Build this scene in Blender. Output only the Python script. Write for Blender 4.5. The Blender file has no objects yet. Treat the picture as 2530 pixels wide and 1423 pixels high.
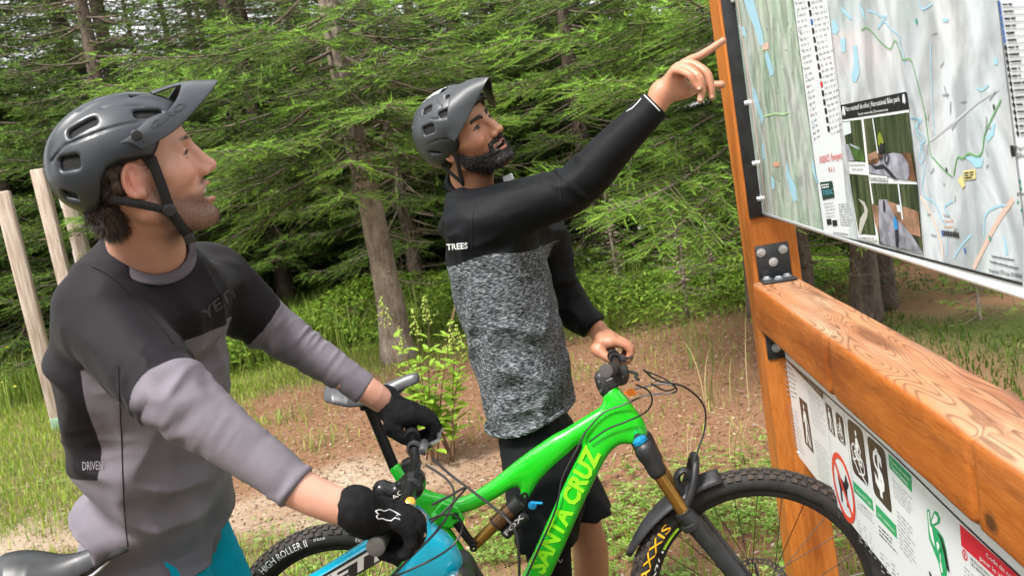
import bpy, bmesh, math, random
import numpy as np
from mathutils import Vector, Matrix, Euler

random.seed(7); RNG = np.random.default_rng(11)
SC = bpy.context.scene
COL = SC.collection

# ------------------------------------------------------------------ camera
IMG_W, IMG_H, FPX = 2530.0, 1423.0, 2200.0
ROLL = math.radians(9.8); PITCH = math.radians(8.176); EYE = 1.63
cam_d = bpy.data.cameras.new('camera')
cam = bpy.data.objects.new('camera', cam_d); COL.objects.link(cam)
cam_d.sensor_fit = 'HORIZONTAL'; cam_d.sensor_width = 36.0
cam_d.lens = 36.0 * FPX / IMG_W
cam_d.clip_start = 0.02; cam_d.clip_end = 400
cam_d.dof.use_dof = True; cam_d.dof.focus_distance = 2.15; cam_d.dof.aperture_fstop = 8.0
cam.location = (0, 0, EYE)
cam.matrix_world = (Matrix.Translation((0, 0, EYE)) @ Matrix.Rotation(math.radians(90) - PITCH, 4, 'X')
                    @ Matrix.Rotation(-ROLL, 4, 'Z'))
SC.camera = cam

# ------------------------------------------------------------------ light: bright overcast
SUN_EL, SUN_AZ = math.radians(55), math.radians(222)      # azimuth measured from +Y clockwise
wd = bpy.data.worlds.new('World'); SC.world = wd; wd.use_nodes = True
nt = wd.node_tree; nt.nodes.clear()
w_out = nt.nodes.new('ShaderNodeOutputWorld'); w_bg = nt.nodes.new('ShaderNodeBackground')
w_sky = nt.nodes.new('ShaderNodeTexSky'); w_sky.sky_type = 'NISHITA'; w_sky.sun_disc = False
w_sky.sun_elevation = SUN_EL; w_sky.sun_rotation = SUN_AZ
w_sky.air_density = 1.0; w_sky.dust_density = 4.0; w_sky.ozone_density = 1.0
w_hs = nt.nodes.new('ShaderNodeHueSaturation'); w_hs.inputs['Saturation'].default_value = 0.16
w_mx = nt.nodes.new('ShaderNodeMixRGB'); w_mx.inputs[0].default_value = 0.5
w_mx.inputs[2].default_value = (8.5, 8.6, 8.8, 1)
nt.links.new(w_sky.outputs[0], w_hs.inputs['Color']); nt.links.new(w_hs.outputs[0], w_mx.inputs[1])
nt.links.new(w_mx.outputs[0], w_bg.inputs['Color']); w_bg.inputs['Strength'].default_value = 0.085
nt.links.new(w_bg.outputs[0], w_out.inputs['Surface'])
sun_d = bpy.data.lights.new('sun', 'SUN'); sun_d.energy = 1.5; sun_d.angle = math.radians(11); sun_d.color = (1.0, 0.96, 0.9)
sun = bpy.data.objects.new('sun', sun_d); COL.objects.link(sun)
sdir = Vector((math.sin(SUN_AZ) * math.cos(SUN_EL), math.cos(SUN_AZ) * math.cos(SUN_EL), math.sin(SUN_EL)))
sun.rotation_euler = sdir.to_track_quat('Z', 'Y').to_euler(); sun.location = sdir * 30
SC.view_settings.view_transform = 'Standard'; SC.view_settings.look = 'None'
SC.view_settings.exposure = 1.88; SC.view_settings.gamma = 1.0; SC.view_settings.use_curve_mapping = False
SC.render.engine = 'CYCLES'
try:
    SC.cycles.use_denoising = True; SC.cycles.max_bounces = 6; SC.cycles.transparent_max_bounces = 6
    SC.cycles.diffuse_bounces = 3; SC.cycles.glossy_bounces = 3; SC.cycles.caustics_reflective = False; SC.cycles.caustics_refractive = False
    SC.cycles.sample_clamp_indirect = 4.0
except Exception:
    pass

# ------------------------------------------------------------------ where a photo point lies in the place
_c, _s, _cp, _sp = math.cos(ROLL), math.sin(ROLL), math.cos(PITCH), math.sin(PITCH)
def ray(px, py):
    du, dv = px - IMG_W / 2, py - IMG_H / 2
    u, v = _c * du - _s * dv, _s * du + _c * dv
    return np.array([u, FPX * _cp - v * _sp, -(v * _cp + FPX * _sp)]) / FPX
ORG = np.array([0, 0, EYE])
def at(px, py, depth): return ORG + ray(px, py) * depth
def on_plane(px, py, p0, n):
    r = ray(px, py); return ORG + r * (np.dot(np.asarray(p0) - ORG, n) / np.dot(r, n))
def on_ground(px, py): return on_plane(px, py, (0, 0, 0), np.array([0, 0, 1.0]))
def nrm(v): v = np.asarray(v, float); return v / np.linalg.norm(v)

# ------------------------------------------------------------------ object helpers
def set_parent(o, parent):
    if parent is not None:
        o.parent = parent; o.matrix_parent_inverse = parent.matrix_basis.inverted()
def thing(name, label, cat, loc=(0, 0, 0), group=None):
    o = bpy.data.objects.new(name, None); COL.objects.link(o); o.location = Vector(loc); o.empty_display_size = .05
    return tag(o, label, cat, group)
def tag(o, label=None, cat=None, group=None, kind=None):
    if label: o['label'] = label
    if cat: o['category'] = cat
    if group: o['group'] = group
    if kind: o['kind'] = kind
    return o
def link(name, me, parent=None, mat=None):
    o = bpy.data.objects.new(name, me); COL.objects.link(o)
    if mat is not None and not me.materials:
        me.materials.append(mat)
    set_parent(o, parent); return o
def mesh_data(name, v, f, smooth=True):
    me = bpy.data.meshes.new(name)
    v = np.asarray(v, np.float32)
    if isinstance(f, np.ndarray) and f.ndim == 2:
        k = f.shape[1]
        me.vertices.add(len(v)); me.vertices.foreach_set('co', v.ravel())
        me.loops.add(f.size); me.loops.foreach_set('vertex_index', f.astype(np.int32).ravel())
        me.polygons.add(len(f)); me.polygons.foreach_set('loop_start', np.arange(0, f.size, k, dtype=np.int32))
        me.update(calc_edges=True); me.validate()
    else:
        me.from_pydata([tuple(p) for p in v], [], [tuple(int(i) for i in q) for q in f]); me.update()
    me.polygons.foreach_set('use_smooth', [smooth] * len(me.polygons))
    return me
def mk(name, v, f, mat, parent=None, smooth=True):
    return link(name, mesh_data(name, v, f, smooth), parent, mat)
def vcol(o, name, arr):
    arr = np.asarray(arr, np.float32)
    a = o.data.color_attributes.new(name, 'FLOAT_COLOR', 'POINT')
    full = np.ones((len(o.data.vertices), 4), np.float32)
    full[:, :arr.shape[1]] = arr
    a.data.foreach_set('color', full.ravel())

class MB:
    """collects shapes of ONE part"""
    def __init__(s): s.v = []; s.f = []
    def add(s, v, f):
        b = len(s.v); s.v += [tuple(map(float, p)) for p in v]; s.f += [tuple(int(i) + b for i in q) for q in f]; return s
    def build(s, name, mat, parent=None, smooth=True, sharp=None):
        o = mk(name, s.v, s.f, mat, parent, smooth)
        if sharp: sharpen(o, sharp)
        return o
def sharpen(o, deg=35):
    bm = bmesh.new(); bm.from_mesh(o.data)
    for e in bm.edges:
        if len(e.link_faces) == 2 and e.calc_face_angle(0) > math.radians(deg): e.smooth = False
    bm.to_mesh(o.data); bm.free(); return o
def frames(path):
    path = np.asarray(path, float); n = len(path)
    t = np.zeros_like(path); t[1:-1] = path[2:] - path[:-2]; t[0] = path[1] - path[0]; t[-1] = path[-1] - path[-2]
    t /= np.linalg.norm(t, axis=1)[:, None] + 1e-12
    a = np.array([0, 0, 1.0]) if abs(t[0, 2]) < .9 else np.array([1.0, 0, 0])
    u = nrm(np.cross(t[0], a)); us = [u]
    for i in range(1, n):
        u = u - t[i] * np.dot(u, t[i]); u = nrm(u); us.append(u)
    us = np.array(us); return t, us, np.cross(t, us)
def tube(path, r, seg=10, cap=True, flat=None):
    """swept round tube; r scalar or list; flat: (dir, factor) squash"""
    path = np.asarray(path, float); n = len(path)
    r = np.full(n, r, float) if np.isscalar(r) else np.asarray(r, float)
    t, u, w = frames(path)
    a = np.linspace(0, 2 * np.pi, seg, endpoint=False)
    v = path[:, None, :] + r[:, None, None] * (np.cos(a)[None, :, None] * u[:, None, :] + np.sin(a)[None, :, None] * w[:, None, :])
    if flat is not None:
        d = nrm(flat[0]); off = v - path[:, None, :]; v = path[:, None, :] + off + (np.asarray(flat[1]) - 1) * (off @ d)[..., None] * d
    v = v.reshape(-1, 3)
    f = [(i * seg + j, i * seg + (j + 1) % seg, (i + 1) * seg + (j + 1) % seg, (i + 1) * seg + j) for i in range(n - 1) for j in range(seg)]
    if cap: f += [tuple(range(seg))[::-1], tuple((n - 1) * seg + j for j in range(seg))]
    return v, f
def bez(pts, n=24):
    """Catmull-Rom through points"""
    p = np.asarray(pts, float); p = np.vstack([2 * p[0] - p[1], p, 2 * p[-1] - p[-2]]); out = []
    m = len(p) - 3; per = max(2, n // m)
    for i in range(m):
        for k in range(per):
            t = k / per; a, b, c, d = p[i:i + 4]
            out.append(.5 * (2 * b + (c - a) * t + (2 * a - 5 * b + 4 * c - d) * t * t + (3 * b - a - 3 * c + d) * t ** 3))
    out.append(p[-2]); return np.array(out)
def boxv(c, ax, ay, az):
    """box by centre and three half vectors"""
    c, ax, ay, az = [np.asarray(q, float) for q in (c, ax, ay, az)]
    v = [c + i * ax + j * ay + k * az for i in (-1, 1) for j in (-1, 1) for k in (-1, 1)]
    return v, [(0, 1, 3, 2), (4, 6, 7, 5), (0, 4, 5, 1), (2, 3, 7, 6), (0, 2, 6, 4), (1, 5, 7, 3)]
def bevel(o, w, seg=2):
    bm = bmesh.new(); bm.from_mesh(o.data); bmesh.ops.recalc_face_normals(bm, faces=bm.faces)
    bmesh.ops.bevel(bm, geom=list(bm.edges), offset=w, segments=seg, profile=.5, affect='EDGES', clamp_overlap=True)
    bm.to_mesh(o.data); bm.free()
    for p in o.data.polygons: p.use_smooth = True
    return sharpen(o, 50)
def prism(poly, thick, org, ex, ey):
    """2D outline extruded +-thick/2 along ex x ey"""
    ex, ey = nrm(ex), nrm(ey); ez = np.cross(ex, ey); org = np.asarray(org, float); n = len(poly)
    v = [org + x * ex + y * ey + s * thick / 2 * ez for s in (-1, 1) for x, y in poly]
    f = [tuple(range(n))[::-1], tuple(range(n, 2 * n))] + [(i, (i + 1) % n, n + (i + 1) % n, n + i) for i in range(n)]
    return v, f
def lathe(prof, org, axis, seg=24, ref=None):
    """profile [(along, radius)] round an axis"""
    ax = nrm(axis); a = np.array([0, 0, 1.0]) if abs(ax[2]) < .9 else np.array([1.0, 0, 0])
    u = nrm(np.cross(ax, a)); w = np.cross(ax, u); org = np.asarray(org, float); v = []; f = []
    for (h, r) in prof:
        for j in range(seg):
            t = 2 * np.pi * j / seg; v.append(org + h * ax + r * (math.cos(t) * u + math.sin(t) * w))
    for i in range(len(prof) - 1):
        for j in range(seg): f.append((i * seg + j, i * seg + (j + 1) % seg, (i + 1) * seg + (j + 1) % seg, (i + 1) * seg + j))
    return v, f
def text_mesh(s, size=1.0, bold=0.0, shear=0.0, align='LEFT'):
    cu = bpy.data.curves.new('lettering', 'FONT'); cu.body = s; cu.size = size; cu.offset = bold; cu.shear = shear; cu.align_x = align; cu.resolution_u = 2
    o = bpy.data.objects.new('lettering', cu); COL.objects.link(o)
    dg = bpy.context.evaluated_depsgraph_get(); me = bpy.data.meshes.new_from_object(o.evaluated_get(dg))
    v = np.array([p.co[:] for p in me.vertices]) if len(me.vertices) else np.zeros((0, 3)); f = [tuple(p.vertices) for p in me.polygons]
    bpy.data.objects.remove(o); bpy.data.curves.remove(cu); bpy.data.meshes.remove(me)
    return v, f

# ------------------------------------------------------------------ signed-distance modelling (one continuous surface)
def smin(a, b, k): 
    h = np.maximum(k - np.abs(a - b), 0) / k; return np.minimum(a, b) - h * h * k * .25
def smax(a, b, k): return -smin(-a, -b, k)
def s_ell(p, c, r, R=None):
    q = p - np.asarray(c, np.float32)
    if R is not None: q = q @ np.asarray(R, np.float32)
    r = np.asarray(r, np.float32); k0 = np.linalg.norm(q / r, axis=-1); k1 = np.linalg.norm(q / (r * r), axis=-1)
    return k0 * (k0 - 1) / np.maximum(k1, 1e-9)
def s_cone(p, a, b, ra, rb):
    a = np.asarray(a, np.float32); b = np.asarray(b, np.float32); ab = b - a; L2 = float(ab @ ab)
    t = np.clip(((p - a) @ ab) / L2, 0, 1)
    return np.linalg.norm(p - a - t[..., None] * ab, axis=-1) - (ra + (rb - ra) * t)
def s_box(p, c, h, R=None, r=0.0):
    q = p - np.asarray(c, np.float32)
    if R is not None: q = q @ np.asarray(R, np.float32)
    q = np.abs(q) - (np.asarray(h, np.float32) - r)
    return np.linalg.norm(np.maximum(q, 0), axis=-1) + np.minimum(q.max(-1), 0) - r
def relax_once(v, f):
    src = np.concatenate([f[:, [0, 1, 2, 3]].ravel(), f[:, [1, 2, 3, 0]].ravel()]); dst = np.concatenate([f[:, [1, 2, 3, 0]].ravel(), f[:, [0, 1, 2, 3]].ravel()])
    cn = np.maximum(np.bincount(dst, minlength=len(v)), 1); return np.stack([np.bincount(dst, v[src, k], len(v)) / cn for k in range(3)], 1)
def surf_net(fn, lo, hi, h, coarse=4, relax=0):
    lo = np.asarray(lo, float); hi = np.asarray(hi, float)
    nb = np.ceil((hi - lo) / (h * coarse)).astype(int); n = nb * coarse + 1
    cax = [lo[i] + np.arange(nb[i] + 1) * h * coarse for i in range(3)]
    cg = np.stack(np.meshgrid(*cax, indexing='ij'), -1).astype(np.float32)
    cd = fn(cg.reshape(-1, 3)).reshape(nb + 1)
    near = np.abs(cd) < h * coarse * 1.25
    blk = np.zeros(nb, bool)
    for i in (0, 1):
        for j in (0, 1):
            for k in (0, 1):
                blk |= near[i:nb[0] + i, j:nb[1] + j, k:nb[2] + k]
    fld = np.repeat(np.repeat(np.repeat(cd, coarse, 0), coarse, 1), coarse, 2)[:n[0], :n[1], :n[2]].astype(np.float32)
    act = np.zeros(n, bool)
    bb = np.argwhere(blk)
    o = np.stack(np.meshgrid(*[np.arange(coarse + 1)] * 3, indexing='ij'), -1).reshape(-1, 3)
    idx = (bb[:, None, :] * coarse + o[None]).reshape(-1, 3); act[idx[:, 0], idx[:, 1], idx[:, 2]] = True
    ii = np.argwhere(act); pts = (lo + ii * h).astype(np.float32)
    dv = np.concatenate([fn(pts[i:i + 200000]) for i in range(0, len(pts), 200000)])
    fld[ii[:, 0], ii[:, 1], ii[:, 2]] = dv
    s = fld < 0
    corners = [(i, j, k) for i in (0, 1) for j in (0, 1) for k in (0, 1)]
    def cut(a, c): return a[c[0]:n[0] - 1 + c[0], c[1]:n[1] - 1 + c[1], c[2]:n[2] - 1 + c[2]]
    cnt = sum(cut(s, c).astype(np.int8) for c in corners); cell = (cnt > 0) & (cnt < 8)
    cid = np.full(n - 1, -1, np.int64); ci = np.argwhere(cell); cid[ci[:, 0], ci[:, 1], ci[:, 2]] = np.arange(len(ci))
    acc = np.zeros((len(ci), 3)); num = np.zeros(len(ci))
    def val(c): return fld[ci[:, 0] + c[0], ci[:, 1] + c[1], ci[:, 2] + c[2]]
    for a in corners:
        for ax in range(3):
            if a[ax] == 0:
                b = list(a); b[ax] = 1; va, vb = val(a), val(b); m = (va < 0) != (vb < 0)
                t = np.where(m, va / np.where(np.abs(va - vb) < 1e-12, 1, va - vb), 0)
                q = np.array(a, float)[None] + t[:, None] * (np.array(b) - np.array(a))[None]
                acc += q * m[:, None]; num += m
    v = lo + (ci + acc / num[:, None]) * h
    faces = []
    for ax in range(3):
        b, c = (ax + 1) % 3, (ax + 2) % 3
        sl0 = [slice(1, n[i] - 1) for i in range(3)]; sl0[ax] = slice(0, n[ax] - 1)
        sl1 = list(sl0); sl1[ax] = slice(1, n[ax])
        s0, s1 = s[tuple(sl0)], s[tuple(sl1)]; e = np.argwhere(s0 != s1)
        flip = s0[e[:, 0], e[:, 1], e[:, 2]]
        g = e.copy(); g[:, b] += 1; g[:, c] += 1
        def C(db, dc):
            q = g.copy(); q[:, b] += db; q[:, c] += dc; return cid[q[:, 0], q[:, 1], q[:, 2]]
        qd = np.stack([C(-1, -1), C(0, -1), C(0, 0), C(-1, 0)], 1)
        qd[~flip] = qd[~flip][:, ::-1]; faces.append(qd[(qd >= 0).all(1)])
    f = np.concatenate(faces)
    for it in range(1, 3):           # settle the vertices on the surface
        if it == 2:               # relax once, then settle again
            v = v * .45 + .55 * relax_once(v, f)
        p = v.astype(np.float32); e = h * .5; d0 = fn(p)
        g = np.stack([fn(p + np.array(dd, np.float32)) - d0 for dd in ((e, 0, 0), (0, e, 0), (0, 0, e))], 1) / e
        g2 = (g * g).sum(1) + 1e-6; step = -(d0 / g2)[:, None] * g
        ln = np.linalg.norm(step, axis=1)[:, None]; step *= np.minimum(1, .6 * h / np.maximum(ln, 1e-9)); v = v + step
    for _ in range(relax): v = v * .4 + .6 * relax_once(v, f)
    return v, f
_NT = np.random.default_rng(5).uniform(-1, 1, 64 ** 3).astype(np.float32)
def vnoise(p, scale, seed=0):
    """smooth value noise in -1..1"""
    q = np.asarray(p, np.float32) * np.float32(scale) + np.float32(seed * 17.31 + 1000); i = np.floor(q).astype(np.int32); t = q - i; t = t * t * (3 - 2 * t); i &= 63; j = (i + 1) & 63
    x0, x1 = i[..., 0] << 12, j[..., 0] << 12; y0, y1 = i[..., 1] << 6, j[..., 1] << 6; z0, z1 = i[..., 2], j[..., 2]; tx, ty, tz = t[..., 0], t[..., 1], t[..., 2]
    def ln(x): 
        a = _NT[x + y0 + z0]; b = _NT[x + y0 + z1]; c = _NT[x + y1 + z0]; d = _NT[x + y1 + z1]
        a = a + (b - a) * tz; c = c + (d - c) * tz; return a + (c - a) * ty
    a, b = ln(x0), ln(x1); return a + (b - a) * tx

# ------------------------------------------------------------------ materials
def mat(name, col, rough=.6, metal=0, var=0.0, vscale=20, bump=0.0, bscale=200, coat=0, spec=None, sss=0, sheen=0, stretch=None, col2=None, emis=None):
    m = bpy.data.materials.new(name); m.use_nodes = True; N = m.node_tree.nodes; L = m.node_tree.links
    b = N['Principled BSDF']; b.inputs['Roughness'].default_value = rough; b.inputs['Metallic'].default_value = metal
    b.inputs['Base Color'].default_value = (*col, 1)
    if coat: b.inputs['Coat Weight'].default_value = coat; b.inputs['Coat Roughness'].default_value = .06
    if spec is not None: b.inputs['Specular IOR Level'].default_value = spec
    if sheen: b.inputs['Sheen Weight'].default_value = sheen
    if sss:
        b.inputs['Subsurface Weight'].default_value = sss; b.inputs['Subsurface Radius'].default_value = (.012, .004, .002); b.inputs['Subsurface Scale'].default_value = 1.0
    if var or bump or col2:
        tc = N.new('ShaderNodeTexCoord'); mp = N.new('ShaderNodeMapping'); L.new(tc.outputs['Object'], mp.inputs[0])
        if stretch: mp.inputs['Scale'].default_value = stretch
    if var or col2:
        n = N.new('ShaderNodeTexNoise'); n.inputs['Scale'].default_value = vscale; n.inputs['Detail'].default_value = 6; L.new(mp.outputs[0], n.inputs[0])
        r = N.new('ShaderNodeValToRGB'); L.new(n.outputs[0], r.inputs[0])
        c2 = col2 if col2 else tuple(min(1, x * (1 + var)) for x in col); c1 = col if col2 else tuple(x * (1 - var) for x in col)
        r.color_ramp.elements[0].color = (*c1, 1); r.color_ramp.elements[1].color = (*c2, 1)
        r.color_ramp.elements[0].position = .32; r.color_ramp.elements[1].position = .68
        L.new(r.outputs[0], b.inputs['Base Color'])
    if bump:
        n2 = N.new('ShaderNodeTexNoise'); n2.inputs['Scale'].default_value = bscale; n2.inputs['Detail'].default_value = 4; L.new(mp.outputs[0], n2.inputs[0])
        bp = N.new('ShaderNodeBump'); bp.inputs['Strength'].default_value = bump; bp.inputs['Distance'].default_value = .004
        L.new(n2.outputs[0], bp.inputs['Height']); L.new(bp.outputs[0], b.inputs['Normal'])
    return m
def hexc(h):
    h = h.lstrip('#'); c = [int(h[i:i + 2], 16) / 255 for i in (0, 2, 4)]
    return tuple(x / 12.92 if x <= .04045 else ((x + .055) / 1.055) ** 2.4 for x in c)
BLACK = mat('black_plastic', (.018, .018, .02), .45, var=.3, vscale=30)
BLACKM = mat('black_anodised', (.015, .015, .017), .3, .6, var=.3, vscale=40)
RUBBER = mat('rubber', (.022, .021, .02), .75, var=.35, vscale=40, bump=.2, bscale=300)
STEEL = mat('bright_steel', (.55, .56, .58), .28, 1.0, var=.15, vscale=60)
ZINC = mat('zinc_bolt', (.55, .58, .6), .4, .8, var=.2, vscale=50)
WHITE = mat('white_print', (.78, .8, .8), .5)
def attr_mat(name, attr, rough=.6, spec=.3, trans=0.0, sss=0):
    m = bpy.data.materials.new(name); m.use_nodes = True; N = m.node_tree.nodes; L = m.node_tree.links; B = N['Principled BSDF']
    a = N.new('ShaderNodeAttribute'); a.attribute_name = attr; L.new(a.outputs['Color'], B.inputs['Base Color'])
    B.inputs['Roughness'].default_value = rough; B.inputs['Specular IOR Level'].default_value = spec
    if trans:
        T = N.new('ShaderNodeBsdfTranslucent'); L.new(a.outputs['Color'], T.inputs['Color']); X = N.new('ShaderNodeMixShader'); X.inputs[0].default_value = trans
        L.new(B.outputs[0], X.inputs[1]); L.new(T.outputs[0], X.inputs[2]); L.new(X.outputs[0], N['Material Output'].inputs[0])
    return m
# ================================================================== THE SETTING
def smooth01(x, a, b): t = np.clip((x - a) / (b - a), 0, 1); return t * t * (3 - 2 * t)
def xy3(x, y): return np.stack([x, y, 0 * x], -1)
def path_mask(x, y):                      # bare sandy path, 0..1
    c = 4.85 + .12 * np.sin(x * 1.3) + .05 * (x + 1.5) * 0
    m = 1 - smooth01(np.abs(y - c + .25 * vnoise(xy3(x, y), 1.7, 3)), .12, .5)
    return m * (1 - smooth01(x, -.9, .3)) * (.75 + .4 * vnoise(xy3(x, y), 2.6, 13))
def litter_mask(x, y):                    # rusty needle litter
    a = (1 - smooth01(np.abs(y - 6.0), 1.2, 2.1)) * smooth01(x, -3.2, -1.8) * (1 - smooth01(x, 1.7, 2.4))
    b = (1 - smooth01(np.hypot(x - .8, y - 5.0), 1.5, 2.4))
    c = (1 - smooth01(np.hypot((x - 3.9) * .7, y - 7.4), 1.0, 1.7))
    m = np.maximum(np.maximum(a, b), c * .9)
    return np.clip(m + .35 * vnoise(xy3(x, y), 1.3, 5) * m, 0, 1)
def moss_mask(x, y): return np.maximum(smooth01(x, 1.7, 2.4) * smooth01(y, 3, 4), smooth01(y, 8.2, 9.5))
def grass_mask(x, y):
    n = .5 + .5 * vnoise(xy3(x, y), 1.1, 8); n2 = .5 + .5 * vnoise(xy3(x, y), 3.1, 9)
    g = np.clip(1.1 - path_mask(x, y) * 1.2 - litter_mask(x, y) * 1.05, 0, 1)
    near = (1 - smooth01(np.abs(y - 3.0), .5, 1.0))
    g = np.maximum(g, near * .6)
    return np.clip(g * (.55 + .7 * n) * (.6 + .6 * n2), 0, 1)
def gheight(x, y):
    far = smooth01(np.hypot(x, y), 9, 30)
    return .02 * vnoise(xy3(x, y), .9, 2) + .008 * vnoise(xy3(x, y), 4, 4) - .01 + far * .5 * vnoise(xy3(x, y), .08, 6)
def ground():
    a = np.concatenate([-np.geomspace(120, 7, 26)[:-1], np.linspace(-7, 7, 176), np.geomspace(7, 120, 26)[1:]])
    b = np.concatenate([-np.geomspace(100, 1, 10)[:-1], np.linspace(-1, 14, 190), np.geomspace(14, 200, 26)[1:]])
    X, Y = np.meshgrid(a, b, indexing='ij'); Z = gheight(X, Y)
    v = np.stack([X, Y, Z], -1).reshape(-1, 3); m, n = X.shape
    i, j = np.meshgrid(np.arange(m - 1), np.arange(n - 1), indexing='ij'); q = (i * n + j).ravel()
    f = np.stack([q, q + n, q + n + 1, q + 1], 1)
    M = bpy.data.materials.new('ground'); M.use_nodes = True; N = M.node_tree.nodes; L = M.node_tree.links; B = N['Principled BSDF']
    B.inputs['Roughness'].default_value = .95; B.inputs['Specular IOR Level'].default_value = .15
    at_ = N.new('ShaderNodeAttribute'); at_.attribute_name = 'zone'; sep = N.new('ShaderNodeSeparateColor'); L.new(at_.outputs['Color'], sep.inputs[0])
    tc = N.new('ShaderNodeTexCoord')
    def noise(sc, d=8, ro=.6):
        t = N.new('ShaderNodeTexNoise'); t.inputs['Scale'].default_value = sc; t.inputs['Detail'].default_value = d; t.inputs['Roughness'].default_value = ro; L.new(tc.outputs['Object'], t.inputs[0]); return t
    def ramp(src, els):
        r = N.new('ShaderNodeValToRGB'); L.new(src, r.inputs[0]); e = r.color_ramp.elements
        e[0].position, e[0].color = els[0][0], (*els[0][1], 1); e[1].position, e[1].color = els[-1][0], (*els[-1][1], 1)
        for p, c in els[1:-1]: k = e.new(p); k.color = (*c, 1)
        return r
    def mix(f_, a_, b_):
        k = N.new('ShaderNodeMixRGB'); L.new(f_, k.inputs[0]); L.new(a_, k.inputs[1]); L.new(b_, k.inputs[2]); return k
    n1 = noise(26, 10, .75); n2 = noise(110, 6, .7); n3 = noise(2.2, 6)
    soil = ramp(n1.outputs[0], [(.3, (.11, .085, .045)), (.5, (.20, .155, .08)), (.7, (.30, .24, .14))])
    sand = ramp(n1.outputs[0], [(.3, (.36, .265, .185)), (.52, (.50, .39, .285)), (.72, (.62, .52, .42))])
    lit = ramp(n2.outputs[0], [(.3, (.11, .056, .032)), (.5, (.26, .135, .075)), (.7, (.40, .245, .15))])
    moss = ramp(n1.outputs[0], [(.35, (.022, .032, .008)), (.5, (.055, .075, .014)), (.68, (.11, .095, .035))])
    c = mix(sep.outputs[1], soil.outputs[0], lit.outputs[0]); c = mix(sep.outputs[0], c.outputs[0], sand.outputs[0]); c = mix(sep.outputs[2], c.outputs[0], moss.outputs[0])
    L.new(c.outputs[0], B.inputs['Base Color'])
    bp = N.new('ShaderNodeBump'); bp.inputs['Strength'].default_value = .8; bp.inputs['Distance'].default_value = .02; L.new(n2.outputs[0], bp.inputs['Height']); L.new(bp.outputs[0], B.inputs['Normal'])
    o = mk('ground', v, f, M); tag(o, 'uneven ground of needle litter, sandy path and thin grass', kind='structure')
    x, y = v[:, 0], v[:, 1]
    lm = litter_mask(x, y); mm = moss_mask(x, y) * (1 - lm)
    vcol(o, 'zone', np.stack([path_mask(x, y), np.clip(lm * 1.15, 0, 1), mm], 1))
ground()

GRASS = attr_mat('grass_blade', 'tint', .6, .25, .35)
NEEDLE = attr_mat('spruce_needle', 'tint', .6, .22, .08)
LEAF = attr_mat('soft_leaf', 'tint', .5, .35, .35)

def blades(n, xr, yr, dens, h0, h1, w, cols, name, label, cat='grass', bend=.5, droop=0):
    x = RNG.uniform(*xr, n); y = RNG.uniform(*yr, n); k = RNG.random(n) < dens(x, y); x, y = x[k], y[k]; n = len(x)
    z = gheight(x, y); h = RNG.uniform(h0, h1, n); a = RNG.uniform(0, 2 * np.pi, n); b = RNG.uniform(.1, 1, n) * bend * h
    d = np.stack([np.cos(a), np.sin(a), 0 * a], 1); s = np.stack([-np.sin(a), np.cos(a), 0 * a], 1) * (w * RNG.uniform(.6, 1.3, n))[:, None]
    p0 = np.stack([x, y, z - .005], 1); p1 = p0 + d * (b * .3)[:, None] + np.array([0, 0, 1]) * (h * .55)[:, None]; p2 = p0 + d * b[:, None] + np.array([0, 0, 1]) * (h * (1 - droop * RNG.random(n)))[:, None]
    v = np.stack([p0 - s, p0 + s, p1 + s * .8, p1 - s * .8, p2], 1).reshape(-1, 3); i = np.arange(n)[:, None] * 5
    f = np.concatenate([i + np.array([[0, 1, 2]]), i + np.array([[0, 2, 3]]), i + np.array([[3, 2, 4]])])
    o = mk(name, v, f, GRASS, smooth=False)
    c = np.asarray(cols, float)[RNG.integers(0, len(cols), n)] * RNG.uniform(.7, 1.3, n)[:, None]
    vcol(o, 'tint', np.repeat(c, 5, 0)); tag(o, label, cat, kind='stuff'); return o
GC = [(.19, .31, .03), (.26, .39, .04), (.32, .42, .055), (.14, .25, .025), (.42, .42, .12), (.33, .37, .07)]
DRY = [(.42, .33, .16), (.36, .27, .12), (.30, .28, .10), (.20, .22, .06)]
blades(150000, (-6.5, 2.2), (2.2, 9), lambda x, y: np.clip(grass_mask(x, y) ** 1.3 * (1 + .8 * (x < -2.2)), 0, 1), .02, .085, .0032, GC, 'short_grass', 'short patchy green and straw grass over the dirt')
blades(30000, (-6.5, 3), (2.4, 9), lambda x, y: np.clip(litter_mask(x, y), 0, 1) * .5, .012, .04, .0022, DRY, 'dry_grass', 'dry straw blades lying on the needle litter', bend=1.6, droop=.5)
blades(56000, (-14, 3), (8.4, 17), lambda x, y: smooth01(y, 8.2, 9.6) * (.45 + .55 * (x < -2.0)), .15, .55, .0065, [(.16, .25, .03), (.22, .30, .05), (.12, .2, .025), (.26, .30, .07)], 'tall_meadow_grass', 'tall bright meadow grass at the forest edge')
blades(30000, (2.0, 7), (4, 12), lambda x, y: smooth01(vnoise(xy3(x, y), 1.2, 36), -.5, .3), .015, .07, .006, [(.05, .095, .012), (.075, .125, .016), (.10, .14, .022)], 'moss_grass', 'low dark mossy growth on the forest floor')
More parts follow.
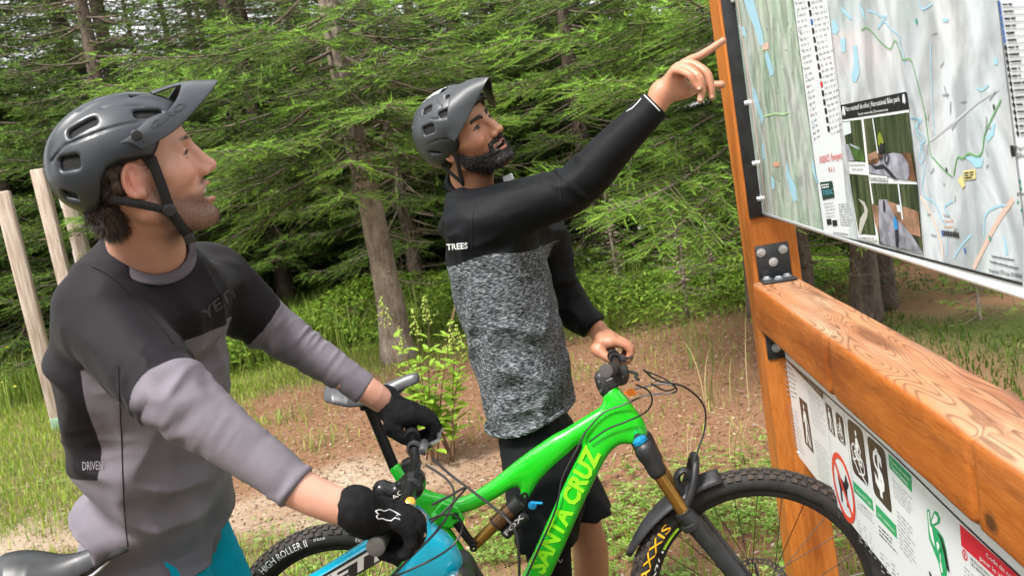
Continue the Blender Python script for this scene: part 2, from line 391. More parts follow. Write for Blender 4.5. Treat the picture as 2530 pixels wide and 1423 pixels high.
def fleck(n, xr, yr, dens, cols, name, label, size=(.006, .02)):          # fallen needles, chips, pebbles
    x = RNG.uniform(*xr, n); y = RNG.uniform(*yr, n); k = RNG.random(n) < dens(x, y); x, y = x[k], y[k]; n = len(x)
    a = RNG.uniform(0, 2 * np.pi, n); l = RNG.uniform(*size, n); w = l * RNG.uniform(.08, .5, n); z = gheight(x, y) + RNG.uniform(.002, .009, n)
    d = np.stack([np.cos(a) * l, np.sin(a) * l, RNG.uniform(-.003, .003, n)], 1); s = np.stack([-np.sin(a) * w, np.cos(a) * w, RNG.uniform(-.003, .003, n)], 1); p = np.stack([x, y, z], 1)
    u = np.array([0, 0, 1.0]) * (w * .6)[:, None]
    v = np.stack([p - d, p - s, p + d, p + s, p + u], 1).reshape(-1, 3); i = np.arange(n)[:, None] * 5
    f = np.concatenate([i + np.array([[a_, b_, 4]]) for a_, b_ in ((0, 1), (1, 2), (2, 3), (3, 0))])
    o = mk(name, v, f, GRASS, smooth=False); c = np.asarray(cols)[RNG.integers(0, len(cols), n)] * RNG.uniform(.6, 1.3, n)[:, None]
    vcol(o, 'tint', np.repeat(c, 5, 0)); tag(o, label, 'litter', kind='stuff')
fleck(26000, (-4, 2.2), (2.6, 8), lambda x, y: np.clip(litter_mask(x, y) + .3, 0, 1), [(.33, .17, .09), (.22, .11, .06), (.45, .33, .22), (.14, .08, .05), (.5, .42, .34)], 'needle_litter', 'rusty fallen needles and bark chips on the ground')
fleck(9000, (-5, .6), (3.6, 6), lambda x, y: path_mask(x, y) * .8, [(.5, .42, .36), (.62, .55, .48), (.36, .28, .22), (.3, .2, .14)], 'path_gravel', 'small pale pebbles on the sandy path', (.004, .013))

def clover(n, xr, yr, dens, name, label):
    x = RNG.uniform(*xr, n); y = RNG.uniform(*yr, n); k = RNG.random(n) < dens(x, y); x, y = x[k], y[k]; n = len(x)
    h = RNG.uniform(.015, .06, n); z = gheight(x, y) + h; r = RNG.uniform(.007, .015, n); a0 = RNG.uniform(0, 6.28, n); vs = []; fs = []
    for q in range(3):
        a = a0 + q * 2.094; d = np.stack([np.cos(a), np.sin(a), .15 + 0 * a], 1) * r[:, None]; s = np.stack([-np.sin(a), np.cos(a), RNG.uniform(-.3, .3, n)], 1) * (r * .55)[:, None]; p = np.stack([x, y, z], 1)
        vs.append(np.stack([p, p + d + s, p + d * 1.5, p + d - s], 1)); fs.append((np.arange(n) * 12 + q * 4)[:, None] + np.arange(4)[None])
    v = np.concatenate(vs, 1).reshape(-1, 3); o = mk(name, v, np.concatenate(fs), LEAF, smooth=False)
    c = np.asarray([(.16, .29, .04), (.22, .36, .07), (.12, .23, .03), (.28, .40, .10)])[RNG.integers(0, 4, n)] * RNG.uniform(.75, 1.25, n)[:, None]
    vcol(o, 'tint', np.repeat(c, 12, 0)); tag(o, label, 'ground cover', kind='stuff')
clover(32000, (-1.8, 1.9), (2.3, 4.9), lambda x, y: np.clip(1 - smooth01(y, 3.5, 4.6), 0, 1) * smooth01(vnoise(xy3(x, y), 2.6, 21) + .5 * vnoise(xy3(x, y), 7, 23), -.15, .45), 'clover', 'bright clover patches round the green bicycle')
clover(5000, (-6, -2), (4.6, 8), lambda x, y: .7 * smooth01(vnoise(xy3(x, y), 1.4, 22), -.1, .5), 'weed_patch', 'low weeds scattered through the grass by the wooden posts')

# ------------------------------------------------------------------ bark
def bark(name, c1, c2, sc=1.0):
    m = bpy.data.materials.new(name); m.use_nodes = True; N = m.node_tree.nodes; L = m.node_tree.links; B = N['Principled BSDF']; B.inputs['Roughness'].default_value = .9; B.inputs['Specular IOR Level'].default_value = .15
    tc = N.new('ShaderNodeTexCoord'); mp = N.new('ShaderNodeMapping'); mp.inputs['Scale'].default_value = (1, 1, .45); L.new(tc.outputs['Object'], mp.inputs[0])
    vo = N.new('ShaderNodeTexVoronoi'); vo.inputs['Scale'].default_value = 42 * sc; no = N.new('ShaderNodeTexNoise'); no.inputs['Scale'].default_value = 9 * sc; no.inputs['Detail'].default_value = 10; no.inputs['Roughness'].default_value = .7
    L.new(mp.outputs[0], no.inputs[0]); L.new(mp.outputs[0], vo.inputs[0]); r = N.new('ShaderNodeValToRGB'); L.new(no.outputs[0], r.inputs[0])
    r.color_ramp.elements[0].position = .34; r.color_ramp.elements[1].position = .66; r.color_ramp.elements[0].color = (*c1, 1); r.color_ramp.elements[1].color = (*c2, 1)
    L.new(r.outputs[0], B.inputs['Base Color']); ad = N.new('ShaderNodeMath'); ad.operation = 'MULTIPLY_ADD'; ad.inputs[1].default_value = .6; L.new(vo.outputs['Distance'], ad.inputs[0]); L.new(no.outputs[0], ad.inputs[2])
    bp = N.new('ShaderNodeBump'); bp.inputs['Strength'].default_value = .9; bp.inputs['Distance'].default_value = .02; L.new(ad.outputs[0], bp.inputs['Height']); L.new(bp.outputs[0], B.inputs['Normal'])
    return m
BARK = bark('grey_spruce_bark', (.13, .095, .07), (.42, .35, .28)); BARKD = bark('dark_bark', (.055, .042, .034), (.17, .13, .10)); TWIG = mat('dead_twig', (.16, .12, .09), .9, var=.4, vscale=60)

# ------------------------------------------------------------------ spruce
class Needles:
    def __init__(s): s.b = []; s.d = []; s.L = []; s.c = []
    def shoot(s, b, d, L, new): s.b.append(b); s.d.append(d); s.L.append(L); s.c.append(new)
    def mesh(s, K, nl, nw, rng, tint=1.0):
        b = np.array(s.b); d = np.array(s.d); d /= np.linalg.norm(d, axis=1)[:, None]; L = np.array(s.L); n = len(b); new = np.array(s.c)
        up = np.where(np.abs(d[:, 2:3]) < .9, np.array([[0, 0, 1.0]]), np.array([[1.0, 0, 0]])); u = np.cross(d, up); u /= np.linalg.norm(u, axis=1)[:, None]; w = np.cross(u, d)
        t = ((np.arange(K) + .5) / K)[None] + rng.uniform(-.3, .3, (n, K)) / K; az = np.arange(K)[None] * 2.4 + rng.uniform(0, 6.28, (n, 1)) + rng.uniform(-.4, .4, (n, K))
        out = np.cos(az)[..., None] * u[:, None] + np.sin(az)[..., None] * w[:, None]; side = -np.sin(az)[..., None] * u[:, None] + np.cos(az)[..., None] * w[:, None]
        tilt = np.clip(1.15 - .75 * t, .3, 1.2)[..., None]; ln = nl * rng.uniform(.75, 1.2, (n, K)) * (1 - .35 * t)
        nd = out * np.sin(tilt) + d[:, None] * np.cos(tilt) + np.array([0, 0, .12]); p = b[:, None] + d[:, None] * (t * L[:, None])[..., None]
        v = np.stack([p - side * nw * .5 - nd * .002, p + side * nw * .5 - nd * .002, p + nd * ln[..., None] + side * nw * .12], 2).reshape(-1, 3)
        f = np.arange(len(v)).reshape(-1, 3)
        old = np.array([.014, .036, .006]); fresh = np.array([.225, .40, .055]); yel = np.array([.24, .28, .03])
        k = np.clip(new + rng.normal(0, .16, n), 0, 1.2)[:, None]; c = old * (1 - k) + fresh * k; yy = (rng.random(n) < .12)[:, None]; c = np.where(yy, .5 * c + .5 * yel * (.4 + .6 * k), c) * rng.uniform(.75, 1.25, (n, 1)) * tint
        c = np.repeat(c[:, None], K, 1) * rng.uniform(.8, 1.2, (n, K, 1)); return v, f, np.repeat(c.reshape(-1, 3), 3, 0)
def spray(N, wood, a, tip, rng, dens=1.0, droop=.18, width=.42, leafy=.22, sl=.085):
    """a flat spruce bough from a to tip: stem, side twigs, finger-like shoots"""
    a = np.asarray(a, float); tip = np.asarray(tip, float); ax = tip - a; Ln = np.linalg.norm(ax); ax /= Ln
    sid = nrm(np.cross(ax, [0, 0, 1.0])); upv = np.cross(sid, ax); n = 9; t = np.linspace(0, 1, n)
    wob = rng.normal(0, .014, (n, 3)) * t[:, None]; p = a + ax * (Ln * t)[:, None] + np.array([0, 0, 1]) * (-droop * Ln * (np.sin(t * np.pi) * .5))[:, None] + wob
    wood.append((p, np.linspace(.005 + .006 * Ln, .002, n)))
    def pt(q): i = min(int(q * (n - 1)), n - 2); k = q * (n - 1) - i; return p[i] * (1 - k) + p[i + 1] * k
    cnt = int(Ln * (1 - leafy) / (.062 / dens))
    for i in range(cnt):
        q = leafy + (1 - leafy) * (i + rng.random() * .6) / cnt; base = pt(min(q, .999)); rel = (q - leafy) / (1 - leafy)
        if rng.random() < .8: N.shoot(base, nrm(ax * .8 + upv * rng.uniform(.3, 1.0) + sid * rng.uniform(-.5, .5)), sl * rng.uniform(.6, 1.0), .55 + .45 * rel)
        for sg in (-1, 1):
            if rng.random() < .06: continue
            l = width * Ln * (1 - rel) ** .8 * min(1, .35 + rel * 2.2) * rng.uniform(.5, 1.1) + .05; l = min(l, .60)
            dirv = nrm(ax * .75 + sid * sg * rng.uniform(.55, 1.0) + upv * rng.uniform(-.30, .22) + np.array([0, 0, -.06]))
            end = base + dirv * l
            if l > .12: wood.append((np.array([base, base + dirv * l * .5 + [0, 0, .006], end]), np.array([.0032, .0023, .0012])))
            m = max(1, int(l / (.050 / dens)))
            for j in range(m):
                r = (j + .7) / m; b = base + dirv * l * r * .92
                for s2 in (-1, 1):
                    if rng.random() < .12: continue
                    dd = nrm(dirv * 1.0 + (np.cross(dirv, upv) * s2 * .95) * rng.uniform(.5, 1) + upv * rng.uniform(-.25, .5) + ax * .25)
                    N.shoot(b, dd, sl * rng.uniform(.6, 1.2) * (1.1 - .25 * r), (.12 + .88 * r) * (.30 + .70 * rel) + .15 * rng.random())
            N.shoot(end - dirv * .02, dirv, sl * rng.uniform(.9, 1.4), .75 + .25 * rel)
    N.shoot(tip - ax * .02, ax, sl * 1.5, 1.0)
    for s2 in (-1, 1): N.shoot(tip - ax * .03, nrm(ax + s2 * sid * .8), sl * 1.2, 1.0)
def wood_mesh(wood, seg=4):
    m = MB()
    for p, r in wood: v, f = tube(p, r, seg, cap=False); m.add(v, f)
    return m
def trunk_mesh(h, r0, rng, lean=(0, 0), stubs=40, r1=.02, seg=14, zlow=-.1, bare=2.2):
    t = np.linspace(0, 1, 40); z = zlow + t * (h - zlow); p = np.stack([lean[0] * z + .02 * np.sin(z * 1.7), lean[1] * z + .02 * np.cos(z * 1.3), z], 1)
    r = r0 + (r1 - r0) * t; r = r + r0 * .55 * np.exp(-np.maximum(z, 0) * 4)
    v, f = tube(p, r, seg); v = np.asarray(v); c = np.repeat(p, seg, 0); k = vnoise(v, 16, 4) * .055 + vnoise(v, 5, 6) * .07; v = c + (v - c) * (1 + k[:, None]); m = MB().add(v, f)
    for _ in range(stubs):
        zz = rng.uniform(.4, bare + 1.2); a = rng.uniform(0, 6.28); d = np.array([math.cos(a), math.sin(a), rng.uniform(-.35, .15)]); rr = np.interp(zz, z, r); b = np.array([lean[0] * zz, lean[1] * zz, zz]) + d * rr * .85
        L = rng.choice([.012, .02, .03, .06]); vv, ff = tube([b, b + d * (L + rr * .15)], [.014, .010], 6); m.add(vv, ff)
    return m
def dead_twigs(rng, n, z0, z1, r, lmax=.9):
    w = []
    for _ in range(n):
        z = rng.uniform(z0, z1); a = rng.uniform(0, 6.28); L = rng.uniform(.25, lmax); d = np.array([math.cos(a), math.sin(a), rng.uniform(-.35, .1)]); b = np.array([d[0] * r, d[1] * r, z]); p = [b, b + d * L * .5 + rng.normal(0, .03, 3), b + d * L + rng.normal(0, .07, 3)]
        w.append((np.array(p), np.array([.006, .004, .0015])))
        for _k in range(4):
            q = p[0] + (p[2] - p[0]) * rng.uniform(.3, 1); w.append((np.array([q, q + rng.normal(0, .13, 3) + d * .08]), np.array([.0022, .0008])))
    return w
def spruce_parts(name, seed, h, r0, hb, Lb, K, nl, nw, whorl=.30, per=6, extra=(), lean=(0, 0), skip=None, dens=1.0, barkm=None, top=None, dead=26, tint=1.0, sl=.085, topk=.5, back=1.0):
    rng = np.random.default_rng(seed); N = Needles(); wood = []; z = hb; top = top or h
    while z < top:
        f = (z - hb) / (h - hb); L = Lb * (1 - f) ** .85 * (.75 if z < hb + .2 else 1); ph = rng.uniform(0, 6.28)
        for i in range(per):
            a = ph + i * 6.283 / per + rng.uniform(-.3, .3); l = L * rng.uniform(.7, 1.15); zz = z + rng.uniform(-.12, .12); pit = rng.uniform(-.32, -.05) + .5 * f
            o = np.array([lean[0] * zz, lean[1] * zz, zz]); tip = o + l * np.array([math.cos(a), math.sin(a), pit])
            if skip and skip(a, zz, tip): continue
            spray(N, wood, o, tip, rng, dens * (1 if z < 3.6 else topk) * (back if math.sin(a) > .35 else 1), sl=sl)
        z += whorl * rng.uniform(.85, 1.15)
    for a, b in extra: spray(N, wood, a, b, rng, dens * 1.15, droop=.10, leafy=.12, sl=sl * 1.25)
    tm = trunk_mesh(h, r0, rng, lean, bare=hb); t = mesh_data(name + '_trunk', tm.v, tm.f); t.materials.append(barkm or BARK)
    wd_ = wood_mesh(wood + dead_twigs(rng, dead, .5, hb + .8, r0)); w = mesh_data(name + '_wood', wd_.v, wd_.f); w.materials.append(TWIG)
    v, f, c = N.mesh(K, nl, nw, rng, tint); cm = mesh_data(name + '_crown', v, f, False); cm.materials.append(NEEDLE)
    a_ = cm.color_attributes.new('tint', 'FLOAT_COLOR', 'POINT'); a_.data.foreach_set('color', np.concatenate([c, np.ones((len(c), 1))], 1).astype(np.float32).ravel())
    return t, w, cm
def place_tree(parts, loc, rz, sc, label, group=None, name='spruce_tree'):
    r = thing(name, label, 'tree', (0, 0, 0), group)
    for nm, me in zip(('trunk', 'branches', 'crown'), parts):
        o = bpy.data.objects.new(nm, me); COL.objects.link(o); o.parent = r
    r.location = (loc[0], loc[1], -.02); r.rotation_euler = (0, 0, rz); r.scale = (sc, sc, sc); return r
# main spruce with the pale bare trunk in the middle of the view
TA = (-1.13, 8.0)
mainP = spruce_parts('main', 3, 8.5, .125, 2.05, 2.1, 25, .0150, .0056, per=6, skip=lambda a, z, tip: False,
    extra=[((0, 0, 2.35), (-.62, -2.25, 2.02)), ((0, 0, 2.2), (-1.35, -1.7, 1.62)), ((0, 0, 1.95), (-1.75, -.75, 1.22)), ((0, 0, 2.5), (.55, -1.9, 2.15)), ((0, 0, 2.1), (-2.2, -.9, 1.75)), ((0, 0, 2.7), (-1.3, -2.0, 2.6)), ((0, 0, 2.3), (1.3, -1.2, 1.95)), ((0, 0, 2.9), (-.05, -1.5, 2.78)), ((0, 0, 3.15), (.45, -1.3, 3.0)), ((0, 0, 3.0), (-.6, -1.4, 2.95)), ((0, 0, 2.62), (-.25, -1.2, 2.30))], dens=.9, top=6.2, topk=.4, back=.55)
place_tree(mainP, TA, 0, 1, 'tall spruce with a pale bare trunk between the two cyclists')
# spruce behind the sign whose boughs reach over the pointing man
TB = (2.05, 6.35)
rightP = spruce_parts('right', 5, 7.5, .10, 1.15, 1.55, 25, .0150, .0054, per=6, barkm=BARKD,
    extra=[((0, 0, 2.6), (-1.85, -1.15, 2.32)), ((0, 0, 2.45), (-2.15, -.55, 2.12)), ((0, 0, 2.2), (-1.55, -1.55, 1.98)), ((0, 0, 1.9), (-1.75, -1.2, 1.52)), ((0, 0, 1.75), (-1.5, -1.6, 1.28)), ((0, 0, 1.7), (-1.25, -1.5, 1.05)), ((0, 0, 2.9), (-1.3, -1.6, 2.75)), ((0, 0, 2.8), (-2.3, -.9, 2.7)), ((0, 0, 2.35), (-1.0, -1.9, 2.3)), ((0, 0, 3.0), (-.5, -1.9, 2.7))], dens=.95, top=5.6, topk=.4, back=.55)
place_tree(rightP, TB, 0, 1, 'spruce behind the sign post with bright boughs over the pointing man')
genP = spruce_parts('generic', 9, 9.5, .12, .5, 2.0, 17, .027, .0095, per=7, whorl=.27, dens=.66, barkm=BARKD, sl=.125, topk=.5, tint=.55)  # tint darkens both background spruces: older needles plus forest shade put into colour
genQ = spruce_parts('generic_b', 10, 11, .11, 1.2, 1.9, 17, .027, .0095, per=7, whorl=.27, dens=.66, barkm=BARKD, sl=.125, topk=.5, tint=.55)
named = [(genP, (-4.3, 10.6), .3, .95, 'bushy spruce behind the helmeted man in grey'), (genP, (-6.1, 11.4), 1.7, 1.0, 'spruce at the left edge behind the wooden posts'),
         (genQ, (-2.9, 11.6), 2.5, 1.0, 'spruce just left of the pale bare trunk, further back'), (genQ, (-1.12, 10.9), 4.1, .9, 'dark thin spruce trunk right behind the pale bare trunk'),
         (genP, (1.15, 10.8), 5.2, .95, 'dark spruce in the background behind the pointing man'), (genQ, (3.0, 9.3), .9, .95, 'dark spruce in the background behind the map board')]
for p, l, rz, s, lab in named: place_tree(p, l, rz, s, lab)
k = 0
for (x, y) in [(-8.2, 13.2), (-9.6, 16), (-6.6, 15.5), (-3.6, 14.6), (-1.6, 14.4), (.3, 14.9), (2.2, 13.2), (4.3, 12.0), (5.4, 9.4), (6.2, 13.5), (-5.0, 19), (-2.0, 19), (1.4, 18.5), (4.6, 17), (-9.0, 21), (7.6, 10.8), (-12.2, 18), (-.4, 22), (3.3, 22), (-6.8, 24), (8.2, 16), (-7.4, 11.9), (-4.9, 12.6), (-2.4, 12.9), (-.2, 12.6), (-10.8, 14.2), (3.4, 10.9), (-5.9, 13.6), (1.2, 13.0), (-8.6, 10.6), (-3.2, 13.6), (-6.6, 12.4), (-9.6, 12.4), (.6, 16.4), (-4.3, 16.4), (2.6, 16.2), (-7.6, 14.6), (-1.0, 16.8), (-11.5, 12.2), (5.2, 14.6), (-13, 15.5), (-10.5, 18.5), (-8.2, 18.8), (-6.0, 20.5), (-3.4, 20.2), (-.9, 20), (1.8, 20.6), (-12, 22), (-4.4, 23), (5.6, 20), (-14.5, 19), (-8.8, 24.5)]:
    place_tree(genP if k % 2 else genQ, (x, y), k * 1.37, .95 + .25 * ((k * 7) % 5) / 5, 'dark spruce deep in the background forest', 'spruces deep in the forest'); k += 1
for i in range(13):      # unseen spruces added behind the viewer to cut low sky light and darken reflections
    a = math.radians(118 + i * 11.2 * 1.1); rr_ = 8.2 + 1.6 * ((i * 5) % 3); place_tree(genP if i % 2 else genQ, (rr_ * math.sin(a + math.pi / 2 - math.pi / 2), rr_ * math.cos(a)), i * 2.1, 1.05, 'unseen spruce added behind the viewer to block low sky light', 'unseen light-blocking spruces behind the viewer')
# bare trunks seen under the map board
def bare_trunk(loc, r, label, seed, h=7, group=None):
    rng = np.random.default_rng(seed); t = thing('forest_trunk', label, 'tree', (loc[0], loc[1], 0), group); m = trunk_mesh(h, r, rng, (rng.uniform(-.02, .02), rng.uniform(-.01, .03)), 14)
    o = mk('trunk', np.array(m.v) + [loc[0], loc[1], 0], m.f, BARKD, t); d = wood_mesh(dead_twigs(rng, 12, 1.4, 4, r, .7)); mk('branches', np.array(d.v) + [loc[0], loc[1], 0], d.f, TWIG, t)['kind'] = 'stuff'
bare_trunk((2.58, 6.34 + .15), .092, 'dark tree trunk seen under the middle of the map board', 31)
bare_trunk((2.86, 6.75), .06, 'thinner trunk close beside the one under the map board', 32)
bare_trunk((1.98, 7.3), .055, 'thin trunk just right of the bracketed sign post', 33)
for i, (x, y, r) in enumerate([(-4.2, 15.2, .11), (-5.6, 17, .1), (-3.0, 16.4, .09), (.9, 15.5, .1), (-7.6, 17.5, .12), (2.9, 15.0, .09)]):
    bare_trunk((x, y), r, 'grey bare trunk deep in the forest', 40 + i, 8, 'bare trunks deep in the forest')
# saplings
sapP = spruce_parts('sapling', 21, 1.15, .014, .10, .52, 14, .015, .0035, whorl=.13, per=5, dens=.9, dead=0, tint=1.1, sl=.05)
for i, (x, y, s, lab) in enumerate([(1.5, 7.75, .85, 'young spruce sapling left of the sign post at the litter edge'), (1.9, 8.3, .95, 'young spruce sapling nearest behind the sign post'), (1.05, 8.6, .9, 'small spruce sapling beside the white daisies'), (3.15, 6.0, .6, 'low spruce sapling under the map board, nearest the dark trunk'), (3.75, 5.9, .75, 'low spruce sapling at the right edge under the map board'), (-.35, 9.2, 1.0, 'spruce sapling right of the pale bare trunk')]):
    place_tree(sapP, (x, y), i * 1.3, s, lab, name='spruce_sapling')
# undergrowth
def undergrowth(n, xr, yr, dens, h, name, label, cols, ls=(.02, .05)):
    x = RNG.uniform(*xr, n); y = RNG.uniform(*yr, n); k = RNG.random(n) < dens(x, y); x, y = x[k], y[k]; n = len(x)
    hh = h * (.6 + .5 * vnoise(xy3(x, y), 1.0, 31)); z = gheight(x, y) + hh * RNG.random(n) ** .6; a = RNG.uniform(0, 6.28, n); l = RNG.uniform(*ls, n); e = RNG.uniform(-.5, .6, n)
    d = np.stack([np.cos(a) * np.cos(e), np.sin(a) * np.cos(e), np.sin(e)], 1) * l[:, None]; s = np.stack([-np.sin(a), np.cos(a), RNG.uniform(-.4, .4, n)], 1) * (l * .3)[:, None]; p = np.stack([x, y, z], 1)
    v = np.stack([p - d, p - s, p + d, p + s], 1).reshape(-1, 3); o = mk(name, v, np.arange(4 * n).reshape(-1, 4), LEAF, smooth=False)
    c = np.asarray(cols)[RNG.integers(0, len(cols), n)] * RNG.uniform(.7, 1.3, n)[:, None]; vcol(o, 'tint', np.repeat(c, 4, 0)); tag(o, label, 'undergrowth', kind='stuff')
UC = [(.15, .27, .03), (.21, .34, .04), (.10, .19, .02), (.28, .38, .06)]
undergrowth(120000, (-4, 3.4), (7.2, 13.5), lambda x, y: np.maximum(smooth01(y, 8.2, 9.0), smooth01(y, 7.2, 7.9) * smooth01(x, -.2, .6)) * smooth01(vnoise(xy3(x, y), 1.1, 33), -.6, .2) * (x > -3.6), .7, 'undergrowth', 'leafy green undergrowth at the foot of the spruces', UC)
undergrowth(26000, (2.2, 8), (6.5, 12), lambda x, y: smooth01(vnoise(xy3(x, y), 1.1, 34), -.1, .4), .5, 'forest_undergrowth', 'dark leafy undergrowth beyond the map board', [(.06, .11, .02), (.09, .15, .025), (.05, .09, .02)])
# wild flowers
def flowers(n, xr, yr, zr, cols, r, name, label):
    x = RNG.uniform(*xr, n); y = RNG.uniform(*yr, n); z = RNG.uniform(*zr, n); vs = []; p = np.stack([x, y, z], 1); a0 = RNG.uniform(0, 6.28, n); rr = r * RNG.uniform(.6, 1.2, n)
    tl = RNG.uniform(-.6, .6, (n, 2))
    for q in range(8):
        a = a0 + q * .785; vs.append(p + np.stack([np.cos(a), np.sin(a), np.cos(a) * tl[:, 0] + np.sin(a) * tl[:, 1]], 1) * (rr * (1 if q % 2 else .55))[:, None])
    v = np.stack(vs, 1).reshape(-1, 3); o = mk(name, v, np.arange(8 * n).reshape(-1, 8), LEAF, smooth=False); c = np.asarray(cols)[RNG.integers(0, len(cols), n)]; vcol(o, 'tint', np.repeat(c, 8, 0)); tag(o, label, 'flowers', kind='stuff')
flowers(260, (.2, 2.4), (9.5, 13.5), (.35, .7), [(.75, .75, .7), (.7, .7, .66), (.7, .55, .08)], .022, 'daisies', 'white daisies in the clearing under the pointing arm')
flowers(220, (-8, -3.6), (8.6, 12), (.25, .6), [(.75, .55, .05), (.7, .6, .1)], .016, 'buttercups', 'small yellow flowers in the grass by the wooden posts')
# tall straw grass beside the sign post
def tuft(name, c, n, h, spread, cols, label, w=.0035):
    vs = MB(); rng = np.random.default_rng(int(abs(c[0]) * 100)); cc = []
    for _ in range(n):
        a = rng.uniform(0, 6.28); b = np.array([c[0], c[1], gheight(np.array([c[0]]), np.array([c[1]]))[0]]) + np.array([rng.normal(0, spread * .3), rng.normal(0, spread * .3), -.01]); hh = h * rng.uniform(.5, 1.1); d = np.array([math.cos(a), math.sin(a), 0]); L = hh * rng.uniform(.15, .9); sv = np.array([-d[1], d[0], 0]); dr = rng.uniform(0, .45)
        t = np.linspace(0, 1, 6); P = b + d * (L * t ** 2)[:, None] + np.array([0, 0, 1]) * (hh * (t - dr * t ** 3))[:, None]; ww = w * (1 - t) ** .7 + .0003
        vs.add(np.concatenate([P - sv * ww[:, None], P + sv * ww[:, None]]), [(i, i + 1, i + 7, i + 6) for i in range(5)]); cc += [np.asarray(cols[rng.integers(len(cols))]) * rng.uniform(.75, 1.25)] * 12
    o = vs.build(name, GRASS); vcol(o, 'tint', np.array(cc)); tag(o, label, 'grass', kind='stuff')
SG = [(.30, .30, .10), (.42, .34, .16), (.18, .24, .06), (.48, .38, .2)]
tuft('grass_tuft', (1.08, 5.15), 26, .62, .35, SG, 'tall half-dry grass tuft just left of the sign post')
tuft('grass_tuft', (1.02, 4.1), 24, .42, .4, SG, 'straw-coloured grass tuft low beside the sign post foot')
tuft('grass_tuft', (1.28, 6.1), 16, .75, .3, [(.16, .24, .06), (.24, .28, .09)], 'tall green grass stems left of the sign post, further back')
tuft('grass_tuft', (-1.45, 5.7), 40, .2, .3, [(.2, .28, .05), (.26, .32, .08)], 'low green grass tuft on the litter behind the saddle')
tuft('grass_tuft', (-1.75, 6.6), 40, .22, .4, [(.2, .28, .05), (.26, .32, .08)], 'wide green grass tuft further back on the needle litter')

# ------------------------------------------------------------------ flowering shrub between the men
def shrub(c, seed):
    rng = np.random.default_rng(seed); r = thing('flowering_shrub', 'bright green leafy shrub with yellowish flower spikes left of the pointing man', 'shrub', (c[0], c[1], 0))
    lm = []
    for w in (.20, .25, .30):
        v = np.array([[0, 0, 0], [.35, -w * .9, .05], [.75, -w * .8, .02], [1, 0, -.08], [.75, w * .8, .02], [.35, w * .9, .05], [.4, 0, -.02], [.75, 0, -.05]]); f = [(0, 1, 6), (1, 2, 7, 6), (2, 3, 7), (3, 4, 7), (4, 5, 6, 7), (5, 0, 6)]
        me = mesh_data('leaf', v, f); me.materials.append(LEAFM); lm.append(me)
    stems = MB(); n = 0; FB = mat('flower_bud', (.34, .42, .08), .7, var=.3, vscale=80)
    for i in range(13):
        a = rng.uniform(0, 6.28); sp = rng.uniform(.06, .46); H = rng.uniform(.42, .86); b = np.array([c[0] + rng.normal(0, .06), c[1] + rng.normal(0, .05), 0]); e = b + np.array([math.cos(a) * sp, math.sin(a) * sp * .7, H]); mid = (b + e) / 2 + np.array([math.cos(a), math.sin(a), 0]) * -.03
        p = bez([b, mid, e], 10); v, f = tube(p, np.linspace(.006, .002, len(p)), 5); stems.add(v, f)
        m = 21
        for j in range(m):
            if n >= 290: break
            t = .25 + .7 * j / m; q = p[min(int(t * (len(p) - 1)), len(p) - 1)]; az = j * 2.4 + a; L = rng.uniform(.08, .13) * (1.15 - .5 * t)
            d = nrm([math.cos(az), math.sin(az), rng.uniform(.05, .8)]); s_ = nrm(np.cross([0, 0, 1], d)); u = np.cross(d, s_)
            o = bpy.data.objects.new('leaf', lm[rng.integers(3)]); COL.objects.link(o); o.parent = r; o.matrix_parent_inverse = Matrix.Translation((-c[0], -c[1], 0))
            o.matrix_basis = Matrix(((d[0] * L, s_[0] * L, u[0] * L, q[0]), (d[1] * L, s_[1] * L, u[1] * L, q[1]), (d[2] * L, s_[2] * L, u[2] * L, q[2]), (0, 0, 0, 1))); n += 1
        if i < 8:
            fl = MB()
            for _ in range(45):
                t = rng.random(); q = e + np.array([0, 0, .16 * t]) + rng.normal(0, .018 * (1.2 - t), 3); s_ = .0022 + .0026 * rng.random(); v, f = boxv(q, (s_, 0, s_ * .4), (0, s_, 0), (-s_ * .4, 0, s_)); fl.add(v, f)
            v, f = tube([e, e + [0, 0, .15]], [.002, .001], 4); stems.add(v, f); fl.build('flower_spike', FB, r)['kind'] = 'stuff'
    stems.build('stem', mat('shrub_stem', (.16, .09, .045), .7, var=.4), r)
LEAFM = mat('shrub_leaf', (.26, .44, .045), .5, var=.4, vscale=6)
_n = LEAFM.node_tree; _t = _n.nodes.new('ShaderNodeBsdfTranslucent'); _t.inputs[0].default_value = (.34, .48, .05, 1); _x = _n.nodes.new('ShaderNodeMixShader'); _x.inputs[0].default_value = .35
_n.links.new(_n.nodes['Principled BSDF'].outputs[0], _x.inputs[1]); _n.links.new(_t.outputs[0], _x.inputs[2]); _n.links.new(_x.outputs[0], _n.nodes['Material Output'].inputs[0])
shrub(on_ground(1110, 1130)[:2], 5)

# ------------------------------------------------------------------ weathered posts at the left
WEATH = mat('weathered_wood', (.30, .215, .16), .85, col2=(.52, .43, .36), vscale=7, bump=.5, bscale=40, stretch=(8, 8, .6)); GREENP = mat('green_base_paint', (.22, .34, .22), .7, var=.3)
def post(base, top_h, w, label, rz):
    t = thing('wooden_post', label, 'post', (base[0], base[1], 0), 'weathered posts at the left'); R = Matrix.Rotation(rz, 3, 'Z'); ax, ay = np.array(R @ Vector((w / 2, 0, 0))), np.array(R @ Vector((0, w / 2, 0)))
    v, f = boxv((base[0], base[1], top_h / 2 - .1), ax, ay, (0, 0, top_h / 2 + .1)); o = mk('shaft', v, f, WEATH, t); bevel(o, .012, 2)
    v, f = boxv((base[0], base[1], .0), ax * 1.03, ay * 1.03, (0, 0, .10)); o = mk('painted_foot', v, f, GREENP, t); bevel(o, .012, 2); return t
b1 = on_ground(150, 1052); post(b1, 2.08, .125, 'front weathered wooden post at the left edge, standing free', .35)
